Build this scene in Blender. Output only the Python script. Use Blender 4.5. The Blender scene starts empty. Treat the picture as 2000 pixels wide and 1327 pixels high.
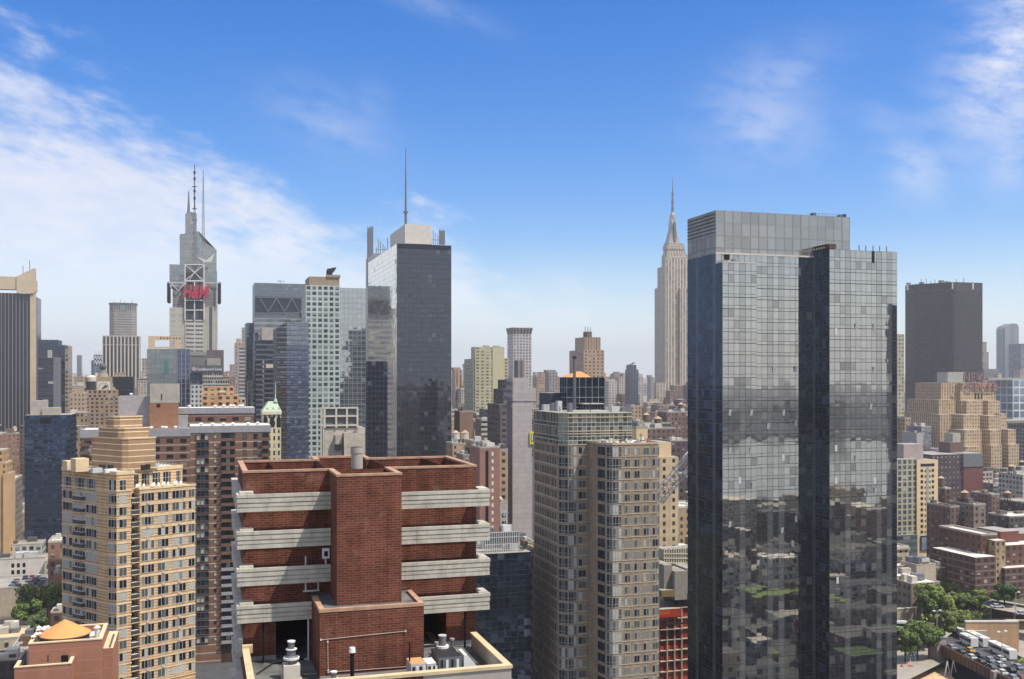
import bpy, math, random
from math import radians, sin, cos, tan, atan, atan2, asin, sqrt, pi, floor, hypot
from mathutils import Matrix, Vector
random.seed(11)
scene = bpy.context.scene
COL = scene.collection

# ------------------------------------------------------------------ camera
H, HY = 99.0, 737.0          # eye height in metres, horizon row of the photo
F = 2000.0
cam_data = bpy.data.cameras.new("camera")
cam = bpy.data.objects.new("camera", cam_data); COL.objects.link(cam)
cam.location = (0, 0, H); cam.rotation_euler = (radians(90), 0, 0)
cam_data.sensor_width = 36; cam_data.lens = 36.0
cam_data.shift_y = (HY - 663.5) / 2000.0
cam_data.clip_start = 1; cam_data.clip_end = 60000
scene.camera = cam

# ------------------------------------------------------------------ light
TH = radians(17); C, S = cos(TH), sin(TH)   # the street grid's turn
SUN_DIR = Vector((C*1 + S*0.85, S*1 - C*0.85, 2.24)).normalized()
SUN_EL = asin(SUN_DIR.z); SUN_AZ = atan2(SUN_DIR.x, SUN_DIR.y)
sd = bpy.data.lights.new("sun", 'SUN'); sd.energy = 4.7; sd.angle = radians(0.5); sd.color = (1.0, 0.935, 0.83)
sun = bpy.data.objects.new("sun", sd); COL.objects.link(sun)
sun.rotation_euler = SUN_DIR.to_track_quat('Z', 'Y').to_euler()
scene.view_settings.view_transform = 'Standard'; scene.view_settings.look = 'None'
scene.view_settings.exposure = 0.3; scene.view_settings.gamma = 1.0
scene.render.engine = 'CYCLES'
scene.cycles.max_bounces = 6; scene.cycles.diffuse_bounces = 2; scene.cycles.glossy_bounces = 3
scene.cycles.volume_bounces = 0; scene.cycles.transparent_max_bounces = 6
scene.cycles.use_denoising = True

class NT:
    """small helper to write node trees"""
    def __init__(s, tree): s.t = tree
    def n(s, typ, **kw):
        nd = s.t.nodes.new(typ)
        for k, v in kw.items(): setattr(nd, k, v)
        return nd
    def set(s, sock, v):
        if isinstance(v, bpy.types.NodeSocket): s.t.links.new(v, sock)
        elif v is not None:
            if isinstance(v, tuple) and len(v) == 3 and sock.type == 'RGBA': v = (*v, 1)
            sock.default_value = v
    def m(s, op, a, b=None, c=None, clamp=False):
        nd = s.n('ShaderNodeMath', operation=op, use_clamp=clamp)
        s.set(nd.inputs[0], a)
        if b is not None: s.set(nd.inputs[1], b)
        if c is not None: s.set(nd.inputs[2], c)
        return nd.outputs[0]
    def v(s, op, a, b=None, sc=None):
        nd = s.n('ShaderNodeVectorMath', operation=op)
        s.set(nd.inputs[0], a)
        if b is not None: s.set(nd.inputs[1], b)
        if sc is not None: s.set(nd.inputs['Scale'], sc)
        return nd.outputs[1] if op in ('DOT_PRODUCT', 'LENGTH') else nd.outputs[0]
    def mix(s, f, a, b, blend='MIX'):
        nd = s.n('ShaderNodeMix', data_type='RGBA', blend_type=blend)
        s.set(nd.inputs[0], f); s.set(nd.inputs[6], a); s.set(nd.inputs[7], b)
        return nd.outputs[2]
    def sep(s, v):
        nd = s.n('ShaderNodeSeparateXYZ'); s.set(nd.inputs[0], v); return nd.outputs
    def comb(s, x, y, z=0.0):
        nd = s.n('ShaderNodeCombineXYZ')
        for i, q in enumerate((x, y, z)): s.set(nd.inputs[i], q)
        return nd.outputs[0]
    def noise(s, vec, scale, detail=3.0, rough=.55):
        nd = s.n('ShaderNodeTexNoise'); s.set(nd.inputs['Vector'], vec)
        nd.inputs['Scale'].default_value = scale; nd.inputs['Detail'].default_value = detail; nd.inputs['Roughness'].default_value = rough
        return nd.outputs
    def smooth(s, x, a, b, lo=0.0, hi=1.0):
        nd = s.n('ShaderNodeMapRange', interpolation_type='SMOOTHSTEP')
        s.set(nd.inputs[0], x); nd.inputs[1].default_value = a; nd.inputs[2].default_value = b
        nd.inputs[3].default_value = lo; nd.inputs[4].default_value = hi
        return nd.outputs[0]
    def white(s, vec):
        nd = s.n('ShaderNodeTexWhiteNoise', noise_dimensions='3D'); s.set(nd.inputs[0], vec); return nd.outputs

# ------------------------------------------------------------------ sky: Nishita with summer clouds
world = bpy.data.worlds.new("World"); scene.world = world; world.use_nodes = True
wt = world.node_tree; wt.nodes.clear(); w = NT(wt)
sky = w.n('ShaderNodeTexSky', sky_type='NISHITA', sun_disc=False)
sky.sun_elevation = SUN_EL; sky.sun_rotation = SUN_AZ; sky.altitude = 100; sky.air_density = 1.0; sky.dust_density = 0.5; sky.ozone_density = 3.0
hsv = w.n('ShaderNodeHueSaturation'); hsv.inputs['Hue'].default_value = 0.513; hsv.inputs['Saturation'].default_value = 1.5; hsv.inputs['Value'].default_value = 1.0
wt.links.new(sky.outputs[0], hsv.inputs['Color'])
gen = w.n('ShaderNodeTexCoord').outputs['Generated']
x, y, z = w.sep(gen)
az = w.m('ARCTAN2', x, y); el = w.m('ARCSINE', z)
def AE(px, py):
    a = atan((px-1000)/F); return a, atan((HY-py)/F*cos(a))
rot = w.comb(w.m('ADD', w.m('MULTIPLY', az, 2.2), w.m('MULTIPLY', el, -1.2)), w.m('ADD', w.m('MULTIPLY', el, 5.5), w.m('MULTIPLY', az, 1.5)), 0.0)
n1 = w.noise(rot, 3.2, 7.0, .58)[0]; n2 = w.noise(w.comb(w.m('MULTIPLY', az, 3.0), w.m('MULTIPLY', el, 9.0), 4.0), 3.0, 5.0, .6)[0]
n3 = w.noise(w.v('ADD', rot, (7, 3, 1)), 9.0, 6.0, .62)[0]
fc = w.n('ShaderNodeFloatCurve'); cur = fc.mapping.curves[0]
pts = [(-400,20),(-60,80),(20,105),(150,135),(260,205),(380,275),(500,335),(600,390),(700,440),(800,425),(900,445),(960,510),(1050,560),(1150,610),(1250,660),(1400,700),(1800,735),(2400,745)]
cp = [((AE(*p)[0]+.7)/1.4, max(0, AE(*p)[1])/.5) for p in pts]
while len(cur.points) < len(cp): cur.points.new(.5, .5)
for q, (a, b) in zip(cur.points, cp): q.location = (a, b); q.handle_type = 'AUTO_CLAMPED'
fc.mapping.update()
w.set(fc.inputs['Value'], w.m('DIVIDE', w.m('ADD', az, .7), 1.4))
edge = w.m('SUBTRACT', w.m('MULTIPLY', fc.outputs[0], .5), el)
edge = w.m('ADD', edge, w.m('MULTIPLY', w.m('SUBTRACT', n1, .5), .22))
edge = w.m('ADD', edge, w.m('MULTIPLY', w.m('SUBTRACT', n3, .5), .12))
band = w.smooth(edge, -.015, .085)
lowfade = w.smooth(el, .02, .13, .55, .95)
band = w.m('MULTIPLY', w.m('MULTIPLY', band, w.smooth(n2, .25, .7, .70, 1.0)), w.m('MULTIPLY', lowfade, w.smooth(n3, .3, .62, .86, 1.0)))
front = w.smooth(y, .05, .3)
band = w.m('MULTIPLY', band, front)
tot = band
for (px, py, rx, ry, amt, tilt) in [(1985,90,85,150,.62,.45),(1940,215,85,55,.5,.3),(1985,300,45,60,.35,.5),(1500,170,120,60,.22,-.3),(1490,240,100,70,.26,.1),(1785,330,42,60,.34,-.8),
                                (1780,240,120,30,.14,.2),(850,12,110,22,.13,.3),(640,240,110,55,.17,.4),(720,205,40,40,.10,.2),(1120,600,90,70,.18,.6)]:
    a0, e0 = AE(px, py); da = w.m('SUBTRACT', az, a0); de = w.m('SUBTRACT', el, e0)
    xx = w.m('DIVIDE', w.m('ADD', w.m('MULTIPLY', da, cos(tilt)), w.m('MULTIPLY', de, -sin(tilt))), rx/F)
    yy = w.m('DIVIDE', w.m('ADD', w.m('MULTIPLY', da, sin(tilt)), w.m('MULTIPLY', de, cos(tilt))), ry/F)
    r2 = w.m('ADD', w.m('MULTIPLY', xx, xx), w.m('MULTIPLY', yy, yy))
    g = w.m('POWER', 2.718, w.m('MULTIPLY', r2, -.9))
    g = w.m('MULTIPLY', w.m('MULTIPLY', g, front), w.m('MULTIPLY', amt, w.smooth(w.m('ADD', w.m('MULTIPLY', n1, .5), w.m('MULTIPLY', n3, .5)), .36, .62, .1, 1.5)))
    tot = w.m('MAXIMUM', tot, g)
# thin overcast over the river side, behind the viewer
back = w.m('MULTIPLY', w.smooth(y, -.05, -.4), w.smooth(el, .12, .75, .9, .25))
back = w.m('MULTIPLY', back, w.smooth(n1, .3, .7, .6, 1.0))
tot = w.m('MAXIMUM', tot, back)
over = w.m('MULTIPLY', w.smooth(el, .36, .75, 0.0, .8), w.smooth(n1, .25, .6, .65, 1.0))   # unseen cirrus added overhead to neutralise the ambient light
tot = w.m('MAXIMUM', tot, over)
hz = w.smooth(el, -.03, .15, .74, 0.0)
tot = w.m('ADD', tot, w.m('MULTIPLY', w.m('SUBTRACT', 1.0, tot), hz), clamp=True)
ccol = w.mix(w.smooth(el, .0, .2), (6.0, 6.65, 7.2), (5.2, 5.3, 5.9))
col = w.mix(tot, hsv.outputs[0], ccol)
bg = w.n('ShaderNodeBackground'); w.set(bg.inputs[0], col); bg.inputs[1].default_value = 0.14
wo = w.n('ShaderNodeOutputWorld'); wt.links.new(bg.outputs[0], wo.inputs[0])

# ------------------------------------------------------------------ street-grid coordinates: u to the south (right), v to the east (away)
def kx(px): return (px-1000.0)/F
def Yv(px, v): return v/(C - S*kx(px))
def U(px, v): return (C*kx(px)+S)*Yv(px, v)
def VatU(px, u): return u/(C*kx(px)+S)*(C - S*kx(px))
def Z(py, px, v): return H - (py-HY)/F*Yv(px, v)
def VY(px, Y): return Y*(C - S*kx(px))
def xy(u, v): return (C*u - S*v, S*u + C*v)
def uv_of(x, y): return (C*x + S*y, -S*x + C*y)
def ground(px, py, z=0.0):
    Y = (H-z)*F/(py-HY); return uv_of(kx(px)*Y, Y)

def lin(c):
    c = c/255.0
    return c/12.92 if c <= .04045 else ((c+.055)/1.055)**2.4
def rgb(r, g, b): return (lin(r), lin(g), lin(b))

# ------------------------------------------------------------------ materials
MATS = {}
def facade_group():
    g = bpy.data.node_groups.new("facade", 'ShaderNodeTree'); q = NT(g)
    def inp(nm, typ, d):
        s_ = g.interface.new_socket(nm, in_out='INPUT', socket_type=typ); s_.default_value = d
    for nm, d in (("Wall", (.4,.3,.2,1)), ("Glass", (.03,.035,.045,1)), ("Blind", (.45,.44,.4,1))): inp(nm, 'NodeSocketColor', d)
    for nm, d in (("WW", .5), ("WH", .55), ("BlindP", .25), ("Grime", .25), ("VOff", .0), ("Stripe", 0.0), ("Mull", 0.0)): inp(nm, 'NodeSocketFloat', d)
    g.interface.new_socket("BSDF", in_out='OUTPUT', socket_type='NodeSocketShader')
    gi = g.nodes.new('NodeGroupInput').outputs; go = g.nodes.new('NodeGroupOutput')
    uvn = q.n('ShaderNodeUVMap').outputs[0]; X, Y_, _ = q.sep(uvn)
    Y_ = q.m('ADD', Y_, gi['VOff'])
    fx, fy = q.m('FRACT', X), q.m('FRACT', Y_)
    ax = q.m('ABSOLUTE', q.m('SUBTRACT', fx, .5)); ay = q.m('ABSOLUTE', q.m('SUBTRACT', fy, .5))
    mk = q.m('MULTIPLY', q.m('LESS_THAN', ax, q.m('MULTIPLY', gi['WW'], .5)), q.m('LESS_THAN', ay, q.m('MULTIPLY', gi['WH'], .5)))
    # centre mullion of each window
    mull = q.m('MULTIPLY', q.m('LESS_THAN', ax, q.m('MULTIPLY', gi['Mull'], .5)), mk)
    oi = q.n('ShaderNodeObjectInfo').outputs['Random']
    cell = q.comb(q.m('FLOOR', X), q.m('FLOOR', Y_), q.m('MULTIPLY', oi, 91.0))
    wn = q.white(cell); r1, r2, r3 = q.sep(wn[1])
    isb = q.m('LESS_THAN', r1, gi['BlindP'])
    isb = q.m('MULTIPLY', isb, q.m('GREATER_THAN', fy, q.m('SUBTRACT', .62, q.m('MULTIPLY', r3, .5))))
    gcol = q.mix(isb, q.mix(1.0, gi['Glass'], q.comb(*[q.m('ADD', .45, q.m('MULTIPLY', r2, 1.1))]*3), 'MULTIPLY'), q.mix(1.0, gi['Blind'], q.comb(*[q.m('ADD', .55, q.m('MULTIPLY', r2, .5))]*3), 'MULTIPLY'))
    ob = q.n('ShaderNodeTexCoord').outputs['Object']
    na = q.noise(ob, .09, 5, .65)[0]
    ox, oy, oz = q.sep(ob)
    st = q.noise(q.comb(q.m('MULTIPLY', ox, .55), q.m('MULTIPLY', oy, .55), q.m('MULTIPLY', oz, .03)), 1.0, 3)[0]
    gr = q.m('SUBTRACT', 1.0, q.m('MULTIPLY', gi['Grime'], q.m('ADD', q.smooth(na, .3, .75), q.smooth(st, .4, .8))))
    band = q.m('MULTIPLY', gi['Stripe'], q.m('GREATER_THAN', ay, .43))
    rowv = q.white(q.comb(0.0, q.m('FLOOR', q.m('MULTIPLY', Y_, 1.0)), 3.0))[0]
    gr = q.m('MULTIPLY', gr, q.m('ADD', .95, q.m('MULTIPLY', rowv, .1)))
    fine = q.noise(ob, .9, 4, .75)[0]; gr = q.m('MULTIPLY', gr, q.m('ADD', .80, q.m('MULTIPLY', fine, .4)))
    wcol = q.mix(1.0, gi['Wall'], q.comb(gr, gr, gr), 'MULTIPLY')
    wcol = q.mix(band, wcol, (.55, .52, .47))
    colr = q.mix(mk, wcol, gcol)
    colr = q.mix(mull, colr, wcol)
    b = q.n('ShaderNodeBsdfPrincipled'); q.set(b.inputs['Base Color'], colr)
    q.set(b.inputs['Roughness'], q.m('SUBTRACT', .88, q.m('MULTIPLY', mk, .72)))
    q.set(b.inputs['Specular IOR Level'], q.m('ADD', .25, q.m('MULTIPLY', mk, .35)))
    # windows sit behind the face of the wall
    bmp = q.n('ShaderNodeBump'); bmp.inputs['Strength'].default_value = .6; bmp.inputs['Distance'].default_value = .15
    q.set(bmp.inputs['Height'], q.m('SUBTRACT', 1.0, mk)); q.set(b.inputs['Normal'], bmp.outputs[0])
    g.links.new(b.outputs[0], go.inputs[0])
    return g
FAC = facade_group()
def fac(name, wall, glass=(38,42,50), ww=.5, wh=.55, blindp=.25, blind=(165,165,155), grime=.22, voff=0.0, stripe=0.0, mull=0.0):
    if name in MATS: return MATS[name]
    m = bpy.data.materials.new(name); m.use_nodes = True; t = m.node_tree; t.nodes.clear()
    gn = t.nodes.new('ShaderNodeGroup'); gn.node_tree = FAC
    for k, c in (("Wall", wall), ("Glass", glass), ("Blind", blind)): gn.inputs[k].default_value = (*rgb(*c), 1)
    for k, c in (("WW", ww), ("WH", wh), ("BlindP", blindp), ("Grime", grime), ("VOff", voff), ("Stripe", stripe), ("Mull", mull)): gn.inputs[k].default_value = c
    o = t.nodes.new('ShaderNodeOutputMaterial'); t.links.new(gn.outputs[0], o.inputs[0])
    MATS[name] = m; return m

def curtain_group():
    g = bpy.data.node_groups.new("curtain_wall", 'ShaderNodeTree'); q = NT(g)
    def inp(nm, typ, d):
        s_ = g.interface.new_socket(nm, in_out='INPUT', socket_type=typ); s_.default_value = d
    for nm, d in (("Base", (.03,.035,.045,1)), ("Tint", (.8,.85,.9,1)), ("Mull", (.05,.05,.06,1)), ("Blind", (.4,.4,.38,1))): inp(nm, 'NodeSocketColor', d)
    for nm, d in (("Refl", .4), ("LW", .08), ("LH", .08), ("Tilt", .02), ("BlindP", .1), ("Wave", 1.0), ("Span", .0), ("Rough", .03), ("ColVar", .0)): inp(nm, 'NodeSocketFloat', d)
    g.interface.new_socket("BSDF", in_out='OUTPUT', socket_type='NodeSocketShader')
    gi = g.nodes.new('NodeGroupInput').outputs; go = g.nodes.new('NodeGroupOutput')
    uvn = q.n('ShaderNodeUVMap').outputs[0]; X, Y_, _ = q.sep(uvn)
    fx, fy = q.m('FRACT', X), q.m('FRACT', Y_)
    ax = q.m('ABSOLUTE', q.m('SUBTRACT', fx, .5)); ay = q.m('ABSOLUTE', q.m('SUBTRACT', fy, .5))
    cx, cy = q.m('FLOOR', X), q.m('FLOOR', Y_)
    colr = q.white(q.comb(cx, 7.0, 1.0))[0]          # one value a column: some mullions are heavier
    rowr = q.white(q.comb(3.0, cy, 5.0))[0]
    lx = q.m('GREATER_THAN', ax, q.m('SUBTRACT', .5, q.m('MULTIPLY', gi['LW'], q.m('ADD', .25, q.m('MULTIPLY', colr, .55)))))
    ly = q.m('GREATER_THAN', ay, q.m('SUBTRACT', .5, q.m('MULTIPLY', gi['LH'], q.m('ADD', .25, q.m('MULTIPLY', rowr, .5)))))
    span = q.m('LESS_THAN', fy, gi['Span'])
    sl = q.m('LESS_THAN', q.m('ABSOLUTE', q.m('SUBTRACT', fy, gi['Span'])), q.m('MULTIPLY', q.m('GREATER_THAN', gi['Span'], .01), q.m('MULTIPLY', gi['LH'], .35)))
    line = q.m('MAXIMUM', q.m('MAXIMUM', lx, ly), sl)
    cell = q.comb(cx, q.m('ADD', q.m('MULTIPLY', cy, 2.0), span), 1.0)
    wn = q.white(cell); r1, r2, r3 = q.sep(wn[1])
    ob = q.n('ShaderNodeTexCoord').outputs['Object']
    wave = q.noise(ob, .22, 2, .5)[1]
    geo = q.n('ShaderNodeNewGeometry').outputs['Normal']
    d = q.v('ADD', q.v('SCALE', q.v('SUBTRACT', wn[1], (.5,.5,.5)), sc=gi['Tilt']), q.v('SCALE', q.v('SUBTRACT', wave, (.5,.5,.5)), sc=q.m('MULTIPLY', gi['Tilt'], gi['Wave'])))
    nrm = q.v('NORMALIZE', q.v('ADD', geo, d))
    isb = q.m('MULTIPLY', q.m('LESS_THAN', r1, gi['BlindP']), q.m('SUBTRACT', 1.0, span))
    # blind clusters follow flats: whole patches of rooms have curtains drawn
    bcol = q.mix(1.0, gi['Base'], q.comb(*[q.m('ADD', .7, q.m('MULTIPLY', r2, .6))]*3), 'MULTIPLY')
    strip = q.m('MULTIPLY', q.m('GREATER_THAN', q.white(q.comb(cx, 21.0, 9.0))[0], .74), gi['ColVar'])
    bcol = q.mix(strip, bcol, rgb(104, 108, 108))
    bcol = q.mix(q.m('MULTIPLY', isb, q.m('ADD', .35, q.m('MULTIPLY', r3, .65))), bcol, gi['Blind'])
    df = q.n('ShaderNodeBsdfDiffuse'); q.set(df.inputs[0], bcol)
    gl = q.n('ShaderNodeBsdfGlossy'); q.set(gl.inputs['Color'], gi['Tint']); q.set(gl.inputs['Roughness'], gi['Rough']); q.set(gl.inputs['Normal'], nrm)
    fr = q.n('ShaderNodeFresnel'); fr.inputs[0].default_value = 1.5
    rf = q.m('MULTIPLY', q.m('ADD', q.m('MULTIPLY', gi['Refl'], q.m('ADD', .92, q.m('MULTIPLY', r3, .13))), q.m('MULTIPLY', fr.outputs[0], .3)), q.m('SUBTRACT', 1.0, q.m('MULTIPLY', strip, .45)), clamp=True)
    rf = q.m('MULTIPLY', rf, q.m('SUBTRACT', 1.0, q.m('MULTIPLY', isb, q.m('MULTIPLY', r2, .6))))
    mx = q.n('ShaderNodeMixShader'); q.set(mx.inputs[0], rf); g.links.new(df.outputs[0], mx.inputs[1]); g.links.new(gl.outputs[0], mx.inputs[2])
    dm = q.n('ShaderNodeBsdfPrincipled'); q.set(dm.inputs['Base Color'], gi['Mull']); dm.inputs['Roughness'].default_value = .45
    m2 = q.n('ShaderNodeMixShader'); q.set(m2.inputs[0], line); g.links.new(mx.outputs[0], m2.inputs[1]); g.links.new(dm.outputs[0], m2.inputs[2])
    g.links.new(m2.outputs[0], go.inputs[0])
    return g
CUR = curtain_group()
def glass(name, base=(30,34,42), tint=(225,230,235), refl=.4, mull=(45,45,48), lw=.08, lh=.08, tilt=.012, blindp=.08, blind=(150,150,145), wave=1.0, span=0.0, rough=.03, colvar=0.0):
    if name in MATS: return MATS[name]
    m = bpy.data.materials.new(name); m.use_nodes = True; t = m.node_tree; t.nodes.clear()
    gn = t.nodes.new('ShaderNodeGroup'); gn.node_tree = CUR
    for k, c in (("Base", base), ("Tint", tint), ("Mull", mull), ("Blind", blind)): gn.inputs[k].default_value = (*rgb(*c), 1)
    for k, c in (("Refl", refl), ("LW", lw), ("LH", lh), ("Tilt", tilt), ("BlindP", blindp), ("Wave", wave), ("Span", span), ("Rough", rough), ("ColVar", colvar)): gn.inputs[k].default_value = c
    o = t.nodes.new('ShaderNodeOutputMaterial'); t.links.new(gn.outputs[0], o.inputs[0])
    MATS[name] = m; return m

def plain(name, c, rough=.8, metal=0.0, var=.25, scale=.5, spec=.3, bump=0.0, streak=0.0):
    if name in MATS: return MATS[name]
    m = bpy.data.materials.new(name); m.use_nodes = True; t = m.node_tree; b = t.nodes['Principled BSDF']; q = NT(t)
    ob = q.n('ShaderNodeTexCoord').outputs['Object']
    na = q.noise(ob, scale, 6, .65)[0]
    f = q.m('ADD', 1.0 - var*.6, q.m('MULTIPLY', q.smooth(na, .25, .75), var))
    if streak:
        ox, oy, oz = q.sep(ob); ns = q.noise(q.comb(q.m('MULTIPLY', ox, 2.2), q.m('MULTIPLY', oy, 2.2), q.m('MULTIPLY', oz, .25)), 1.0, 4, .7)[0]
        f = q.m('MULTIPLY', f, q.smooth(ns, .5, .72, 1.0, 1.0-streak))
    q.set(b.inputs['Base Color'], q.mix(1.0, rgb(*c), q.comb(f, f, f), 'MULTIPLY'))
    b.inputs['Roughness'].default_value = rough; b.inputs['Metallic'].default_value = metal; b.inputs['Specular IOR Level'].default_value = spec
    if bump:
        bp = q.n('ShaderNodeBump'); bp.inputs['Strength'].default_value = bump; q.set(bp.inputs['Height'], q.noise(ob, scale*6, 4)[0]); q.set(b.inputs['Normal'], bp.outputs[0])
    MATS[name] = m; return m

def brick(name, c1, c2, mortar, w=.42, h=.13, big=.25, msize=.022):
    """brickwork: uv in metres"""
    if name in MATS: return MATS[name]
    m = bpy.data.materials.new(name); m.use_nodes = True; t = m.node_tree; b = t.nodes['Principled BSDF']; q = NT(t)
    uvn = q.n('ShaderNodeUVMap').outputs[0]
    br = q.n('ShaderNodeTexBrick'); q.set(br.inputs['Vector'], uvn); br.inputs['Scale'].default_value = 1.0
    br.inputs['Brick Width'].default_value = w; br.inputs['Row Height'].default_value = h; br.inputs['Mortar Size'].default_value = msize; br.inputs['Bias'].default_value = 0.0
    q.set(br.inputs['Color1'], rgb(*c1)); q.set(br.inputs['Color2'], rgb(*c2)); q.set(br.inputs['Mortar'], rgb(*mortar))
    ob = q.n('ShaderNodeTexCoord').outputs['Object']
    na = q.noise(ob, .35, 6, .7)[0]; ox, oy, oz = q.sep(ob)
    nb = q.noise(q.comb(q.m('MULTIPLY', ox, 1.2), q.m('MULTIPLY', oy, 1.2), q.m('MULTIPLY', oz, .07)), 1.0, 4)[0]
    nc = q.noise(ob, 2.2, 5, .7)[0]
    f = q.m('ADD', 1.0-big, q.m('MULTIPLY', q.m('ADD', q.smooth(na, .38, .62), q.m('ADD', q.smooth(nb, .36, .66), q.m('MULTIPLY', q.smooth(nc, .3, .75), .7))), big*.85))
    cc = q.mix(1.0, br.outputs[0], q.comb(f, f, f), 'MULTIPLY')
    eff = q.smooth(q.noise(q.v('ADD', ob, (31, 7, 3)), .5, 5, .7)[0], .58, .75, 0, .22)
    cc = q.mix(eff, cc, rgb(190, 160, 140))
    q.set(b.inputs['Base Color'], cc); b.inputs['Roughness'].default_value = .9; b.inputs['Specular IOR Level'].default_value = .2
    bp = q.n('ShaderNodeBump'); bp.inputs['Strength'].default_value = .35; bp.inputs['Distance'].default_value = .02; q.set(bp.inputs['Height'], br.outputs[1]); bp.invert = True
    q.set(b.inputs['Normal'], bp.outputs[0])
    MATS[name] = m; return m

def striped(name, c1, c2, period=.72, frac=.5, line=None, lineh=.08, var=.2):
    """horizontal courses in two colours, period in metres of height"""
    if name in MATS: return MATS[name]
    m = bpy.data.materials.new(name); m.use_nodes = True; t = m.node_tree; b = t.nodes['Principled BSDF']; q = NT(t)
    ob = q.n('ShaderNodeTexCoord').outputs['Object']; ox, oy, oz = q.sep(ob)
    f = q.m('FRACT', q.m('DIVIDE', oz, period))
    cc = q.mix(q.m('LESS_THAN', f, frac), rgb(*c1), rgb(*c2))
    na = q.noise(ob, .4, 6, .65)[0]; nb = q.noise(q.comb(ox, oy, q.m('MULTIPLY', oz, .08)), .8, 4)[0]
    nv = q.noise(q.comb(ox, oy, q.m('MULTIPLY', oz, 4.0)), 1.6, 3)[0]
    k = q.m('ADD', 1.0-var, q.m('MULTIPLY', q.m('ADD', q.smooth(na, .3, .7), q.m('ADD', q.smooth(nb, .3, .7), q.smooth(nv, .3, .7))), var*.55))
    q.set(b.inputs['Base Color'], q.mix(1.0, cc, q.comb(k, k, k), 'MULTIPLY')); b.inputs['Roughness'].default_value = .85
    b.inputs['Specular IOR Level'].default_value = .25
    MATS[name] = m; return m

# ------------------------------------------------------------------ mesh builder in street-grid coordinates
class MB:
    def __init__(s): s.v = []; s.f = []; s.t = []; s.m = []; s.mats = []; s.sm = []
    def mi(s, mat):
        if mat not in s.mats: s.mats.append(mat)
        return s.mats.index(mat)
    def face(s, pts, mat, uvs=None, smooth=False):
        i = len(s.v); s.v += [tuple(p) for p in pts]; s.f.append(tuple(range(i, i+len(pts)))); s.m.append(s.mi(mat)); s.sm.append(smooth)
        s.t.append(uvs if uvs else [(p[0], p[1]) for p in pts])
    def prism(s, poly, z0, z1, mat, top=None, bay=1.0, fh=1.0, zref=None, bottom=False, poly1=None, smooth=False, sides=None):
        """poly counter-clockwise seen from above; uv counts bays along each side and floors down from the top"""
        n = len(poly); p1 = poly1 or poly; zr = z1 if zref is None else zref
        for i in range(n):
            if sides is not None and i not in sides: continue
            a, b = poly[i], poly[(i+1) % n]; a1, b1 = p1[i], p1[(i+1) % n]
            L = hypot(b[0]-a[0], b[1]-a[1])
            if L < 1e-4 and hypot(b1[0]-a1[0], b1[1]-a1[1]) < 1e-4: continue
            nb = max(1, round(L/bay)) if bay != 1.0 else L
            t0, t1 = (z0-zr)/fh, (z1-zr)/fh
            s.face([(a[0],a[1],z0), (b[0],b[1],z0), (b1[0],b1[1],z1), (a1[0],a1[1],z1)], mat, [(0,t0),(nb,t0),(nb,t1),(0,t1)], smooth)
        if top is not False: s.face([(p[0],p[1],z1) for p in p1], top or mat)
        if bottom: s.face([(p[0],p[1],z0) for p in reversed(poly)], mat)
    def box(s, u0, u1, v0, v1, z0, z1, mat, top=None, bay=1.0, fh=1.0, zref=None, bottom=False):
        s.prism([(u0,v0),(u1,v0),(u1,v1),(u0,v1)], z0, z1, mat, top, bay, fh, zref, bottom)
    def cyl(s, u, v, r, z0, z1, mat, n=12, r1=None, top=None, bottom=False, smooth=True):
        P = [(u+r*cos(2*pi*i/n), v+r*sin(2*pi*i/n)) for i in range(n)]
        r1 = r if r1 is None else r1
        Q = [(u+r1*cos(2*pi*i/n), v+r1*sin(2*pi*i/n)) for i in range(n)]
        s.prism(P, z0, z1, mat, top, poly1=Q, bottom=bottom, smooth=smooth)
    def bar(s, p, q, t, mat, t2=None):
        p, q = Vector(p), Vector(q); d = (q-p)
        if d.length < 1e-6: return
        d.normalize(); a = d.cross(Vector((0,0,1)));
        if a.length < .05: a = d.cross(Vector((1,0,0)))
        a.normalize(); b = d.cross(a); h = t/2; h2 = (t2 or t)/2
        A = [p+a*h+b*h2, p-a*h+b*h2, p-a*h-b*h2, p+a*h-b*h2]; B = [x+(q-p) for x in A]
        for i in range(4): s.face([A[i], A[(i+1)%4], B[(i+1)%4], B[i]], mat)
        s.face(A[::-1], mat); s.face(B, mat)
    def mesh(s, name, org=(0,0,0)):
        me = bpy.data.meshes.new(name)
        me.from_pydata([(p[0]-org[0], p[1]-org[1], p[2]-org[2]) for p in s.v], [], s.f)
        for m in s.mats: me.materials.append(m)
        me.polygons.foreach_set('material_index', s.m)
        me.polygons.foreach_set('use_smooth', s.sm)
        uvl = me.uv_layers.new(name='UVMap')
        flat = [c for f in s.t for p in f for c in p]
        uvl.data.foreach_set('uv', flat)
        me.update(); return me

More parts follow.
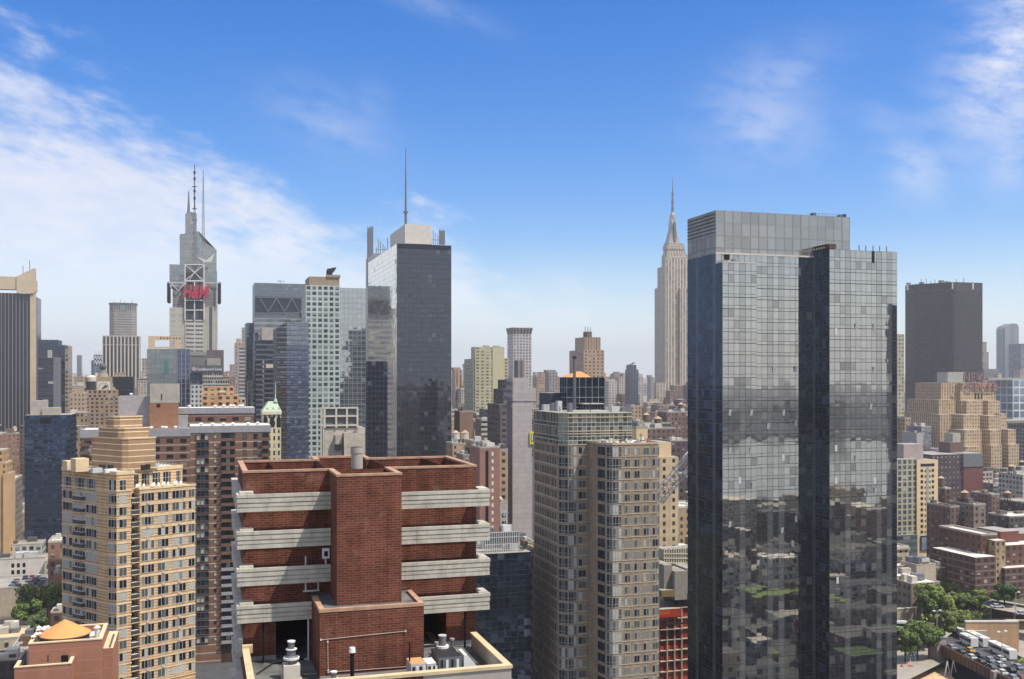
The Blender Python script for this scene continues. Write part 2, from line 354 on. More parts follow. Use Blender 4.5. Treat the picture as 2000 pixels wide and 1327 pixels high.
ORG = {}      # street-grid origin of every root
def tag(o, label=None, cat=None, group=None, kind=None):
    if label: o['label'] = label
    if cat: o['category'] = cat
    if group: o['group'] = group
    if kind: o['kind'] = kind
    return o
def root(name, label, cat, u, v, z=0.0, group=None):
    o = bpy.data.objects.new(name, None); COL.objects.link(o)
    o.empty_display_size = 2
    x_, y_ = xy(u, v); o.location = (x_, y_, z); o.rotation_euler = (0, 0, TH)
    ORG[o.name] = (u, v, z); return tag(o, label, cat, group)
def part(name, mb, parent, kind=None, label=None):
    if not mb.f: return None
    g = ORG[parent.name]
    o = bpy.data.objects.new(name, mb.mesh(name, g)); COL.objects.link(o); o.parent = parent
    ORG[o.name] = g
    if kind: o['kind'] = kind
    if label: o['label'] = label
    return o
def solid(name, mb, label=None, cat=None, org=None, group=None, kind=None):
    """a thing that is one mesh"""
    if org is None:
        us = [p[0] for p in mb.v]; vs = [p[1] for p in mb.v]; zs = [p[2] for p in mb.v]
        org = ((min(us)+max(us))/2, (min(vs)+max(vs))/2, min(zs))
    o = bpy.data.objects.new(name, mb.mesh(name, org)); COL.objects.link(o)
    x_, y_ = xy(org[0], org[1]); o.location = (x_, y_, org[2]); o.rotation_euler = (0, 0, TH)
    ORG[o.name] = org
    return tag(o, label, cat, group, kind)
def inst(name, me, parent, pos, ang=0.0):
    """a part that shares a mesh, placed in street-grid coordinates"""
    g = ORG[parent.name]; o = bpy.data.objects.new(name, me); COL.objects.link(o); o.parent = parent
    o.location = (pos[0]-g[0], pos[1]-g[1], pos[2]-g[2]); o.rotation_euler = (0, 0, ang); return o
def dist2(p): return p[0]**2 + p[1]**2 + (p[2]-H)**2

SKYLINE = []      # (px0, px1, py_top, distance) of what is built: used to keep fillers to what can be seen
def proj(u, v, z):
    x_, y_ = xy(u, v)
    return 1000 + F*x_/y_, HY + F*(H-z)/y_
def mark(u0, u1, v0, v1, z):
    ps = [proj(a, b, z) for a in (u0, u1) for b in (v0, v1)]
    SKYLINE.append((min(p[0] for p in ps), max(p[0] for p in ps), max(p[1] for p in ps), (v0+v1)/2))

WMESH = {}
def win_mesh(key, w, h, cols, frame, panes, rail=0.0, depth=.08, ft=.07, ac=None):
    """one window: frame, mullions and panes; x along the wall, y out of it negative, z up from the sill"""
    k = (key, round(w, 2), round(h, 2), cols, tuple(p.name for p in panes), rail, ac is not None)
    if k in WMESH: return WMESH[k]
    b = MB(); d = depth
    for i in range(cols):
        x0 = -w/2 + w*i/cols; x1 = -w/2 + w*(i+1)/cols; pm = panes[i % len(panes)]
        b.face([(x0,-.03,0),(x1,-.03,0),(x1,-.03,h),(x0,-.03,h)], pm, [(0,0),(1,0),(1,1),(0,1)])
    def fb(x0, x1, z0, z1, dd=d): b.box(x0, x1, -dd, .02, z0, z1, frame, bottom=True)
    fb(-w/2, w/2, -ft, 0); fb(-w/2, w/2, h, h+ft)
    for i in range(cols+1):
        xx_ = -w/2 + w*i/cols; fb(xx_-ft/2, xx_+ft/2, 0, h)
    if rail: fb(-w/2, w/2, h*rail-ft/2, h*rail+ft/2, d*.8)
    if ac: b.box(-.35, .35, -.25, .02, -.75, -.3, ac, bottom=True)
    WMESH[k] = b.mesh('window'); return WMESH[k]
def place_windows(parent, items, name='window', limit=100):
    """items: (mesh, pos, angle). The nearest become parts of their own, the rest one part"""
    items = sorted(items, key=lambda it: dist2((*xy(it[1][0], it[1][1]), it[1][2])))
    for me, p, a in items[:limit]: inst(name, me, parent, p, a)
    rest = items[limit:]
    if not rest: return
    vs, fs, uvs, mi, mats = [], [], [], [], []
    g = ORG[parent.name]
    for me, p, a in rest:
        ca, sa = cos(a), sin(a); off = len(vs)
        for q in me.vertices:
            x_, y_, z_ = q.co
            vs.append((ca*x_-sa*y_+p[0]-g[0], sa*x_+ca*y_+p[1]-g[1], z_+p[2]-g[2]))
        for m in me.materials:
            if m not in mats: mats.append(m)
        for pl in me.polygons:
            fs.append([off+i for i in pl.vertices]); mi.append(mats.index(me.materials[pl.material_index]))
    me = bpy.data.meshes.new(name + 's'); me.from_pydata(vs, [], fs)
    for m in mats: me.materials.append(m)
    me.polygons.foreach_set('material_index', mi); me.uv_layers.new(name='UVMap'); me.update()
    o = bpy.data.objects.new(name + 's', me); COL.objects.link(o); o.parent = parent; o['kind'] = 'stuff'

def text_mesh(body, size, mat, extrude=.2, shear=0.0, bold=0.0):
    cu = bpy.data.curves.new('lettering', 'FONT'); cu.body = body; cu.size = size; cu.extrude = extrude; cu.shear = shear
    cu.align_x = 'CENTER'; cu.offset = bold; cu.resolution_u = 3
    o = bpy.data.objects.new('lettering', cu); COL.objects.link(o)
    dg = bpy.context.evaluated_depsgraph_get(); dg.update()
    me = bpy.data.meshes.new_from_object(o.evaluated_get(dg)); bpy.data.objects.remove(o); bpy.data.curves.remove(cu)
    me.materials.clear(); me.materials.append(mat); return me
def lettering(body, size, mat, parent, u, v, z, ang=0.0, extrude=.25, shear=0.0, bold=0.0, name='lettering', sx=1.0):
    me = text_mesh(body, size, mat, extrude, shear, bold)
    o = bpy.data.objects.new(name, me); COL.objects.link(o); o.parent = parent; g = ORG[parent.name]
    o.location = (u-g[0], v-g[1], z-g[2]); o.rotation_euler = (radians(90), 0, ang); o.scale = (sx, 1, 1); ORG[o.name] = g
    return o

# shared surfaces
ROOF = plain('roof_grey', (150,146,138), .9, var=.5, scale=.12)
ROOF_D = plain('roof_dark', (92,90,88), .9, var=.5, scale=.12)
ROOF_L = plain('roof_light', (205,200,190), .85, var=.4, scale=.12)
CONC = plain('concrete', (168,160,148), .9, var=.3, scale=.3)
CONC_L = plain('concrete_light', (196,190,176), .9, var=.25, scale=.3)
METAL = plain('grey_metal', (120,122,125), .5, .4, var=.2)
METAL_D = plain('dark_metal', (48,48,50), .6, .3, var=.2)
WHITE = plain('white_paint', (215,215,210), .6, var=.12)
WOOD = plain('tank_wood', (110,88,70), .9, var=.4, scale=1.5)
BLACK = plain('dark_void', (14,14,15), .9, var=.1)

def water_tank(parent, u, v, z, r=2.2, h=3.6, name='water_tank', mat=None, legs=2.5):
    b = MB()
    for a in (45, 135, 225, 315):
        p = (u+r*.7*cos(radians(a)), v+r*.7*sin(radians(a)))
        b.bar((p[0], p[1], z), (p[0], p[1], z+legs), .35, METAL_D)
    t = MB(); t.cyl(u, v, r, z+legs, z+legs+h, mat or WOOD, 12, bottom=True)
    o = part(name, t, parent); part('stand', b, o)
    b = MB(); b.cyl(u, v, r*1.08, z+legs+h, z+legs+h+r*.7, plain('tank_cap', (172,150,125), .8), 12, r1=.05); part('tank_cap', b, o)
    return o

class Bd:
    """a building given by pixel columns of its front face and its distance"""
    def __init__(s, name, label, cat, x0, Y, group=None):
        s.v = VY(x0, Y); s.u = U(x0, s.v); s.Y = Y
        s.root = root(name, label, cat, s.u, s.v, 0.0, group); s.p = {}; s.x0 = x0
    def mb(s, part_name):
        return s.p.setdefault(part_name, MB())
    def box(s, x0, x1, top, mat, dv=0.0, dep=20.0, bay=3.0, fh=3.2, part='wall', bot=None, roof=ROOF, xs=None, py_at=None, rim=0.0, sil=False):
        """front face from column x0 to x1, dv metres behind the building's own front, top row given at py_at (x0)"""
        v = s.v + dv; u0, u1 = U(x0, v), U(x1, v); z1 = Z(top, py_at if py_at is not None else (x0+x1)/2, v)
        if sil and x0 > 408: u0 = min(U(x0, v+dep), u0+(u1-u0)*.55)
        if sil and x0 <= 408: u1 = max(U(x1, v+dep), u1-(u1-u0)*.5)
        if xs is not None: dep = (VatU(xs, u0) if xs < x0 else VatU(xs, u1)) - v
        z0 = 0.0 if bot is None else Z(bot, (x0+x1)/2, v)
        s.mb(part).box(u0, u1, v, v+dep, z0, z1, mat, roof, bay, fh)
        if rim:
            b = s.mb('parapet')
            for (a0,a1,b0,b1) in ((u0-.05,u1+.05,v-.05,v+.35),(u0-.05,u1+.05,v+dep-.35,v+dep+.05),(u0-.05,u0+.35,v+.35,v+dep-.35),(u1-.35,u1+.05,v+.35,v+dep-.35)):
                b.box(a0,a1,b0,b1,z1+.005,z1+rim,mat if False else CONC)
        if bot is None or z0 < 60: mark(u0, u1, v, v+dep, z1)
        return u0, u1, v, v+dep, z0, z1
    def done(s):
        s.o = {}
        for nm, b in s.p.items(): s.o[nm] = part(nm, b, s.root)
        return s.root
# ================================================================== red brick tower close in front
BR = brick('red_brick', (104,58,44), (84,47,36), (118,86,71), w=.62, h=.19, big=.38, msize=.02)
COPE = plain('terracotta_coping', (172,136,112), .85, var=.45, scale=1.2)
BCON = plain('balcony_concrete', (184,179,164), .88, var=.45, scale=.8, bump=.2, streak=.26)
DECK = plain('deck_membrane', (104,104,102), .8, var=.95, scale=.5, streak=.3)
PALE = plain('pale_paving', (196,176,140), .9, var=.35, scale=.6)
R = root('apartment_tower', 'red brick apartment tower with pale concrete balconies and a projecting windowless brick shaft', 'apartment tower', 12.6, 84, 0)
uL, uR, vW, vB, zD, zT = 3.35, 22.5, 84.0, 94.5, 76.4, 91.44
sL, sR, vS, vM = 10.1, 15.1, 78.8, 97.5
zR = 89.5
b = MB()
b.box(uL, uR, 73.0, 95.0, 0, zD, BR, DECK)
# wings down to the deck, with the two open bays at deck level
zO = 79.75
b.box(uL, 5.9, vW, vB, zD, zT, BR, False); b.box(5.9, sL, vW, vB, zO, zT, BR, False, bottom=True)
b.box(19.9, uR, vW, vB, zD, zT, BR, False); b.box(sR, 19.9, vW, vB, zO, zT, BR, False, bottom=True)
b.box(sL, sR, vW, vM, zD, zT, BR, False)
part('wall', b, R)
t = .34
b = MB()
outer = [(uL,vW),(sL,vW),(sL,vS),(sR,vS),(sR,vW),(uR,vW),(uR,vB),(sR,vB),(sR,vM),(sL,vM),(sL,vB),(uL,vB)]
inner = [(uL+t,vW+t),(sL+t,vW+t),(sL+t,vS+t),(sR-t,vS+t),(sR-t,vW+t),(uR-t,vW+t),(uR-t,vB-t),(sR-t,vB-t),(sR-t,vM-t),(sL+t,vM-t),(sL+t,vB-t),(uL+t,vB-t)]
b.prism(inner[::-1], zR, zT, BR, False)
par_ = part('parapet', b, R)
b = MB(); e = .05
def off(poly, d):
    out = []
    n = len(poly)
    for i in range(n):
        p, q, r = Vector(poly[i-1]), Vector(poly[i]), Vector(poly[(i+1) % n])
        a = (q-p).normalized(); c = (r-q).normalized()
        na, nc = Vector((a.y,-a.x)), Vector((c.y,-c.x)); bis = (na+nc); bis = bis/ max(.2, bis.dot(na))
        out.append(tuple(q + bis*d))
    return out
O2, I2 = off(outer, e), off(inner[::-1], e)[::-1]
n = len(outer)
for i in range(n):
    j = (i+1) % n
    b.face([(*O2[i], zT+.12), (*O2[j], zT+.12), (*I2[j], zT+.12), (*I2[i], zT+.12)], COPE)
    b.face([(*O2[i], zT-.06), (*O2[j], zT-.06), (*O2[j], zT+.12), (*O2[i], zT+.12)], COPE)
    b.face([(*I2[j], zT-.06), (*I2[i], zT-.06), (*I2[i], zT+.12), (*I2[j], zT+.12)], COPE)
part('coping', b, par_)
b = MB(); b.face([(*p, zR) for p in outer], DECK); part('roof', b, R)
b = MB(); b.prism([(sL,vW),(sL,vS),(sR,vS),(sR,vW)], 76.0, zT, BR, False, sides=(0,1,2)); part('stair_shaft', b, R)
# machine room block at the foot of the shaft
mL, mR, mF, mT = 8.6, 16.5, 77.1, 81.5
b = MB(); b.box(mL, mR, mF, vW-.02, 72, mT, BR, DECK); mr_ = part('machine_room', b, R)
b = MB()
b.box(mL-.04, mL+.36, mF+.3, vW-1.9, mT-.05, mT+.2, COPE); b.box(mR-.36, mR+.04, mF+.3, vW-1.9, mT-.05, mT+.2, COPE); b.box(mL-.04, mR+.04, mF-.04, mF+.3, mT-.05, mT+.2, COPE)
part('coping', b, mr_)
# open bays at deck level: shade of the left one painted as a black back
b = MB()
for a0, a1, dd in ((5.9, sL, 6), (sR, 19.9, 8.5)):
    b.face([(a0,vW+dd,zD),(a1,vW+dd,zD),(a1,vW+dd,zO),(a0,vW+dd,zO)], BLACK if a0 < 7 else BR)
    b.face([(a0,vW,zD+.004),(a1,vW,zD+.004),(a1,vW+dd,zD+.004),(a0,vW+dd,zD+.004)], DECK)
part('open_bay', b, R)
# balconies
vF = 82.85
prof = [(0,.26,.14),(.26,.35,.01),(.35,.66,.11),(.66,.75,.0),(.75,.99,.075),(.99,1.08,.0),(1.08,1.38,.095)]   # from the top down: z range, projection
def balcony(side, zt, a0, a1):
    b = MB()
    for p0, p1, pr in prof:
        b.box(a0, a1, vF-pr, vF+.06, zt-p1, zt-p0, BCON, bottom=True)
    if side < 0:      # wraps round the north side
        for p0, p1, pr in prof:
            b.box(a0-.4-pr, a0, vF-.1+.1, 97, zt-p1, zt-p0-.003, BCON, bottom=True)
            b.box(a0-.4-pr, a0, vF-pr, vF, zt-p1, zt-p0, BCON, bottom=True)
        b.box(a0-.3, a0+.75, vF+.06, vW-.02, zt-.6, zt+.16, BCON)
    else:
        for p0, p1, pr in prof:
            b.box(a1, a1+.8+pr, vF-pr, vW+.9, zt-p1, zt-p0, BCON, bottom=True)
        b.box(a1-.02, a1+.8, vF+.1, vW+.6, zt, zt+.1, BCON)
    part('balcony', b, R)
for i in range(4):
    zt = 89.8 - 2.9*i
    balcony(-1, zt, uL, sL+.0 if i < 3 else mL)
    balcony(1, zt-.22, sR if i < 3 else mR, uR-.05)
for i in range(4, 8):
    zt = 89.8-2.9*i; b = MB()
    for p0, p1, pr in prof: b.box(uL-.4-pr, uL-.003, 74.0 if i > 4 else 84, 97, zt-p1, zt-p0, BCON, bottom=True)
    part('balcony', b, R)
b = MB(); b.box(uL+.6, mL-.1, 73.4, 75.6, zD, zD+.25, PALE); b.box(19.6, 20.4, 76, 82.5, zD+.004, zD+.03, PALE); b.box(19.1, 19.7, 86, 89, zD+.006, zD+.03, PALE); part('paving_and_sun_patch', b, R)  # strip inside the right bay is a sunlit patch put into colour
b = MB()
b.box(uL-.05, uL+.35, 73.0, vW-1.0, zD, 77.55, BR); b.box(uR-.75, uR-.35, 73.0, vW-1.2, zD, 77.55, CONC); b.box(uL-.05, 15.5, 72.6, 73.0, 70, 77.45, BR); b.box(15.5, uR-.35, 72.6, 73.0, 70, 77.45, CONC)
dp_ = part('deck_parapet', b, R)
b = MB()
b.box(uL-.1, uL+.42, 73.1, vW-.9, 77.55, 77.68, PALE); b.box(uR-.82, uR-.28, 73.1, vW-1.1, 77.55, 77.68, PALE); b.box(uL-.1, uR-.28, 72.5, 73.1, 77.45, 77.68, PALE)
b.box(uL-.1, uL+.7, vW-1.0, vW-.5, 77.3, 77.9, PALE)
part('coping', b, dp_)
# chimney
b = MB(); cu_, cv_ = U(697, 86.5), 86.5
b.cyl(cu_, cv_, .5, zR, 92.6, CONC, 20); b.cyl(cu_, cv_, .53, 91.2, 91.3, METAL_D, 20)
ch_ = part('chimney', b, R)
b = MB(); b.cyl(cu_, cv_, .54, 92.6, 93.1, CONC, 20, top=BLACK); part('chimney_cap', b, ch_)
b = MB(); b.box(cu_+.8, cu_+2.6, 86, 89, zR, 90.9, CONC_L); part('roof_hatch', b, R)
# posts, pipes and conduits
for px, v, zt in ((514, vF+.3, 79.9), (908, vF+.3, 79.5)):
    u = U(px, v); b = MB(); b.bar((u,v,zD),(u,v,zt),.14,BLACK); part('post', b, R)
b = MB(); u = mL-.25; b.bar((u,83,zD),(u,83,79.9),.11,WHITE); b.bar((u-.3,83,zD+.1),(u,83,zD+.1),.1,WHITE); part('pipe', b, R)
b = MB(); b.bar((8.2,83.6,mT+.3),(8.2,83.6,84.6),.1,WHITE); b.bar((9.2,83.6,mT+.3),(9.2,83.6,83.2),.1,WHITE); b.bar((8.0,83.6,mT+.3),(9.3,83.6,mT+.3),.1,WHITE); part('pipe', b, R)
def conduit(pts, v, th=.03):
    b = MB(); P = [(U(px, v), v, Z(py, px, v)) for px, py in pts]
    for p, q in zip(P, P[1:]): b.bar(p, q, th, CONC_L)
    for p in (P[0], P[-1]): b.box(p[0]-.06, p[0]+.06, p[1]-.06, p[1]+.02, p[2]-.07, p[2]+.07, CONC_L)
    part('conduit', b, R)
conduit([(627,1250),(792,1233)], mF-.05); conduit([(640,1254),(641,1310)], mF-.05); conduit([(641,1313),(800,1302)], mF-.05)
b = MB(); u = U(636, vF); b.bar((u,vF,zT-2.9*2-1.6),(u,vF,84.6),.1,WHITE); b.box(u-.28,u+.28,vF-.3,vF+.1,84.5,85.3,WHITE); b.box(u-.14,u+.14,vF-.34,vF-.3,84.7,85.1,BLACK); part('security_camera', b, R)
b = MB(); u = U(688, 74.6); b.cyl(u,74.6,.15,zD,79.0,BLACK,10); b.cyl(u,74.6,.25,79.0,79.35,WHITE,12,r1=.2,bottom=True); part('vent_pipe', b, R)
b = MB(); u = U(800, 75.5); b.bar((u,75.5,zD),(u,75.5,79.2),.1,BLACK); part('post', b, R)
GPAINT_ = plain('flashing_metal', (168,168,164), .5, .3, var=.4)
def mushroom(px, py, v, base=True, s=1.0):
    u = U(px, v); b = MB(); z = zD
    if base: b.box(u-.6*s,u+.6*s,v-.6*s,v+.6*s,z,z+1.15*s,CONC_L); b.box(u-.75*s,u+.75*s,v-.75*s,v+.75*s,z+.02,z+.12,CONC); z += 1.15*s
    b.cyl(u,v,.28*s,z,z+.35*s,METAL,12); b.cyl(u,v,.6*s,z+.35*s,z+.5*s,WHITE,14,bottom=True); b.cyl(u,v,.5*s,z+.5*s,z+.6*s,METAL,14,r1=.36*s)
    b.cyl(u,v,.33*s,z+.6*s,z+1.05*s,METAL,12); b.cyl(u,v,.42*s,z+1.05*s,z+1.12*s,WHITE,12,bottom=True); b.cyl(u,v,.24*s,z+1.12*s,z+1.6*s,METAL,12); b.cyl(u,v,.3*s,z+1.6*s,z+1.7*s,WHITE,12)
    part('roof_vent', b, R)
mushroom(569, 1300, 78.2)
# clutter of the deck: drains, hoses, flashing and patches
rz = random.Random(12)
for k in range(7):
    b = MB(); u, v = rz.uniform(uL+1, mL-1), rz.uniform(74, 83); b.box(u, u+rz.uniform(.6,1.8), v, v+rz.uniform(.4,1.4), zD+.004, zD+.012+.002*k, rz.choice([ROOF_D, plain('tar_patch', (52,52,54), .6), plain('pale_patch', (150,146,138))])); part('roof_patch', b, R)
for k in range(6):
    b = MB(); u, v = rz.uniform(mR+.4, 21), rz.uniform(74, 83); b.box(u, u+rz.uniform(.6,1.8), v, v+rz.uniform(.4,1.4), zD+.004, zD+.012+.002*k, rz.choice([ROOF_D, plain('tar_patch', (52,52,54), .6), plain('pale_patch', (150,146,138))])); part('roof_patch', b, R)
b = MB()
for p, q in (((4.2,80,0),(5.5,82.5,0)),((5.5,82.5,0),(8.0,83.2,0)),((17,75,0),(17.2,80,0)),((17.2,80,0),(19.4,83.5,0))): b.bar((p[0],p[1],zD+.06),(q[0],q[1],zD+.06),.09,METAL_D)
part('hose', b, R)
b = MB(); b.box(uL+.36, 5.9, vW-.06, vW-.01, zD, zD+.35, GPAINT_); part('flashing', b, R); b = MB(); b.box(19.9, uR, vW-.06, vW-.01, zD, zD+.35, GPAINT_); part('flashing', b, R); b = MB(); b.box(mL, mR, mF-.05, mF-.005, zD, zD+.3, GPAINT_); part('flashing', b, R)
for k in range(3): b = MB(); u = 17.2+k*1.3; b.cyl(u, 81.5, .12, zD, zD+.7+.2*k, METAL, 8); b.cyl(u, 81.5, .2, zD+.7+.2*k, zD+.85+.2*k, GPAINT_, 8, bottom=True); part('vent_pipe', b, R)
mushroom(652, 1320, 74.2, False, .85)
RUST = plain('rusted_orange', (188,144,92), .8, var=.4, scale=3)
def hvac(px0, px1, v0, v1, h, mat=METAL, top=None, z=zD):
    b = MB(); u0, u1 = U(px0, v0), U(px1, v0); b.box(u0,u1,v0,v1,z+.15,z+h,mat,top or mat,bottom=True)
    b.box(u0+.1,u1-.1,v0+.1,v1-.1,z,z+.15,METAL_D)
    for k in range(4): b.box(u0+.12+(u1-u0)*k/4.3, u0+.12+(u1-u0)*k/4.3+.18, v0-.03, v0, z+.3, z+h-.2, WHITE if k % 2 else METAL_D)
    return part('air_handler', b, R), (u0+u1)/2
GPAINT = plain('grey_unit_paint', (186,186,182), .6, var=.3)
hvac(803, 832, 74.6, 76.4, 1.35, GPAINT, RUST); hvac(834, 852, 74.6, 76.2, 1.3, GPAINT, WHITE); _, um = hvac(858, 902, 75.2, 78.0, 1.5, METAL, METAL_D)
b = MB(); b.cyl(U(864,78),78.0,.5,zD+1.5,zD+1.68,WHITE,16); b.cyl(U(864,78),78.0,.3,zD+1.68,zD+2.4,METAL,16); b.cyl(U(864,78),78.0,.33,zD+2.4,zD+2.48,GPAINT,16); part('roof_vent', b, R)
b = MB(); u = U(905,75.6); b.prism([(u,75.4),(u+1.5,75.4),(u+1.5,77.2),(u,77.2)],zD,zD+1.5,WHITE,poly1=[(u,75.4),(u+.25,75.4),(u+.25,77.2),(u,77.2)]); part('duct_hood', b, R)
SKYLINE.append((465, 952, 905, 84))

# ================================================================== tan striped apartment tower on the left
TAN = striped('tan_striped_brick', (180,140,98), (210,182,138), .74, .55, var=.36)
TAN_D = striped('tan_course_brick', (226,206,170), (160,130,98), 1.5, .86, var=.2)
CREAM = plain('cream_stone', (214,188,150), .85, var=.25)
FR_W = plain('window_frame_pale', (200,196,186), .5, var=.15)
def pane(name, c, rough=.15, spec=.35): return plain(name, c, rough, 0, .3, .3, spec)
G1, G2, G3 = pane('pane_dark', (30,34,40)), pane('pane_grey', (84,86,82)), pane('pane_blind', (170,168,156), .4)
G4, G5 = pane('pane_blue', (46,58,72)), pane('pane_curtain', (128,126,118), .4)
R = root('apartment_tower', 'tan striped brick apartment tower with bay windows and a stepped cream rooftop block', 'apartment tower', U(223, 262), 262)
A0 = (U(223, 262), 262.0)
d2, d1 = (.876, .483), (-.600, .800)
def along(p, d, px):
    r = (C*kx(px)+S)/(C-S*kx(px)); L = (r*p[1]-p[0])/(d[0]-r*d[1]); return (p[0]+d[0]*L, p[1]+d[1]*L), L
def inw(d): return (-d[1], d[0])
Bp, LB = along(A0, d1, 121); Ep, LE = along(A0, d2, 381.5)
zRt = 76.0; FH = 2.92
n2 = inw(d2)
def onr(px, dep=0.0):
    p, _ = along(A0, d2, px); return (p[0]+n2[0]*dep, p[1]+n2[1]*dep)
chA = (A0[0]+d1[0]*2.2, A0[1]+d1[1]*2.2); chB = (A0[0]+d2[0]*.6, A0[1]+d2[1]*.6)
bk = (Bp[0]+d2[0]*24, Bp[1]+d2[1]*24); ek = (Ep[0]+n2[0]*20, Ep[1]+n2[1]*20)
zTerr = 71.6
b = MB()
low = [Bp, chA, chB, onr(256), onr(256, 2.2), onr(273, 2.2), onr(273), Ep, ek, bk]
b.prism(low, 0, zTerr, TAN, PALE)
up = [Bp, chA, chB, onr(262), onr(262, .1), onr(264, .4), (onr(381, 6.5)), (onr(381, 20)), bk]
up = [Bp, chA, chB, onr(262), onr(268, 4.5), onr(381, 6.5), onr(381, 20), bk]
b.prism(up, zTerr, zRt, TAN, ROOF_L)
part('wall', b, R)
def ledge(poly, z, h, pr, mat, name):
    b = MB(); o = off(poly, pr); n = len(poly)
    for i in range(n-3 if name == 'belt_course' else n):
        j = (i+1) % n; a, c, a1, c1 = o[i], o[j], poly[i], poly[j]
        b.face([(*a,z),(*c,z),(*c,z+h),(*a,z+h)], mat); b.face([(*a,z+h),(*c,z+h),(*c1,z+h),(*a1,z+h)], mat); b.face([(*c,z),(*a,z),(*a1,z),(*c1,z)], mat)
    return b
bb = MB()
for k in range(25):
    z = zTerr - 1.0 - FH*k
    if z < 20: break
    q = ledge(low, z, .2, .12, CREAM, 'belt_course')
    i0 = len(bb.v); bb.v += q.v; bb.f += [tuple(i+i0 for i in f) for f in q.f]; bb.t += q.t; bb.m += [bb.mi(CREAM)]*len(q.f); bb.sm += [False]*len(q.f)
part('belt_courses', bb, R, kind='stuff')
part('parapet', ledge(up, zRt-.5, .9, .1, CREAM, 'cap'), R); part('coping', ledge(low, zTerr-.1, .35, .15, CREAM, 'cap'), R)
items = []; rnd = random.Random(3)
PANS = [(G1,G3,G1),(G1,G1,G2),(G3,G3,G5),(G1,G5,G1),(G2,G2,G3),(G5,G1,G1),(G1,G2,G1),(G3,G3,G3)]
AC = plain('air_conditioner', (196,170,150), .6)
def facet_windows(p, d, spans, z0, zend, h, fh=FH, tall=None, first=True, ac=True):
    ang = atan2(d[1], d[0]); k = 0; z = z0
    while z > zend:
        for a, c, n in spans:
            pa, la = along(p, d, a); pc, lc = along(p, d, c); L = (la+lc)/2; wd = abs(lc-la)*.92
            me = win_mesh('tan', wd, h, n, FR_W, rnd.choice(PANS), ac=AC if (ac and n > 2 and rnd.random() < .5) else None)
            items.append((me, (p[0]+d[0]*L, p[1]+d[1]*L, z), ang))
        z -= fh; k += 1
d1r = (-d1[0], -d1[1])
facet_windows(Bp, d1r, [(122.5,142,3),(146,167,4),(168,190,4)], zTerr-2.9, 22, 2.15)
facet_windows(A0, d2, [(232,248,2),(275,302,4),(307,330,3),(335,364,4),(367.5,380.5,2)], zTerr-2.9, 22, 2.15)
chd = (chB[0]-chA[0], chB[1]-chA[1]); cl = hypot(*chd); chd = (chd[0]/cl, chd[1]/cl)
z = zTerr-2.75; ang = atan2(chd[1], chd[0])
pcn, lcn = along(Bp, d1r, 208)
while z > 22:
    items.append((win_mesh('tan', 2.5, 2.15, 3, FR_W, rnd.choice(PANS)), ((chA[0]+chB[0])/2, (chA[1]+chB[1])/2, z), ang))
    pn = onr(264.5, 2.17); items.append((win_mesh('tan', 1.7, 1.9, 2, FR_W, rnd.choice([(G1,G1),(G1,G2)])), (*pn, z), atan2(d2[1], d2[0])))
    z -= FH
# tall windows of the top storey
for a, c, n in ((124,140,3),(147,166,3),(169,188,4)):
    pa, la = along(Bp, d1r, a); pc, lc = along(Bp, d1r, c); L = (la+lc)/2
    items.append((win_mesh('tanT', (lc-la)*.95, 2.9, n, FR_W, (G5,G1,G2), rail=.5), (Bp[0]+d1r[0]*L, Bp[1]+d1r[1]*L, zTerr-.4), atan2(d1r[1], d1r[0])))
items.append((win_mesh('tanT', 2.2, 2.9, 3, FR_W, (G1,G3,G1), rail=.5), ((chA[0]+chB[0])/2, (chA[1]+chB[1])/2, zTerr-.2), ang))
pa, L = along(A0, d2, 240); items.append((win_mesh('tanT', 1.6, 2.7, 2, FR_W, (G1,G2), rail=.5), (*pa, zTerr-.1), atan2(d2[1], d2[0])))
pu0, pu1 = onr(268, 4.5), onr(381, 6.5); du = (pu1[0]-pu0[0], pu1[1]-pu0[1]); lu = hypot(*du); du = (du[0]/lu, du[1]/lu)
for f in (.1, .3, .5, .7, .92):
    items.append((win_mesh('tanT', 2.3 if f < .9 else 1.3, 2.9, 3, FR_W, (G1,G1,G2), rail=.5), (pu0[0]+du[0]*lu*f, pu0[1]+du[1]*lu*f, zTerr+.45), atan2(du[1], du[0])))
place_windows(R, items)
# balconies: a railing slab per floor on the left face and in the recess
RAILG = plain('railing_smoked', (66,68,68), .3, 0, .3)
for k in range(17):
    z = zTerr-2.95-FH*k
    for d, p, a, c, dep in ((d1r, Bp, 146, 167, .9), (d2, A0, 257, 272.5, .0)):
        pa, la = along(p, d, a); pc, lc = along(p, d, c); nn = (d[1], -d[0]); b = MB()
        q0, q1 = pa, pc; m0 = (pa[0]+d[0]*.5+nn[0]*dep, pa[1]+d[1]*.5+nn[1]*dep); m1 = (pc[0]-d[0]*.5+nn[0]*dep, pc[1]-d[1]*.5+nn[1]*dep)
        if dep == 0: m0, m1 = (pa[0]+.02*nn[0], pa[1]+.02*nn[1]), (pc[0]+.02*nn[0], pc[1]+.02*nn[1]); q0 = (pa[0]-nn[0]*2, pa[1]-nn[1]*2); q1 = (pc[0]-nn[0]*2, pc[1]-nn[1]*2)
        poly = [q0, m0, m1, q1]
        b.prism(poly, z-.22, z, CREAM, bottom=True); b.prism(poly, z, z+.95, RAILG, False, sides=(0,1,2)); b.prism(poly, z+.95, z+1.02, FR_W, bottom=True, sides=(0,1,2), top=False)
        part('balcony', b, R)
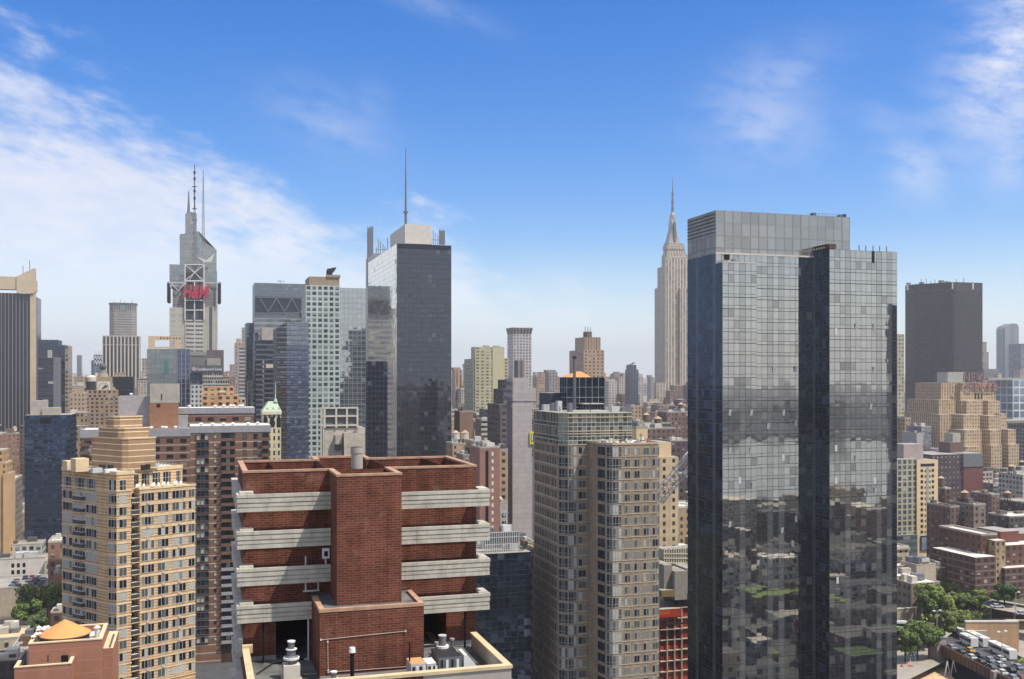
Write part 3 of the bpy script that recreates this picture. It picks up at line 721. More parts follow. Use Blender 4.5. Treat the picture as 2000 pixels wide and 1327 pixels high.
# stepped rooftop block
pb = (U(243, 268), 268.0)
for i, (xl, xr, yt, yb, sh) in enumerate(((180,304,858,912,0),(192.5,291,838,860,2.2),(208,278,815,840,4.6))):
    p = (pb[0]+(d2[0]+d1[0])*0+n2[0]*sh, pb[1]+n2[1]*sh); b = MB()
    l, _ = along(p, d1, xl); r, _ = along(p, d2, xr); ch = 1.0
    l0, r0 = (p[0]+d1[0]*ch, p[1]+d1[1]*ch), (p[0]+d2[0]*ch, p[1]+d2[1]*ch)
    poly = [l, l0, r0, r, (r[0]+d1[0]*(14-sh*1.5), r[1]+d1[1]*(14-sh*1.5)), (l[0]+d2[0]*(11-sh), l[1]+d2[1]*(11-sh))]
    z1 = Z(yt, 243, p[1]); b.prism(poly, zRt if i == 0 else Z(yb, 243, p[1])-1, z1, TAN_D, ROOF_L)
    q = ledge(poly, z1-.1, .35, .12, CREAM, 'cap'); part('coping', q, part('rooftop_block', b, R))
# roof plant, terrace loungers
def roofbox(name, px, v, w, d, h, mat, z=zRt, ang=0):
    u = U(px, v); b = MB(); c_, s_ = d2
    poly = [(u, v), (u+w*c_, v+w*s_), (u+w*c_-d*s_, v+w*s_+d*c_), (u-d*s_, v+d*c_)]
    b.prism(poly, z, z+h, mat); return part(name, b, R)
roofbox('bulkhead', 148, 268, 3.2, 3, 3.2, CREAM); roofbox('bulkhead', 131, 272, 2.6, 3, 2.4, CREAM)
roofbox('air_handler', 181, 264, 2.4, 1.4, 1.1, GPAINT); roofbox('air_handler', 206, 263, 2.8, 1.2, .9, WHITE); roofbox('cooling_fan', 197, 268, 1.2, 1.2, 1.6, METAL_D); roofbox('cooling_fan', 214, 268, 1.0, 1.2, 1.5, METAL_D)
roofbox('cooling_fan', 278, 268, .9, .9, 1.3, METAL_D); roofbox('cooling_fan', 287, 270, .9, .9, 1.3, METAL_D); roofbox('air_handler', 293, 272, 2.2, 1.5, 1.1, GPAINT)
b = MB(); u, v = onr(312, 9); 
for k in range(9):
    p0 = (u+d2[0]*k*1.05, v+d2[1]*k*1.05); b.bar((p0[0],p0[1],zRt+.3),(p0[0]+d2[0]*.8,p0[1]+d2[1]*.8,zRt+1.5-.12*abs(k-4)),.14,METAL); b.bar((p0[0]-.6,p0[1]+2,zRt+.3),(p0[0],p0[1],zRt+1.2),.12,METAL)
part('pergola_frame', b, R)
for k, px in enumerate((268,272,277,282,301,306,311,322,326,330,345,350,355)):
    p = onr(px, 1.0+(k % 3)*.5); b = MB(); z = zTerr+.25
    b.box(p[0], p[0]+.5, p[1], p[1]+1.2, z+.2, z+.32, WHITE, bottom=True); b.bar((p[0]+.25,p[1]+1.2,z+.3),(p[0]+.25,p[1]+1.6,z+.85),.45,WHITE,.1)
    b.box(p[0]+.02,p[0]+.1,p[1]+.1,p[1]+.2,z,z+.2,WHITE); b.box(p[0]+.4,p[0]+.48,p[1]+1,p[1]+1.1,z,z+.2,WHITE)
    q = solid('sun_lounger', b, 'white sun lounger set out on the terrace of the tan striped tower', 'lounger', group='white loungers on the tan tower terrace')
SKYLINE.append((120, 381, 815, 262))

# ================================================================== brown balconied apartment complex behind the tan tower
BRN = fac('brown_brick_plain', (130,98,76), ww=0, grime=.3, stripe=.55)
BRN2 = plain('brown_brick_dark', (108,82,66), .9, var=.35)
FASC = plain('fascia_grey', (150,148,150), .85, var=.25)
X = Bd('apartment_block', 'brown brick slab with dark glass bays, between the tan striped and red brick towers', 'apartment block', 372, 352)
u0,u1,v0,v1,_,zt = X.box(372, 527, 832, BRN, dep=17, bay=1.0, fh=2.8)
X.done(); R = X.root
b = MB(); b.box(u0-.3, u1+.3, v0-.3, v1+.3, zt-2.3, zt+.05, FASC, ROOF_L); part('fascia', b, R)
items = []; rnd = random.Random(8); fh = 2.8
uA, uB = U(384, v0), U(408, v0); uC, uD = U(432, v0), U(459, v0)
b = MB(); b.box(uC-.05, uD+.05, v0-.03, v0+.01, 0, zt-2.4, plain('recess_shade', (70,52,42), .9)); part('recess_panel', b, R)  # dark sheet: shade of the balcony recess put into its colour
for k in range(29):
    z = zt-2.4-fh*(k+1)
    if z < 5: break
    items.append((win_mesh('bay', uB-uA, 2.0, 3, METAL, rnd.choice([(G1,G1,G4),(G3,G1,G3),(G2,G3,G2),(G1,G4,G1),(G3,G3,G1)]), depth=.35), ((uA+uB)/2, v0-.03, z+.55), 0))
    items.append((win_mesh('small', .9, 1.0, 1, METAL_D, (G3 if rnd.random() < .6 else G1,)), (U(420.5, v0), v0, z+1.0), 0))
    for px, w in ((478, 1.3), (499, 1.3)):
        items.append((win_mesh('sq', w, 1.7, 1, METAL_D, (rnd.choice([G2,G1,G3,G2]),)), (U(px, v0), v0, z+.6), 0))
    items.append((win_mesh('balc', uD-uC-.6, 1.5, 3, METAL_D, rnd.choice([(G1,G1,G4),(G1,G3,G1),(G4,G1,G1)])), ((uC+uD)/2, v0-.03, z+1.0), 0))
    b = MB(); b.box(uC, uD, v0-1.3, v0-.04, z-.1, z+.08, FASC, bottom=True); b.box(uC, uD, v0-1.42, v0-1.3, z-.1, z+1.0, BRN2 if k < 16 else FASC, bottom=True)
    part('balcony', b, R)
    if k % 1 == 0:
        ub0, ub1 = U(512, v0), U(525, v0); b = MB(); b.box(ub0, ub1, v0-1.2, v0-.04, z-.1, z+.08, FASC, bottom=True); b.box(ub0, ub1, v0-1.3, v0-1.2, z-.1, z+1.0, BRN2, bottom=True); part('balcony', b, R)
        items.append((win_mesh('balc', ub1-ub0-.3, 1.5, 2, METAL_D, (G1,G1)), ((ub0+ub1)/2, v0-.02, z+.9), 0))
place_windows(R, items)
BRN_F = fac('brown_brick_recesses', (128,96,76), glass=(34,34,38), ww=.5, wh=.5, blindp=.15, grime=.3, stripe=.5)
def vents(parent, n, u0, u1, v0, v1, z, seed):
    r_ = random.Random(seed)
    for i in range(n):
        u, v = r_.uniform(u0, u1), r_.uniform(v0, v1); b = MB(); b.cyl(u,v,.45,z,z+.7,WHITE,10); b.cyl(u,v,.8,z+.7,z+1.1,WHITE,10,r1=.3,bottom=True); part('roof_vent', b, parent)
vents(R, 6, u0+2, u1-2, v0+1, v0+6, zt, 4)
X = Bd('apartment_block', 'brown brick slab with grey roof fascia, one step behind and above the brown balconied slab', 'apartment block', 350, 392)
u0,u1,v0,v1,_,zt = X.box(350, 496, 797, BRN_F, dep=14, bay=4.4, fh=2.9)
X.done(); b = MB(); b.box(u0-.3, u1+.3, v0-.3, v1+.3, zt-2.2, zt+.05, FASC, ROOF_L); part('fascia', b, X.root); vents(X.root, 7, u0+3, u1-3, v0+1, v0+6, zt, 5)
X = Bd('apartment_block', 'brown brick slab with pale roof edge behind the stepped top of the tan tower', 'apartment block', 158, 372)
u0,u1,v0,v1,_,zt = X.box(158, 371, 840, BRN_F, dep=18, bay=5.0, fh=2.9, roof=ROOF_L)
X.done(); b = MB(); b.box(u0-.3, u1+.3, v0-.3, v0+.4, zt-2.6, zt+.3, FASC); b.box(u0-.3, u1+.3, v1-.4, v1+.3, zt-.6, zt+.3, FASC); b.box(u0-.3, u0+.3, v0+.4, v1-.4, zt-.6, zt+.3, FASC); part('fascia', b, X.root); vents(X.root, 5, u0+24, u1-3, v0+1, v0+5, zt, 6)
for k in range(9):
    z = zt-2.6-2.9*(k+1); b = MB(); ua, ub = U(159,v0), U(176,v0); b.box(ua-.6, ub, v0-1.3, v0-.02, z-.1, z+.1, FASC, bottom=True); b.box(ua-.6, ub, v0-1.4, v0-1.3, z-.1, z+1.0, BRN2, bottom=True); part('balcony', b, X.root)
X = Bd('stair_tower', 'square brick stair tower with a pale concrete cap above the brown slabs', 'stair tower', 292, 384)
ub0,ub1,vb0,vb1,_,zb = X.box(292, 348, 787, plain('orange_brown_brick', (146,106,80), .9, var=.3), dep=9, bay=1, fh=1)
X.box(293, 350, 750, CONC, dv=-.05, dep=9.3, bot=787, part='cap'); X.box(348,367,812,FASC,dv=1,dep=6,part='annex')
X.done()
b = MB(); b.box(U(306,vb0),U(313,vb0),vb0-.12,vb0-.02,zb-1.6,zb-.4,BLACK); part('window', b, X.root); b = MB(); b.box(U(315,vb0),U(316.5,vb0),vb0-.25,vb0-.06,zb+1.2,zb+3.4,BLACK); part('slot', b, X.root)
X = Bd('lift_housing', 'lilac grey concrete lift housing left of the square brick stair tower', 'roof housing', 232, 386)
ua,ub,va,vb,_,zl = X.box(232, 293, 774, plain('lilac_concrete', (160,154,154), .9, var=.35), dep=9); X.done(); vents(X.root, 1, ua+4, ua+5, va+1, va+3, zl, 7)

# ================================================================== taupe apartment towers in the centre
TPE = brick('taupe_brick', (146,130,108), (128,114,95), (154,140,120), w=.9, h=.3, big=.28)
TRIM = plain('taupe_trim', (186,166,138), .85, var=.2)
X = Bd('apartment_tower', 'tall taupe brick apartment tower with glazed top floors, right of the lilac slab', 'apartment tower', 1110, 268)
R = X.root; v0 = X.v; u0 = X.u; zt = Z(807, 1110, v0); uE = U(1234, v0); vBk = VatU(1045, u0-1.6)
zG = Z(868, 1135, v0)
ch = 2.0
poly = [(u0-ch, v0+ch), (u0, v0), (uE, v0), (uE, vBk), (u0-ch, vBk)]
b = MB(); b.prism(poly, 0, zG, TPE, False); part('wall', b, R)
GLT = glass('glazed_top', (58,62,58), (206,208,200), .22, (172,170,158), .07, .06, .01, .45, (128,132,120), span=.28)
b = MB(); b.prism(poly, zG, zt, GLT, ROOF, bay=1.25, fh=3.6); part('glazed_floors', b, R)
b = MB()
for z in (zt-.2, zt-1.3, zt-4.9, zt-5.6, zG-.2):
    q = ledge(poly, z, .22, .16, TRIM, 'belt_course'); i0 = len(b.v); b.v += q.v; b.f += [tuple(i+i0 for i in f) for f in q.f]; b.t += q.t; b.m += [b.mi(TRIM)]*len(q.f); b.sm += [False]*len(q.f)
part('cornice', b, R)
items = []; rnd = random.Random(21); fh = 2.94
PW = [(G5,G5),(G3,G5),(G1,G5),(G2,G5),(G1,G1),(G2,G5),(G2,G2),(G1,G2)]
FRT = plain('window_frame_grey', (168,166,158), .5, var=.2); FRD = plain('window_frame_dark', (112,106,96), .6, var=.2)
k = 0; z = zG-2.5
while z > 8:
    items.append((win_mesh('tpe', 2.1, 1.75, 2, FRT, rnd.choice(PW)), (U(1137, v0), v0, z), 0))
    items.append((win_mesh('tpeB', 2.2, 2.35, 3, FRT, rnd.choice([(G1,G2,G3),(G3,G3,G2),(G1,G1,G2),(G2,G5,G3)]), rail=.3), (u0+1.15, v0, z-.3), 0))
    items.append((win_mesh('tpeB', 2.6, 2.35, 3, FRT, rnd.choice([(G1,G2,G1),(G2,G3,G2),(G1,G1,G2)]), rail=.3), (u0-ch/2, v0+ch/2, z-.3), -pi/4))
    nc = 9
    for i in range(nc):
        vv = v0+ch+1.5 + (vBk-v0-ch-2.5)*(i+.4)/nc
        items.append((win_mesh('tpeS', 1.2, 1.8, 2, FRD, rnd.choice([(G1,G2),(G2,G2),(G1,G1),(G2,G5)]), ft=.05), (u0-ch, vv, z), -pi/2))
    z -= fh
# the nearest windows count most: keep the front ones first
place_windows(R, items)
b = MB()
zz = zG-fh
while zz > 8: 
    b.box(u0-ch-.08, u0-ch-.02, v0+ch, vBk, zz, zz+.22, TRIM, bottom=True); b.box(u0+2.4, uE, v0-.08, v0-.02, zz, zz+.22, TRIM, bottom=True); zz -= fh
part('belt_courses', b, R, kind='stuff')
mark(u0-ch, uE, v0, vBk, zt)
for i, (px, dv, w, h) in enumerate(((1062,22,3,1.6),(1078,18,2,2.2),(1090,14,1.2,2.8),(1112,8,1,2.4),(1195,6,2.5,1.4),(1215,5,3,1.2))):
    b = MB(); u = U(px, v0+dv); b.box(u, u+w, v0+dv, v0+dv+2, zt, zt+h, METAL if i % 2 else GPAINT); part('rooftop_unit', b, R)
for i in range(7):
    u = u0+rnd.uniform(0, 10); v = v0+rnd.uniform(6, 22); b = MB(); b.bar((u,v,zt),(u,v,zt+rnd.uniform(1.5,3.5)),.16,METAL_D); part('antenna', b, R)

X = Bd('apartment_tower', 'lower taupe brick apartment tower with cluttered gravel roof, in front of the glazed-top tower', 'apartment tower', 1188, 259)
R = X.root; v0 = X.v; u0 = X.u; uE = U(1290, v0); zt = Z(868, 1230, v0); vBk = v0+20; ch = 1.8
poly = [(u0-1.0, v0+5.5), (u0, v0+1.2), (u0+1.2, v0), (uE-.9, v0), (uE, v0+.9), (uE, vBk), (u0-1.0, vBk)]
b = MB(); b.prism(poly, 0, zt, TPE, ROOF_L); part('wall', b, R)
part('coping', ledge(poly, zt-.1, .5, .12, TRIM, 'cap'), R)
items = []; k = 0; z = zt-2.7
while z > 8:
    for px in (1225.5, 1244, 1262, 1279.5):
        items.append((win_mesh('tpe', 1.5, 1.7, 2, FRT, rnd.choice(PW)), (U(px, v0), v0, z), 0))
    items.append((win_mesh('tpeB', U(1214,v0)-u0-1.2, 2.4, 3, FRT, rnd.choice([(G1,G2,G3),(G3,G3,G2),(G1,G1,G2),(G2,G5,G3),(G3,G3,G3)]), rail=.28), ((U(1214,v0)+u0+1.2)/2, v0, z-.35), 0))
    items.append((win_mesh('tpeC', 1.5, 2.4, 2, FRT, rnd.choice([(G1,G2),(G2,G3)]), rail=.28), (u0+.6, v0+.6, z-.35), -pi/4))
    items.append((win_mesh('tpeS', 3.0, 1.9, 3, METAL_D, rnd.choice([(G1,G1,G4),(G1,G4,G1)])), (u0-.5, v0+3.35, z), atan2(-4.3, 1.0)))
    items.append((win_mesh('tpeC', 1.1, 2.0, 1, FRT, (G2,)), (uE-.45, v0+.45, z-.2), pi/4))
    z -= fh
place_windows(R, items)
b = MB(); zz = zt-fh-.2
while zz > 8:
    b.box(U(1214,v0), uE-.9, v0-.08, v0-.02, zz, zz+.2, TRIM, bottom=True); zz -= fh
part('belt_courses', b, R, kind='stuff')
rnd = random.Random(5)
for i in range(26):
    u = rnd.uniform(u0+.5, uE-1); v = rnd.uniform(v0+1, v0+12); h = rnd.choice([.4,.6,.9,1.3,2.6]); b = MB()
    if h > 2: b.bar((u,v,zt),(u,v,zt+h),.14,METAL_D); b.bar((u-.5,v,zt+h*.8),(u+.5,v,zt+h*.8),.1,METAL_D); nm = 'antenna'
    else:
        w = rnd.uniform(.4,1.4); b.box(u,u+w,v,v+w,zt,zt+h,rnd.choice([GPAINT,METAL,CONC_L,WHITE,plain('rust_unit',(150,104,88))])); nm = 'rooftop_unit'
    part(nm, b, R)
mark(u0, uE, v0, vBk, zt)

# ================================================================== big glass tower on the right
MAIN = dict(mull=(52,53,55), lw=.055, lh=.05, span=.3, colvar=.7)
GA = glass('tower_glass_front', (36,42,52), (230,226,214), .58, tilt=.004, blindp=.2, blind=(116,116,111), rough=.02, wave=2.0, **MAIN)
GB = glass('tower_glass_side_darkened', (20,27,38), (150,178,215), .10, tilt=.02, blindp=.34, blind=(70,82,100), rough=.05, **MAIN)  # front glass darkened: the side's dark reflections are put into its colour
GLV = glass('tower_louvre_front', (120,120,116), (220,220,212), .28, (120,118,112), .1, .06, .006, 0.0, span=0.0, rough=.06)
X = Bd('glass_tower', 'tall grey mirrored glass tower of two joined slabs, right of centre', 'glass tower', 1411, 275.7)
R = X.root; vM_, vN = 250.8, 247.0
u0 = U(1411, 247.0); u2 = U(1660, vM_); vBk = VatU(1343, u0)
zt = Z(411, 1398, vM_); zLine = Z(495, 1400, vM_); zBay = Z(513, 1411, vN)
wv = 243.2; wu0 = U(1620, wv); wu1 = U(1752, wv); zW = Z(487, 1620, wv)
b = MB()
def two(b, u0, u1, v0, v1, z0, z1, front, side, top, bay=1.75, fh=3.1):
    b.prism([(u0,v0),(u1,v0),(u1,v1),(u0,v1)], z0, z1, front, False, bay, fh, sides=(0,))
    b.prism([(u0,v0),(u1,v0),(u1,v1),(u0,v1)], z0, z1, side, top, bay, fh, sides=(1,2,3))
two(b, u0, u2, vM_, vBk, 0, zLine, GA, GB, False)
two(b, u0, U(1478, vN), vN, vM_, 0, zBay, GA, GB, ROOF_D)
part('curtain_wall', b, R)
b = MB(); two(b, u0, u2, vM_, vBk, zLine, zt, GLV, glass('tower_louvre_side', (112,112,110), (210,212,212), .12, (96,96,94), .1, .06, .006, 0, rough=.08), ROOF_D, bay=2.6, fh=3.4); part('plant_screen', b, R)
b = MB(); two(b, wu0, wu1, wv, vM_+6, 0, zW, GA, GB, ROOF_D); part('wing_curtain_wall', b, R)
b = MB(); b.box(u0-.05, u2, vM_-.25, vM_, zLine-.2, zLine+.25, CONC_L); b.box(u0-.1, U(1478, vN), vN-.12, vM_, zBay, zBay+.3, CONC_L); part('ledge', b, R)
b = MB()
for k in range(6): b.box(u0-.22, u0, vM_, vBk, zt-1.0-k*1.0, zt-.86-k*1.0, METAL_D, bottom=True)
part('louvres', b, R)
b = MB(); b.box(U(1414,vM_), U(1425,vM_), vM_-.05, vM_-.01, Z(508,1420,vM_), Z(494,1420,vM_), BLACK); part('opening', b, R)
b = MB(); b.box(U(1703,wv), U(1708,wv), wv-.05, wv-.01, Z(514,1705,wv), Z(491,1705,wv), BLACK); part('opening', b, R)
b = MB(); b.box(U(1431,vN+1), U(1437,vN+1), vN+1, vN+1.8, zBay, zBay+1.2, METAL); part('rooftop_unit', b, R)
# window-washing gantry on the wing roof and five posts
b = MB(); gz = zW+.2; pA, pB = (wu0+.1, wv+1.0), (wu0+.1, vM_+1.5)
for dz in (0, 1.1): b.bar((pA[0],pA[1],gz+dz),(pB[0],pB[1],gz+dz),.45,METAL_D)
for k in range(8):
    f = k/7; vv = pA[1]+(pB[1]-pA[1])*f; b.bar((pA[0],vv,gz),(pA[0],vv,gz+1.1),.22,METAL_D)
    if k < 7: b.bar((pA[0],vv,gz),(pA[0],vv+2,gz+1.1),.18,plain('gantry_wood',(140,110,84)))
b.box(pA[0]-.1, pA[0]+2.2, pA[1]-.8, pA[1]+1.0, gz, gz+1.3, plain('gantry_brown', (84,66,56)))
part('gantry', b, R)
for px in (1678, 1691, 1705, 1718, 1731.5):
    u = U(px, wv+3); b = MB(); b.bar((u,wv+3,zW),(u,wv+3,zW+1.9),.2,METAL); part('post', b, R)
GRN = plain('green_tarpaulin', (70,110,110), .8)
for px, w, h, mt in ((1588,1.0,1.5,GRN),(1598,1.5,.7,plain('maroon_unit',(96,60,60))),(1640,1.2,1.3,GRN),(1648,.8,1.6,METAL_D),(1570,1.4,.4,METAL),(1612,3.6,.35,GRN),(1625,1.6,.5,METAL_D)):
    u = U(px, vM_+4); b = MB(); b.box(u, u+w, vM_+4, vM_+5.5, zt, zt+h, mt); part('rooftop_unit', b, R)
b = MB()
for k in range(11):
    u = U(1588+k*6.2, vM_+3); b.bar((u,vM_+3,zt),(u,vM_+3,zt+1.2),.07,METAL)
b.bar((U(1588,vM_+3),vM_+3,zt+1.2),(U(1650,vM_+3),vM_+3,zt+1.2),.08,METAL); part('railing', b, R)
LP = plain('open_pane', (196,196,190), .35, var=.1)
bm = MB(); bm.bar((0,-.05,0),(0,-.4,1.6),.75,LP,.05); wme = bm.mesh('open_window')
bm = MB(); bm.box(-.36,.36,-.03,.0,0,1.75,LP); wmf = bm.mesh('blind')
for px, py in ((1425,812),(1467,812),(1530,812),(1553,833),(1425,886),(1467,886),(1425,1030),(1530,900),(1555,1020),(1511,727),(1553,727),(1478,905),(1500,838),(1548,1068),(1527,1042),(1445,945),(1470,955),(1480,1105)):
    vv = vN if px < 1478 else vM_; inst('open_window', wme if py % 3 else wmf, R, (U(px, vv), vv-.01, Z(py, px, vv)))
for px, py in ((1633,654),(1672,644),(1707,644),(1707,728),(1633,882),(1672,902),(1709,945),(1709,965),(1633,945),(1636,1140),(1700,800)):
    inst('open_window', wme if py % 3 else wmf, R, (U(px, wv), wv-.01, Z(py, px, wv)))
mark(u0, u2, vM_, vBk, zt); mark(wu0, wu1, wv, vM_, zW)
# ================================================================== dark tower with a pale mirrored side, and the masted tower behind it
OF = glass('dark_tower_front', (24,28,36), (175,178,186), .17, (40,42,46), .06, .07, .012, .06, (84,90,94), span=.22, rough=.03)
OS = glass('dark_tower_side_paled', (120,116,108), (255,248,234), .8, (140,136,130), .04, .04, .003, .02, (60,60,60), rough=.04, wave=2.0)  # side glass paler than the front: sky reflection put into its base colour
X = Bd('glass_tower', 'dark glass apartment tower with a pale mirrored north side, standing alone left of centre', 'glass tower', 775, 651)
R = X.root
u0, v0 = X.u, X.v; u1 = U(881.5, v0); vB_ = VatU(719, u0); zt = Z(476, 775, v0)
b = MB(); P = [(u0,v0),(u1,v0),(u1,vB_),(u0,vB_)]
b.prism(P, 0, zt, OF, ROOF_D, 2.6, 3.15, sides=(0,1,2)); b.prism(P, 0, zt, OS, False, 3.2, 3.15, sides=(3,)); part('curtain_wall', b, R)
b = MB(); b.box(u0+.5, u1-.5, v0-.12, v0-.02, zt-3, zt-.1, plain('parapet_black', (28,32,40), .4)); part('parapet', b, R)
mark(u0, u1, v0, vB_, zt)
bm = MB(); bm.box(-.6,.6,-.05,.0,0,2.2,BLACK); wme2 = bm.mesh('open_window')
for px, py in ((742,565),(744,583),(761,572),(764,574),(728,585),(735,625),(755,625),(765,622),(770,617),(732,530)):
    vv = VatU(px, u0); inst('open_window', wme2, R, (u0-.01, vv, Z(py, px, vv)), -pi/2)
X = Bd('glass_tower', 'narrow black glass slab at the left foot of the dark tower with the pale side', 'glass tower', 718, 640)
u0_, v0_ = X.u, X.v
X.box(718, 757, 706, glass('black_slab', (16,22,32), (130,150,180), .2, (36,42,50), .08, .08, .03, .1, (90,100,105), span=.2), dep=9, bay=2.4, fh=3.15, roof=ROOF_D); X.done()

LAT = fac('rod_screen', (172,170,166), (112,112,112), ww=1.0, wh=.45, blindp=0, grime=.1)
X = Bd('office_tower', 'pale office tower with one tall thin mast, peeking out behind the dark glass tower', 'office tower', 790, 870)
R = X.root; v = X.v
X.box(792, 843, 476, LAT, dep=48, bay=3, fh=1.6)
p0 = X.box(791, 842, 439, plain('mast_housing', (206,198,184), .7, var=.2), dv=3, dep=18, bay=6, fh=5, bot=480, part='mast_housing', xs=762)
X.box(731, 790, 496, LAT, dv=6, dep=46, bay=3, fh=1.6, part='wing')
X.done()
b = MB(); mu, mv = U(792.5, v+5), v+5
zz = lambda py: Z(py, 792.5, mv)
b.cyl(mu, mv, 1.15, zz(440), zz(415), METAL, 8); b.cyl(mu, mv, 2.2, zz(416), zz(413), METAL, 8, bottom=True); b.cyl(mu, mv, 1.0, zz(413), zz(350), METAL, 8, r1=.7); b.cyl(mu, mv, .7, zz(350), zz(288), METAL, 8, r1=.25)
part('mast', b, R)
def screen(px0, px1, py0, py1, dv, slope=0):
    b = MB(); v_ = v+dv; n = 5; a, c = U(px0, v_), U(px1, v_)
    for i in range(n+1):
        uu = a+(c-a)*i/n; zt_ = Z(py0+slope*i/n*10+(i % 2)*3, px0, v_); b.bar((uu,v_,Z(py1,px0,v_)),(uu,v_,zt_),.9 if i % 2 else .6,METAL)
    for k in range(7):
        zz_ = Z(py1+(py0-py1)*k/7, px0, v_); b.bar((a,v_,zz_),(c,v_,zz_),.3,METAL)
    part('screen', b, R)
screen(718, 728, 443, 560, 42, -0.3); screen(858, 868, 448, 478, 2)
b = MB(); a, c = U(717.5, v+44), U(721, v+44); b.box(a, c, v+42, v+46, Z(700,718,v+44), Z(450,718,v+44), fac('screen_strip', (150,148,142), (70,68,66), ww=1, wh=.5, blindp=0)); part('screen', b, R)
for i, px in enumerate((735,739,743,748,752,757,846,850,855)):
    v_ = v+(26-i*2 if i < 6 else 2); u = U(px, v_); b = MB(); z0 = Z(497 if i < 6 else 478, px, v_); b.bar((u,v_,z0-4),(u,v_,z0+6+(i*7)%9),.5,METAL); b.bar((u-1.4,v_,z0+4),(u+1.4,v_,z0+4),.3,METAL); part('antenna', b, R)

# ================================================================== grid-fronted tower, its green-glass neighbours
GRID = fac('white_green_grid', (178,188,180), (40,52,54), ww=.66, wh=.62, blindp=.45, blind=(128,138,134), grime=.1)
SKG = glass('silver_skin', (70,76,80), (228,228,222), .52, (130,134,132), .07, .08, .012, .06, (130,140,140), span=.3)
X = Bd('office_tower', 'pale green gridded office tower with brown rooftop housing and a small dark crane', 'office tower', 597, 600)
R = X.root
X.box(597, 664, 558, GRID, dep=26, bay=3.4, fh=3.15); X.box(663.5, 714.5, 563, SKG, dv=.6, dep=24, bay=2.5, fh=3.15)
X.box(604, 663, 541, plain('bronze_housing', (150,134,112), .7, var=.25), dv=2, dep=24, bot=560, part='roof_housing'); X.box(638, 665, 537, plain('bronze_housing', (150,134,112)), dv=1.4, dep=4, bot=542, part='roof_housing')
X.done()
v_ = X.v+4
b = MB()      # rooftop crane, folded: cab, slewing legs and a raised jib
Q = lambda px, py: (U(px, v_), v_, Z(py, px, v_))
for p, q, t_ in (((640,539),(640,529),1.5),((646,539),(645,530),1.7),((639.5,530.5),(648,529.5),3.0),((647,531),(652,525.5),2.3),((650,525.5),(656,524),1.1),((643,540),(649,536),.8),((646,533),(649,538),.7)): b.bar(Q(*p), Q(*q), t_, METAL_D)
solid('rooftop_crane', b, 'small dark folded crane standing on the brown housing atop the green gridded tower', 'crane')
TEAL = glass('teal_glass', (26,44,50), (170,200,205), .26, (60,74,78), .06, .1, .012, .08, (100,120,120), span=.3)
DKB = glass('dark_blue_glass', (26,32,44), (170,185,205), .24, (70,76,84), .06, .14, .014, .1, (96,104,112), span=.3)
BAND = fac('dark_band_offices', (96,100,106), (24,28,38), ww=1.0, wh=.66, blindp=.12, blind=(70,76,84), grime=.15)
X = Bd('office_tower', 'broad dark glass office tower with a cross-braced band below its flat top', 'office tower', 497, 1010)
R = X.root
u0,u1,v0,v1,_,zt = X.box(497, 603, 554, glass('smoke_glass', (58,66,72), (190,200,205), .26, (74,82,86), .04, .05, .01, .05, (110,116,118), span=.25), dep=40, bay=3, fh=4.0)
X.box(496.5, 602, 622, fac('pale_banded', (150,150,150), (90,96,104), ww=1, wh=.55, blindp=.2), dv=-1.5, dep=1.45, bay=6, fh=5.2, part='podium_band'); X.box(498.5, 594, 580, plain('braced_band_glass', (40,50,60), .2), dv=-1.8, dep=1.75, bot=611, part='braced_band')
X.done()
b = MB(); vv = v0-2.1
Q = lambda px, py: (U(px, vv), vv, Z(py, px, vv))
for p, q in (((499,581),(594,583)),((499,612),(585,611)),((585,611),(602,598)),((508,583),(524,609)),((540,583),(524,609)),((540,583),(556,609)),((570,583),(556,609)),((570,583),(584,609))): b.bar(Q(*p), Q(*q), .9, METAL)
part('bracing', b, R); b = MB(); b.bar(Q(541,549.5),Q(556,549.5),.5,METAL); b.bar(Q(548,554),Q(546,547),.4,METAL); part('antenna', b, R)
X = Bd('office_tower', 'slim teal glass slab left of the broad cross-braced tower', 'office tower', 481, 1060)
X.box(481, 497, 631, TEAL, dep=40, bay=3, fh=4.0); X.done()
X = Bd('office_tower', 'dark banded office tower with a pale blank plant box on top, below the cross-braced tower', 'office tower', 500, 860)
X.box(500, 541, 664, BAND, dep=26, bay=4, fh=4.2); X.box(511, 540, 640, CONC, dv=.5, dep=20, bot=666, part='plant_box'); X.box(497, 505, 650, DKB, dv=2, dep=18, bay=3, fh=4, part='side_tower'); X.done()
X = Bd('office_tower', 'dark banded office block with a cream sign band, left of the angular glass tower', 'office tower', 516, 760)
X.box(516, 545, 702, BAND, dep=20, bay=3.4, fh=3.6); X.box(519.5, 544, 712, plain('cream_band', (202,190,160)), dv=-.3, dep=.28, bot=719, part='sign_band'); X.done()
# angular glass hotel tower
X = Bd('hotel_tower', 'angular blue grey glass tower with a slanted fold, in front of the green gridded tower', 'hotel tower', 541, 555)
R = X.root; v0 = X.v
HG = glass('hotel_glass', (52,58,74), (180,190,210), .24, (40,44,56), .06, .2, .03, .12, (90,98,116), span=.35); HG2 = glass('hotel_glass_facet', (66,66,68), (190,190,190), .28, (50,50,54), .05, .3, .05, .08, (104,104,108), span=.35)
a, m_, c = U(541, v0), U(560, v0-3), U(603, v0+2)
b = MB()
def fquad(p, q, z00, z01, z10, z11, mat, bay=2.3, fh=2.7):
    L = hypot(q[0]-p[0], q[1]-p[1]); nb = max(1, round(L/bay))
    b.face([(*p,z00),(*q,z10),(*q,z11),(*p,z01)], mat, [(0,z00/fh),(nb,z10/fh),(nb,z11/fh),(0,z01/fh)])
zA, zM, zC = Z(640,541,v0), Z(630,560,v0), Z(629,600,v0)
zm = Z(676,560,v0)
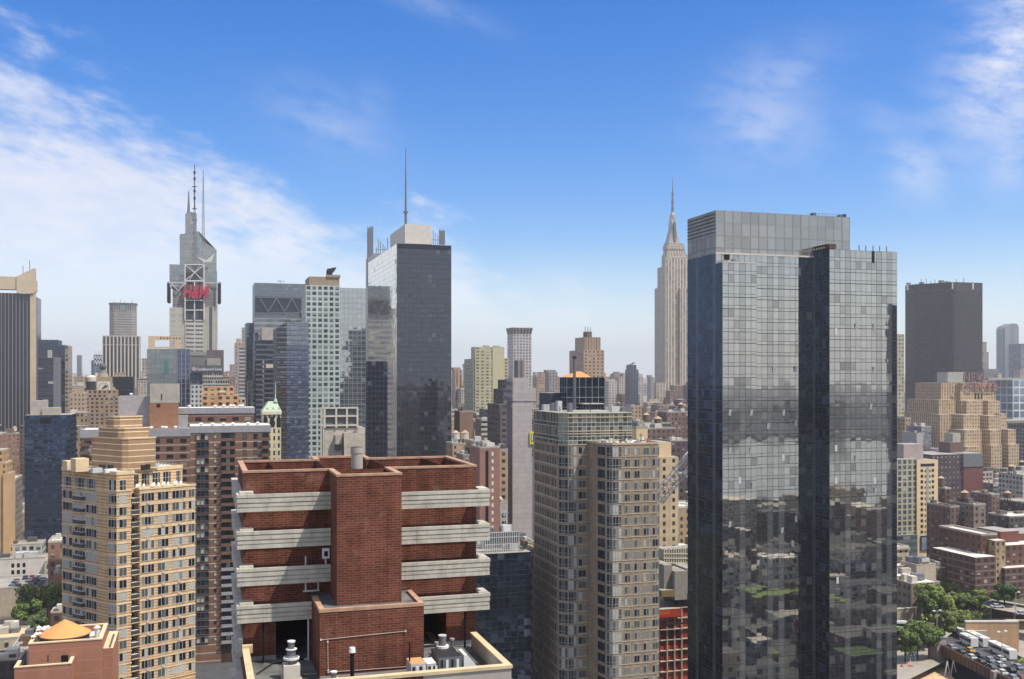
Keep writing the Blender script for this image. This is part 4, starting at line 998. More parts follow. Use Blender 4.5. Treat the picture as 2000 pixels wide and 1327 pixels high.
fquad((a,v0),(m_,v0-3), 0, zA, 0, zM, HG2); fquad((m_,v0-3),(c,v0+2), 0, zm, 0, zm, HG); fquad((m_,v0-3),(c,v0+2), zm, zM, zm, zC, glass('hotel_glass_top', (80,84,92), (190,196,204), .3, (60,64,72), .05, .12, .02, .05, span=.35))
fquad((c,v0+2),(c,v0+30), 0, zC, 0, zC, HG); fquad((a,v0+30),(a,v0), 0, zA, 0, zA, HG)
b.face([(a,v0,zA),(m_,v0-3,zM),(c,v0+2,zC),(c,v0+30,zC),(a,v0+30,zA)], ROOF_D); part('curtain_wall', b, R)
mark(a, c, v0, v0+30, zM)

# ================================================================== cream building with the green copper roof
X = Bd('office_building', 'slender cream stone building with arched top windows and a pale green copper roof', 'office building', 513, 470)
R = X.root; v0 = X.v
CR = fac('cream_terracotta', (214,200,164), (34,38,42), ww=.42, wh=.6, blindp=.15, grime=.2)
u0,u1,v0,v1,_,zt = X.box(513, 549, 806, CR, dep=12, bay=1.9, fh=3.4)
X.box(512, 550, 804, plain('cream_cornice', (220,208,176), .85), dv=-.4, dep=12.8, bot=810, part='cornice')
X.done()
COP = plain('copper_green', (172,186,160), .8, var=.25, scale=.6)
b = MB(); zc = Z(804,530,v0); zr = Z(785,530,v0)
b.prism([(u0-.3,v0-.3),(u1+.3,v0-.3),(u1+.3,v1+.3),(u0-.3,v1+.3)], zc, zr, COP, poly1=[(u0+2.8,v0+3.2),(u1-1.8,v0+3.2),(u1-1.8,v1-3),(u0+2.8,v1-3)]); part('roof', b, R)
b = MB(); um = U(538,v0+3); b.cyl(um, v0+3, 1.0, zr-.2, Z(779,538,v0+3), COP, 8, r1=.5); b.cyl(um, v0+3, .2, Z(779,538,v0+3), Z(746,538,v0+3), WHITE, 6, r1=.08); part('finial', b, R)
for px in (522, 534, 545):
    b = MB(); u = U(px, v0-.3); b.prism([(u-.7,v0+.3),(u+.7,v0+.3),(u+.7,v0+1.4),(u-.7,v0+1.4)], zc+.6, zc+2.0, COP, poly1=[(u-.1,v0+.3),(u+.1,v0+.3),(u+.1,v0+2),(u-.1,v0+2)]); part('dormer', b, R)
for px in (518.5, 531.5, 544.5):
    b = MB(); u = U(px, v0); w_ = .95; zb_ = Z(835,px,v0); zs = Z(818,px,v0)
    arc = [(u+w_*cos(t_*pi/8), zs+w_*sin(t_*pi/8)) for t_ in range(9)]
    pts_ = [(u-w_,zb_),(u+w_,zb_)] + arc
    b.face([(p[0], v0-.06, p[1]) for p in pts_], plain('window_dark', (30,32,36), .3)); part('arched_window', b, R)

# concrete-grid building in front of the gridded tower
X = Bd('office_building', 'beige concrete building crowned by a frame of six square openings', 'office building', 627, 430)
R = X.root; v0 = X.v
u0,u1,v0,v1,_,zt = X.box(634, 713, 836, plain('beige_stucco', (184,174,156), .9, var=.3), dv=.8, dep=16)
X.box(655, 668, 850, CONC, dv=-1.5, dep=2.2, part='bay'); X.box(672, 713, 846, plain('beige_stucco', (184,174,156)), dv=-3, dep=3.7, part='bay')
X.done()
b = MB(); fz = lambda py: Z(py, 668, v0); fr_mat = plain('pale_frame', (196,188,172), .85)
for px in (627, 632): b.bar((U(px,v0-.3),v0-.3,fz(890)),(U(px,v0-.3),v0-.3,fz(796)),.5,fr_mat)
for px in (634, 656.5, 677.5, 698): b.bar((U(px,v0-.3),v0-.3,fz(836)),(U(px,v0-.3),v0-.3,fz(796)),.75,fr_mat)
for py in (797, 813, 831): b.bar((U(627,v0-.3),v0-.3,fz(py)),(U(699,v0-.3),v0-.3,fz(py)),.7,fr_mat)
part('frame', b, R)
b = MB(); b.box(U(634,v0+.3),U(698,v0+.3),v0+.3,v0+8,fz(836),fz(798),plain('slate_screen', (98,102,98), .6)); part('plant_screen', b, R)
b = MB(); b.box(U(655,v0-4),U(668,v0-4),v0-3.4,v0-2.4,fz(878),fz(867),METAL_D); part('air_handler', b, R); b = MB(); b.cyl(U(694,v0-2),v0-2,1.0,Z(846,694,v0-2),Z(846,694,v0-2)+.6,METAL,12); part('cooling_fan', b, R)

# ================================================================== far left: black ribbed tower with stone fins
RIB = fac('black_ribs', (112,112,110), (20,23,30), ww=.74, wh=1.0, blindp=0, grime=.1)
STONE = plain('travertine', (196,178,146), .85, var=.2, scale=.08)
X = Bd('office_tower', 'black ribbed office tower with pale stone fins at its top, cut by the left edge', 'office tower', 60, 1020)
R = X.root; v0 = X.v
ul, ur = U(-70, v0), U(60, v0)
b = MB(); b.box(ul, ur, v0, v0+38, 0, Z(573,30,v0), RIB, ROOF_D, 3.4, 200); part('wall', b, R)
b = MB(); b.box(ur-.4, ur+4.2, v0-1.2, v0+6, 0, Z(570,60,v0), STONE); part('stone_pier', b, R)
b = MB(); uq = U(73.5, v0+12); b.box(ur+4.2, uq, v0+8, v0+36, 0, Z(581,70,v0+8), RIB, ROOF_D, 1.6, 200); part('side_wall', b, R)
b = MB(); zc0, zc1 = Z(575,30,v0), Z(541,30,v0); b.box(ul, U(33,v0), v0-1.5, v0+10, Z(566,30,v0), zc1, STONE)
P = [(U(33,v0),v0-2.5),(U(67,v0-2.5),v0-2.5),(U(67,v0-2.5),v0+10),(U(33,v0),v0+10)]
za, zb2 = Z(541,33,v0), Z(524,67,v0); zl = Z(573,50,v0)
b.face([(*P[0],zl),(*P[1],zl),(*P[1],zb2),(*P[0],za)], STONE); b.face([(*P[1],zl),(*P[2],zl),(*P[2],zb2),(*P[1],zb2)], STONE); b.face([(*P[3],zl),(*P[0],zl),(*P[0],za),(*P[3],za)], STONE); b.face([(*P[0],za),(*P[1],zb2),(*P[2],zb2),(*P[3],za)], STONE)
b.box(U(67,v0-2.5)+.01, U(71,v0), v0-1, v0+8, Z(570,69,v0), Z(548,69,v0), STONE); part('stone_crown', b, R)
for px, h in ((45, 14), (58, 16)): b = MB(); u = U(px,v0+4); z_ = Z(535 if px < 50 else 527,px,v0); b.bar((u,v0+4,z_),(u,v0+4,z_+h*.6),.6,METAL); part('antenna', b, R)
b = MB(); b.box(ul, U(56,v0), v0-.4, v0-.05, Z(880,30,v0), Z(862,30,v0), plain('plant_louvre', (34,38,46), .5)); part('plant_band', b, R)
mark(ul, uq, v0, v0+38, Z(541,30,v0))

DKG = glass('charcoal_glass', (30,36,44), (150,165,185), .16, (44,50,58), .05, .12, .014, .14, (70,80,90), span=.3)
X = Bd('office_tower', 'dark stepped office tower with a sunlit windowed edge, behind the navy glass block at left', 'office tower', 74, 930)
X.box(74, 113, 664, DKG, dep=30, bay=3, fh=3.8, roof=ROOF_D); X.box(106, 127, 674, DKG, dv=1, dep=30, bay=3, fh=3.8, roof=ROOF_D); X.box(126.5, 133.5, 675, fac('tan_edge', (168,150,124), (50,52,56), ww=.6, wh=.6), dv=1.5, dep=30, bay=2.2, fh=3.8, part='edge_wall'); X.done()
X = Bd('office_tower', 'dark grey office block with a lighter side wall, in front of the dark stepped tower', 'office tower', 74, 860)
X.box(74, 104, 699, fac('charcoal_plain', (62,68,78), (34,40,50), ww=1, wh=.5, blindp=.05), dep=22, bay=4, fh=3.8); X.box(103.5, 113, 698, plain('grey_render', (112,114,116)), dv=.5, dep=20, part='side_wall'); X.box(93,100,684,CONC,dv=3,dep=6,bot=700,part='bulkhead'); X.done()
NAVY = glass('navy_glass', (26,36,52), (140,165,200), .2, (34,44,58), .05, .16, .02, .14, (56,70,92), span=.3, wave=2.5)
X = Bd('hotel_tower', 'navy blue glass hotel block with two concrete boxes on its roof', 'hotel tower', 48, 520)
u0,u1,v0,v1,_,zt = X.box(48, 138, 811, NAVY, dep=26, bay=2.2, fh=3.1, roof=ROOF); X.box(60, 88, 783, CONC, dv=6, dep=12, part='bulkhead', bot=815); X.box(82, 114, 797, CONC, dv=4, dep=12, part='bulkhead', bot=815); X.done()
bm = MB(); bm.box(-.5,.5,-.05,.0,0,3.0,BLACK); wv_ = bm.mesh('vent')
for k in range(6): inst('vent', wv_, X.root, (U(80+3.6*k, X.v), X.v-.01, Z(828, 90, X.v)))
X = Bd('office_tower', 'very distant slim pale tower standing alone in the gap at left', 'office tower', 150, 2600)
X.box(150, 159, 694, fac('far_slim', (120,122,124), (84,90,98), ww=.6, wh=1, blindp=0), dep=20, bay=3, fh=4); X.done()
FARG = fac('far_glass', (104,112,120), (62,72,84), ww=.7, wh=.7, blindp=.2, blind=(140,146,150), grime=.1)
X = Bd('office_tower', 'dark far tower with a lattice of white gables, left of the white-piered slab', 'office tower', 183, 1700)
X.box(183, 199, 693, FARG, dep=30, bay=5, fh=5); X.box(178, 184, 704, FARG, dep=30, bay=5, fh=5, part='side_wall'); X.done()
b = MB(); vv = X.v-.5; Q = lambda px, py: (U(px, vv), vv, Z(py, px, vv))
for k in range(3):
    x_ = 183.5+k*5.2
    for yy in (694, 703, 712): b.bar(Q(x_,yy),Q(x_+2.6,yy-8),.9,WHITE); b.bar(Q(x_+2.6,yy-8),Q(x_+5.2,yy),.9,WHITE)
part('gable_lattice', b, X.root)

# clock tower
X = Bd('clock_tower', 'tan stepped clock tower building with a clock face and a globe lantern on top', 'clock tower', 169, 1000)
R = X.root; v0 = X.v
PT = fac('tan_punched', (168,142,116), (46,42,42), ww=.5, wh=.52, blindp=.15, grime=.25); PTS = plain('tan_stone_plain', (172,148,122), .9, var=.3, scale=.1)
X.box(166, 232, 776, PT, dep=30, bay=4.4, fh=3.9); X.box(171, 228, 762, PT, dv=2, dep=26, bay=4.4, fh=4, bot=780); X.box(176, 222, 757, PTS, dv=3, dep=22, bot=770)
X.box(186, 217, 737, PTS, dv=3, dep=16, bot=765, part='clock_stage')
X.done()
b = MB(); vv = v0+2.7; cx_, cz = U(202.5, vv), Z(757, 202.5, vv); b.box(cx_-6, cx_+6, vv, vv+.25, cz-5.8, cz+5.8, plain('clock_ground', (220,210,192))); cf_ = part('clock_face', b, R)
b = MB()
for k in range(12):
    a_ = k*pi/6; b.box(cx_+4.4*cos(a_)-.4, cx_+4.4*cos(a_)+.4, vv-.25, vv-.02, cz+4.4*sin(a_)-.4, cz+4.4*sin(a_)+.4, plain('clock_marker', (96,84,72)))
part('clock_markers', b, cf_)
b = MB(); b.bar((cx_,vv-.3,cz),(cx_+3.6,vv-.3,cz+1.4),.8,BLACK); b.bar((cx_-1,vv-.3,cz-.6),(cx_+2,vv-.3,cz+2.2),.9,BLACK); part('clock_hands', b, cf_)
b = MB(); gu, gv = U(201, v0+8), v0+8; zg = Z(737,201,gv)
b.cyl(gu,gv,5.4,zg,zg+4,PTS,12,r1=4.4); b.cyl(gu,gv,3.7,zg+4,zg+7,plain('lantern_green', (120,130,120)),12,r1=3.2)
for i in range(6):
    a0_, a1_ = -pi/2+pi*i/6, -pi/2+pi*(i+1)/6; b.cyl(gu,gv,max(.05,3.4*cos(a0_)),zg+10.2+3.4*sin(a0_),zg+10.2+3.4*sin(a1_),plain('globe_dark', (84,92,90)),12,r1=max(.05,3.4*cos(a1_)))
part('globe_lantern', b, R)
for px, w_ in ((178, 3), (214, 3)): b = MB(); u = U(px, v0+4); z_ = Z(757,px,v0+3); b.box(u,u+w_,v0+4,v0+7,z_,z_+4,PTS); part('pinnacle', b, R)
b = MB(); u = U(178, v0-40); vk = v0-40; zk = Z(762,178,vk); b.cyl(u,vk,4.2,zk,zk+8,METAL_D,12); b.cyl(u,vk,4.6,zk+8,zk+12,CONC_L,12,bottom=True); b.cyl(u,vk,4.6,zk+12,zk+14,CONC_L,12,r1=2.5); solid('water_tank', b, 'round pale topped water tank left of the clock face', 'water tank')
X = Bd('office_building', 'plain tan building with rows of small windows left of the clock tower', 'office building', 136, 900)
X.box(136, 166, 768, fac('tan_pale_punched', (188,164,140), (58,54,54), ww=.4, wh=.42, blindp=.1), dep=20, bay=3.2, fh=3.9); X.box(146,162,756,PTS,dv=2,dep=10,bot=772,part='bulkhead'); X.done()
X = Bd('apartment_building', 'grey brown stepped building with small windows, right beside the navy glass block', 'apartment building', 138, 620)
X.box(138, 170, 832, fac('brown_punched', (150,128,106), (44,42,42), ww=.42, wh=.5, blindp=.2, grime=.3), dep=20, bay=2.6, fh=3.3); X.box(148, 172, 806, fac('brown_punched', (150,128,106)), dv=8, dep=16, bay=2.6, fh=3.3); X.done()
# octagonal tower far behind with a lozenge badge
ML = fac('precast_bands', (158,146,134), (84,78,74), ww=.72, wh=.5, blindp=.1, grime=.12)
X = Bd('office_tower', 'distant octagonal tan office tower with a dark crown band, behind the striped slab', 'office tower', 213, 2100)
R = X.root; v0 = X.v; ua, ub = U(213, v0), U(266, v0); c_ = 9
poly = [(ua,v0+c_),(ua+c_,v0),(ub-c_,v0),(ub,v0+c_),(ub,v0+30),(ub-c_,v0+40),(ua+c_,v0+40),(ua,v0+30)]
b = MB(); zt = Z(607,240,v0); b.prism(poly, 0, zt, ML, ROOF, 3.2, 5.2); part('wall', b, R)
b = MB(); z2 = Z(595,240,v0); b.prism(poly, zt, z2, fac('crown_fins', (150,140,130), (60,62,62), ww=.6, wh=1, blindp=0), ROOF, 4.5, 12.6); b.prism(off(poly,1.2), z2, z2+3.4, plain('crown_dark', (84,80,80)), ROOF_D, bottom=True); part('crown', b, R)
b = MB(); b.box((ua+ub)/2-5,(ua+ub)/2+5,v0-.6,v0-.1,zt+1,zt+11,plain('badge_green', (104,132,126))); part('badge', b, R); mark(ua, ub, v0, v0+40, zt)
for i, px in enumerate((223, 236, 243, 258)): b = MB(); u = U(px, v0+10); b.bar((u,v0+10,z2+3),(u,v0+10,z2+8+i % 2*3),.8,METAL); part('antenna', b, R)
X = Bd('office_tower', 'office slab with tall white piers and black windows, below the octagonal tan tower', 'office tower', 200, 1400)
u0,u1,v0,v1,_,zt = X.box(200, 272.5, 674, fac('white_piers', (192,182,166), (34,32,34), ww=.6, wh=1, blindp=0, grime=.1), dep=36, bay=4.6, fh=300)
X.box(200, 272.5, 656, fac('white_piers_top', (192,182,166), (44,40,42), ww=.6, wh=.8, blindp=0), dep=36, bay=4.6, fh=13.5, bot=674.5, part='top_floor'); X.done()
X = Bd('office_block', 'low black glass block in front of the white-piered slab', 'office block', 217, 1150)
X.box(217, 261, 736, plain('black_block', (24,27,36), .3, var=.3), dep=20, roof=ROOF); X.box(224,258,757,fac('black_block_bands', (34,38,48), (70,78,90), ww=.9, wh=.3, blindp=0),dv=-.4,dep=.38,bay=5,fh=6,part='window_band'); X.done()
X = Bd('apartment_building', 'narrow pale brick building in the gap right of the white-piered slab', 'apartment building', 275, 1500)
X.box(277, 288, 700, fac('pale_far', (176,160,144), (110,102,98), ww=.45, wh=.5), dep=20, bay=4, fh=4.5); X.box(273,280,735,fac('pale_far', (176,160,144)),dv=-20,dep=18,bay=4,fh=4.5,part='side_wing'); X.done()
X = Bd('office_tower', 'grey green glass office tower with a tan concrete crown frame', 'office tower', 287, 820)
R = X.root
u0,u1,v0,v1,_,zt = X.box(287, 355, 682, glass('grey_green_glass', (84,92,92), (200,205,202), .3, (72,80,80), .05, .06, .01, .03, (120,130,130), rough=.08), dep=34, bay=3.4, fh=4); X.box(346, 371, 682, glass('navy_bay', (34,42,62), (160,175,205), .22, (120,124,130), .16, .05, .01, .05), dv=-1.2, dep=33, bay=3.2, fh=4, part='corner_bay')
X.box(290, 370, 682, plain('crown_back', (70,64,60), .9), dv=1, dep=20, bot=683, part='deck'); X.done()
b = MB(); z0, z1 = Z(681,325,v0), Z(657,325,v0); CT = plain('crown_tan', (200,178,144), .85)
b.box(u0+1,u1-.5,v0+.2,v0+1.6,z1-3.2,z1,CT,bottom=True); b.box(u0+1,u0+6,v0+.2,v0+1.6,z0,z1-3.2,CT); b.box(u1-5,u1-.5,v0+.2,v0+1.6,z0,z1-3.2,CT); b.box(u0+6,u1-5,v0+.2,v0+1.6,z0,z0+1.4,CT); part('crown_frame', b, R)
b = MB()
for k in range(7): b.box(u0+10+k*2.4,u0+11+k*2.4,v0+.1,v0+.2,z1-2.1,z1-1.0,BLACK)
part('openings', b, R); b = MB(); b.box(u0+13,u0+16,v0-.3,v0-.02,Z(730,310,v0),Z(703,310,v0),plain('teal_reflection_panel', (70,120,116), .5)); part('banner', b, R)  # this banner is a teal reflection painted on the glass
X.p = {}; b = MB(); vv = v0-14
for py in (732, 735, 740): b.bar((U(284,vv),vv,Z(py,300,vv)),(U(371,vv),vv,Z(py-1,300,vv)),.35,METAL)
for k in range(14): b.bar((U(286+k*6,vv),vv,Z(741,300,vv)),(U(289+k*6,vv),vv,Z(732,300,vv)),.25,METAL)
part('roof_truss', b, R)

# ================================================================== tower with the red sign and the faceted spire tower behind
X = Bd('office_tower', 'faceted grey glass skyscraper with a pointed spire, behind the tower with the red sign', 'office tower', 351, 1085)
R = X.root; v0 = X.v
BG = glass('spire_glass', (104,106,100), (215,215,208), .32, (130,128,120), .05, .16, .01, .05, (140,140,134), span=.35, rough=.08)
def UZ(px, py, v): return (U(px, v), v, Z(py, px, v))
b = MB()
def pface(pts, v_list, mat=BG):
    P = [UZ(p[0], p[1], v_) for p, v_ in zip(pts, v_list)]; b.face(P, mat, [(p[0]/4.5, p[2]/5.0) for p in P])
va, vb2, vc = v0, v0+12, v0+40
pface([(351,900),(389,900),(389,453),(363,457),(352,458)], [va,va,va,va,va])
pface([(389,900),(423,900),(423,489),(406,478),(398,473),(389,457)], [va,va+6,va+6,va+4,va+3,va])
pface([(362,460),(384,460),(384,417),(372,414),(363,417)], [va+.5,va+.5,va+3,va+3,va+2])
pface([(384,460),(390,464),(390,453),(384,452)], [va+.6,va+2,va+2,va+.6])
L, Rr = U(351,va), U(423,va+6)
b.face([(Rr,va+6,0),(Rr,va+50,0),(Rr,va+50,Z(489,423,va+6)),(Rr,va+6,Z(489,423,va+6))], BG, [(0,0),(12,0),(12,60),(0,60)])
b.face([(L,va+50,0),(L,va,0),(L,va,Z(458,352,va)),(L,va+50,Z(458,352,va))], BG, [(0,0),(12,0),(12,60),(0,60)])
zt_ = Z(459,352,va); zr_ = Z(489,423,va+6)
b.face([UZ(351,458,va),UZ(389,453,va),UZ(423,489,va+6),(Rr,va+50,zr_),(L,va+50,zt_)], BG)
b.box(U(362,va+3),U(384,va+3),va+3.1,va+20,Z(462,370,va+3),Z(418,370,va+3),BG,None,4.5,5)
part('curtain_wall', b, R)
b = MB(); q = UZ(368.5,416,va+8); b.cyl(q[0],q[1],1.6,q[2],Z(373,368.5,va+8),METAL,6,r1=.4); part('spire', b, R)
b = MB(); b.face([UZ(385,502,va-.6),UZ(403,508,va-.6),UZ(420,494,va-.6),UZ(413,512,va-.6),UZ(398,513,va-.6)], plain('bright_facet', (200,200,190), .4)); part('facet_panel', b, R)
mark(L, Rr, va, va+50, zr_)

X = Bd('office_tower', 'grey and cream office tower with a big red lettered sign and steel mast', 'office tower', 331, 1000)
R = X.root; v0 = X.v
CN = fac('cream_banded_wall', (178,174,158), (150,146,134), ww=.5, wh=.2, blindp=0, grime=.1); CNG = fac('grey_lined', (128,126,120), (104,104,102), ww=1, wh=.3, blindp=0, grime=.1)
SLOT = fac('cream_slots', (190,186,172), (84,84,82), ww=.86, wh=.42, blindp=0, grime=.1)
X.box(331, 362, 601, CN, dep=24, bay=6, fh=5.4); X.box(337, 362, 560, CNG, dv=1, dep=22, bay=6, fh=1.7, bot=602)
u_, u2_, _, _, _, _ = X.box(361.8, 398, 625, SLOT, dv=-.6, dep=24, bay=8.5, fh=4.1); X.box(361.8, 399, 515, plain('lattice_shadow', (86,88,88)), dv=2.5, dep=14, bot=626, part='mast_base')
X.box(397.8, 425, 600, fac('cream_plain_wall', (180,174,156), (60,72,90), ww=.22, wh=1, blindp=0), dv=.4, dep=28, bay=12, fh=300); X.box(398, 425, 556, CNG, dv=1, dep=22, bay=6, fh=1.7, bot=601)
X.box(331, 361.8, 517, glass('upper_glass_left', (96,100,96), (210,212,208), .3, (110,112,108), .05, .1, .01, .04, span=.3), dv=3, dep=24, bay=3, fh=4, bot=561); X.box(398.5, 424, 530, glass('upper_glass_left'), dv=3, dep=24, bay=3, fh=4, bot=558)
X.done()
WS = plain('white_steel', (206,206,200), .5, var=.1)
vs = v0-1.2; Q = lambda px, py, d=0: (U(px, vs+d), vs+d, Z(py, px, vs+d))
b = MB()
for p, q, t_ in (((361.5,625),(361.5,517),1.1),((398.5,625),(398.5,517),1.1),((361.5,517),(398.5,517),1.1),((361.5,549),(398.5,549),1.3),((362,548),(398,518),.7),((362,518),(398,548),.7),((380,548),(380,625),1.0),((361.5,606),(398.5,606),1.0),((362,587),(398.5,587),.9),((370,519),(392,547),.4),((390,519),(370,547),.4),((329,553),(361,553),.8),((399,553),(430,553),.8),((334,556),(334,592),.7),((424,556),(424,598),.8),((336,555),(348,568),.6),((360,555),(348,568),.6),((400,556),(412,568),.6)): b.bar(Q(*p), Q(*q), t_*.98, WS)
part('steel_frame', b, R)
def trusswing(px0, px1, py0, py1):
    b = MB(); vv_ = vs+6
    Q2 = lambda px, py: (U(px, vv_), vv_, Z(py, px, vv_))
    for px in (px0, px1): b.bar(Q2(px,py0), Q2(px,py1), 1.2, METAL_D)
    n = 6
    for k in range(n): ya = py0+(py1-py0)*k/n; yb = py0+(py1-py0)*(k+1)/n; b.bar(Q2(px0 if k % 2 else px1, ya), Q2(px1 if k % 2 else px0, yb), .8, METAL_D); b.bar(Q2(px0,ya), Q2(px1,ya), .7, METAL_D)
    b.box(U(px0,vv_+1), U(px1,vv_+1), vv_+1, vv_+14, Z(py1,px0,vv_), Z(py0,px0,vv_), plain('sign_back', (66,72,80), .6)); part('side_truss', b, R)
trusswing(327.5, 333, 552, 591); trusswing(426, 430.5, 552, 593)
b = MB()
for k, (px, py) in enumerate(((344,600),(346,580),(405,595))): pass
MR = METAL
def lattice_mast(px, py0, py1, r0, d):
    b = MB(); vv_ = vs+d; n = 11; u = U(px, vv_)
    for k in range(n):
        f0, f1 = k/n, (k+1)/n; z0_, z1_ = Z(py0+(py1-py0)*f0, px, vv_), Z(py0+(py1-py0)*f1, px, vv_); ra, rb = r0*(1-f0*.75), r0*(1-f1*.75)
        C4 = lambda r, z: [(u-r,vv_-r,z),(u+r,vv_-r,z),(u+r,vv_+r,z),(u-r,vv_+r,z)]
        A_, B_ = C4(ra, z0_), C4(rb, z1_)
        for i in range(4): b.bar(A_[i], B_[i], .42, MR); b.bar(A_[i], B_[(i+1) % 4], .28, MR); b.bar(A_[i], A_[(i+1) % 4], .28, MR)
    return b, u, vv_
b, u, vv_ = lattice_mast(380, 517, 405, 2.5, 8)
b.cyl(u,vv_,.62,Z(410,380,vv_),Z(322,380,vv_),METAL_D,6,r1=.35)
for py in (365, 408, 430): b.bar((u-2.4,vv_,Z(py,380,vv_)),(u+2.4,vv_,Z(py,380,vv_)),.8,METAL_D)
for py in (340, 352, 376, 390): b.cyl(u,vv_,1.1,Z(py,380,vv_),Z(py-5,380,vv_),METAL_D,6,bottom=True)
part('mast', b, R)
b, u, vv_ = lattice_mast(397, 478, 360, 1.35, 24)
b.cyl(u,vv_,.6,Z(365,397,vv_),Z(332,397,vv_),METAL,6,r1=.3); part('mast', b, R)
RED = plain('sign_red', (182,48,66), .5, var=.1)
b = MB(); b.box(U(363,vs-.2),U(397.5,vs-.2),vs-.2,vs+1.4,Z(587,380,vs),Z(557,380,vs),plain('sign_ground', (84,78,80), .7)); part('sign_panel', b, R)
lettering('H&M', 18.2, RED, R, U(380.3, vs-2), vs-2.0, Z(582.5,380,vs), shear=.28, bold=.5, name='sign_lettering', sx=.62)

X = Bd('office_building', 'grey stepped office building with a white lettered sign band and white-gridded windows', 'office building', 371, 700)
R = X.root; v0 = X.v
GR1 = fac('grey_rendered', (124,122,116), ww=0, grime=.2)
X.box(371, 404, 693, GR1, dv=14, dep=20, bay=1, fh=1); X.box(372, 403, 687, plain('grey_parapet', (140,140,134)), dv=13.7, dep=12, bot=695, part='parapet'); X.box(404, 437, 684, fac('mauve_wall', (112,104,104), ww=0), dv=16, dep=24, bay=1, fh=1); X.box(404, 431, 700, plain('pale_plaster', (152,148,138)), dv=13, dep=2.8, bot=728, part='panel')
X.box(373, 402, 726, fac('blue_slots', (88,96,108), (34,44,58), ww=.7, wh=.5, blindp=0), dv=10, dep=4, bay=5, fh=3, part='lower_block'); X.box(396, 436, 727, fac('white_grid_dark', (186,180,172), (50,50,50), ww=.8, wh=.62, blindp=.1), dv=8, dep=8, bay=1.6, fh=3.0, part='gridded_floors'); X.box(396, 449, 742, fac('white_grid_dark', (186,180,172)), dv=6, dep=8, bay=1.6, fh=3.0, part='gridded_floors'); X.box(372, 396, 752, fac('white_box_grid', (196,194,188), (58,64,72), ww=.5, wh=.55, blindp=0), dv=3, dep=8, bay=3.2, fh=3.2, part='lower_block')
X.box(374, 436, 714, plain('sign_band_grey', (86,92,100), .7), dv=7.5, dep=.5, bot=727, part='sign_band')
X.done()
lettering('Candlewood Suites', 2.7, WHITE, R, U(409, v0+7.3), v0+7.3, Z(724,409,v0+7), extrude=.1, bold=.04, sx=.8)
b = MB(); b.cyl(0,0,1.5,-.1,.1,plain('logo_pink', (176,150,160)),20,top=plain('logo_pink', (176,150,160))); o_ = inst('logo', b.mesh('logo'), R, (U(379,v0+7.3), v0+7.3, Z(721,379,v0+7))); o_.rotation_euler = (radians(90),0,0)
X = Bd('apartment_building', 'orange tan stucco building with an upper row of paired windows, above the brown slabs', 'apartment building', 393, 520)
X.box(393, 467, 772, fac('orange_tan', (206,160,116), (70,66,62), ww=.5, wh=.5, blindp=.2, grime=.25), dep=16, bay=3.4, fh=3.0); X.box(396, 458, 755, fac('orange_tan', (206,160,116)), dv=2, dep=12, bay=3.4, fh=3.0); X.box(428,440,763,plain('pale_sign', (216,204,164)),dv=1.6,dep=.3,bot=767,part='sign'); X.box(462,480,778,fac('pale_tan_p', (196,180,158), ww=.6, wh=.5),dv=6,dep=10,bay=2,fh=3,part='annex'); X.done()
X = Bd('apartment_tower', 'distant tan tower with a pointed crown, left of the teal glass slab', 'apartment tower', 459, 1500)
X.box(459, 476, 670, fac('tan_far', (178,158,134), (96,88,82), ww=.5, wh=.55, blindp=.1), dep=30, bay=4, fh=4.2); X.box(473, 482, 640, fac('tan_far', (178,158,134)), dv=5, dep=20, bay=4, fh=4.2); X.box(462,471,662,PTS,dv=4,dep=14,bot=672,part='crown'); X.done()
X = Bd('apartment_tower', 'white and dark horizontally banded tower just left of the teal glass slab', 'apartment tower', 467, 1180)
X.box(467, 481, 678, fac('white_bands', (196,190,182), (74,72,74), ww=1, wh=.5, blindp=0), dep=24, bay=8, fh=4.2); X.done()
X = Bd('apartment_building', 'distant rose brown brick tower in the skyline gap right of the red-signed tower', 'apartment building', 449, 1900)
X.box(449, 459, 712, fac('rose_far', (166,142,128), (100,90,86), ww=.5, wh=.5), dep=20, bay=4, fh=4.5); X.box(441,452,725,fac('rose_far', (166,142,128)),dv=-40,dep=20,bay=4,fh=4.5,part='side_wing'); X.done()
X = Bd('office_tower', 'slim dark teal office slab with pale pier, in front of the cross-braced tower at left', 'office tower', 484, 900)
X.box(484, 499, 745, fac('slate_slim', (86,88,94), (40,46,56), ww=.6, wh=.7, blindp=.1), dep=20, bay=3, fh=3.8); X.done()
# ================================================================== centre skyline
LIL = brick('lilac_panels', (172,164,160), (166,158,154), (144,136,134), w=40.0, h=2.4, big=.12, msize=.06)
X = Bd('hotel_tower', 'blank windowless lilac grey slab with a yellow banner on its edge', 'hotel tower', 1001, 480)
R = X.root; v0 = X.v
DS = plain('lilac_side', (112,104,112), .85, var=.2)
u0, u1 = X.u, U(1039, v0); zt = Z(738, 1010, v0); vk = VatU(990, u0)
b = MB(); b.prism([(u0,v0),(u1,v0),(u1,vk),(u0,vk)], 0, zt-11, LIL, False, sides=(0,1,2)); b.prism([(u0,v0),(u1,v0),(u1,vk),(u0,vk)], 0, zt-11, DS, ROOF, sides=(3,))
z11 = zt-11; uw = U(1047, v0)
b.box(u0, uw, v0-.3, v0+8, z11, Z(758,1040,v0), LIL, ROOF); b.box(u0, U(1030,v0), v0-.28, v0+8, Z(758,1040,v0), zt, LIL, ROOF)
part('wall', b, R)
b = MB()
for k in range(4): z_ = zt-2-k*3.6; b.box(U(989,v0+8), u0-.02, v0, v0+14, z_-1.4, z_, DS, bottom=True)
part('balcony', b, R); mark(u0, uw, v0, vk, zt)
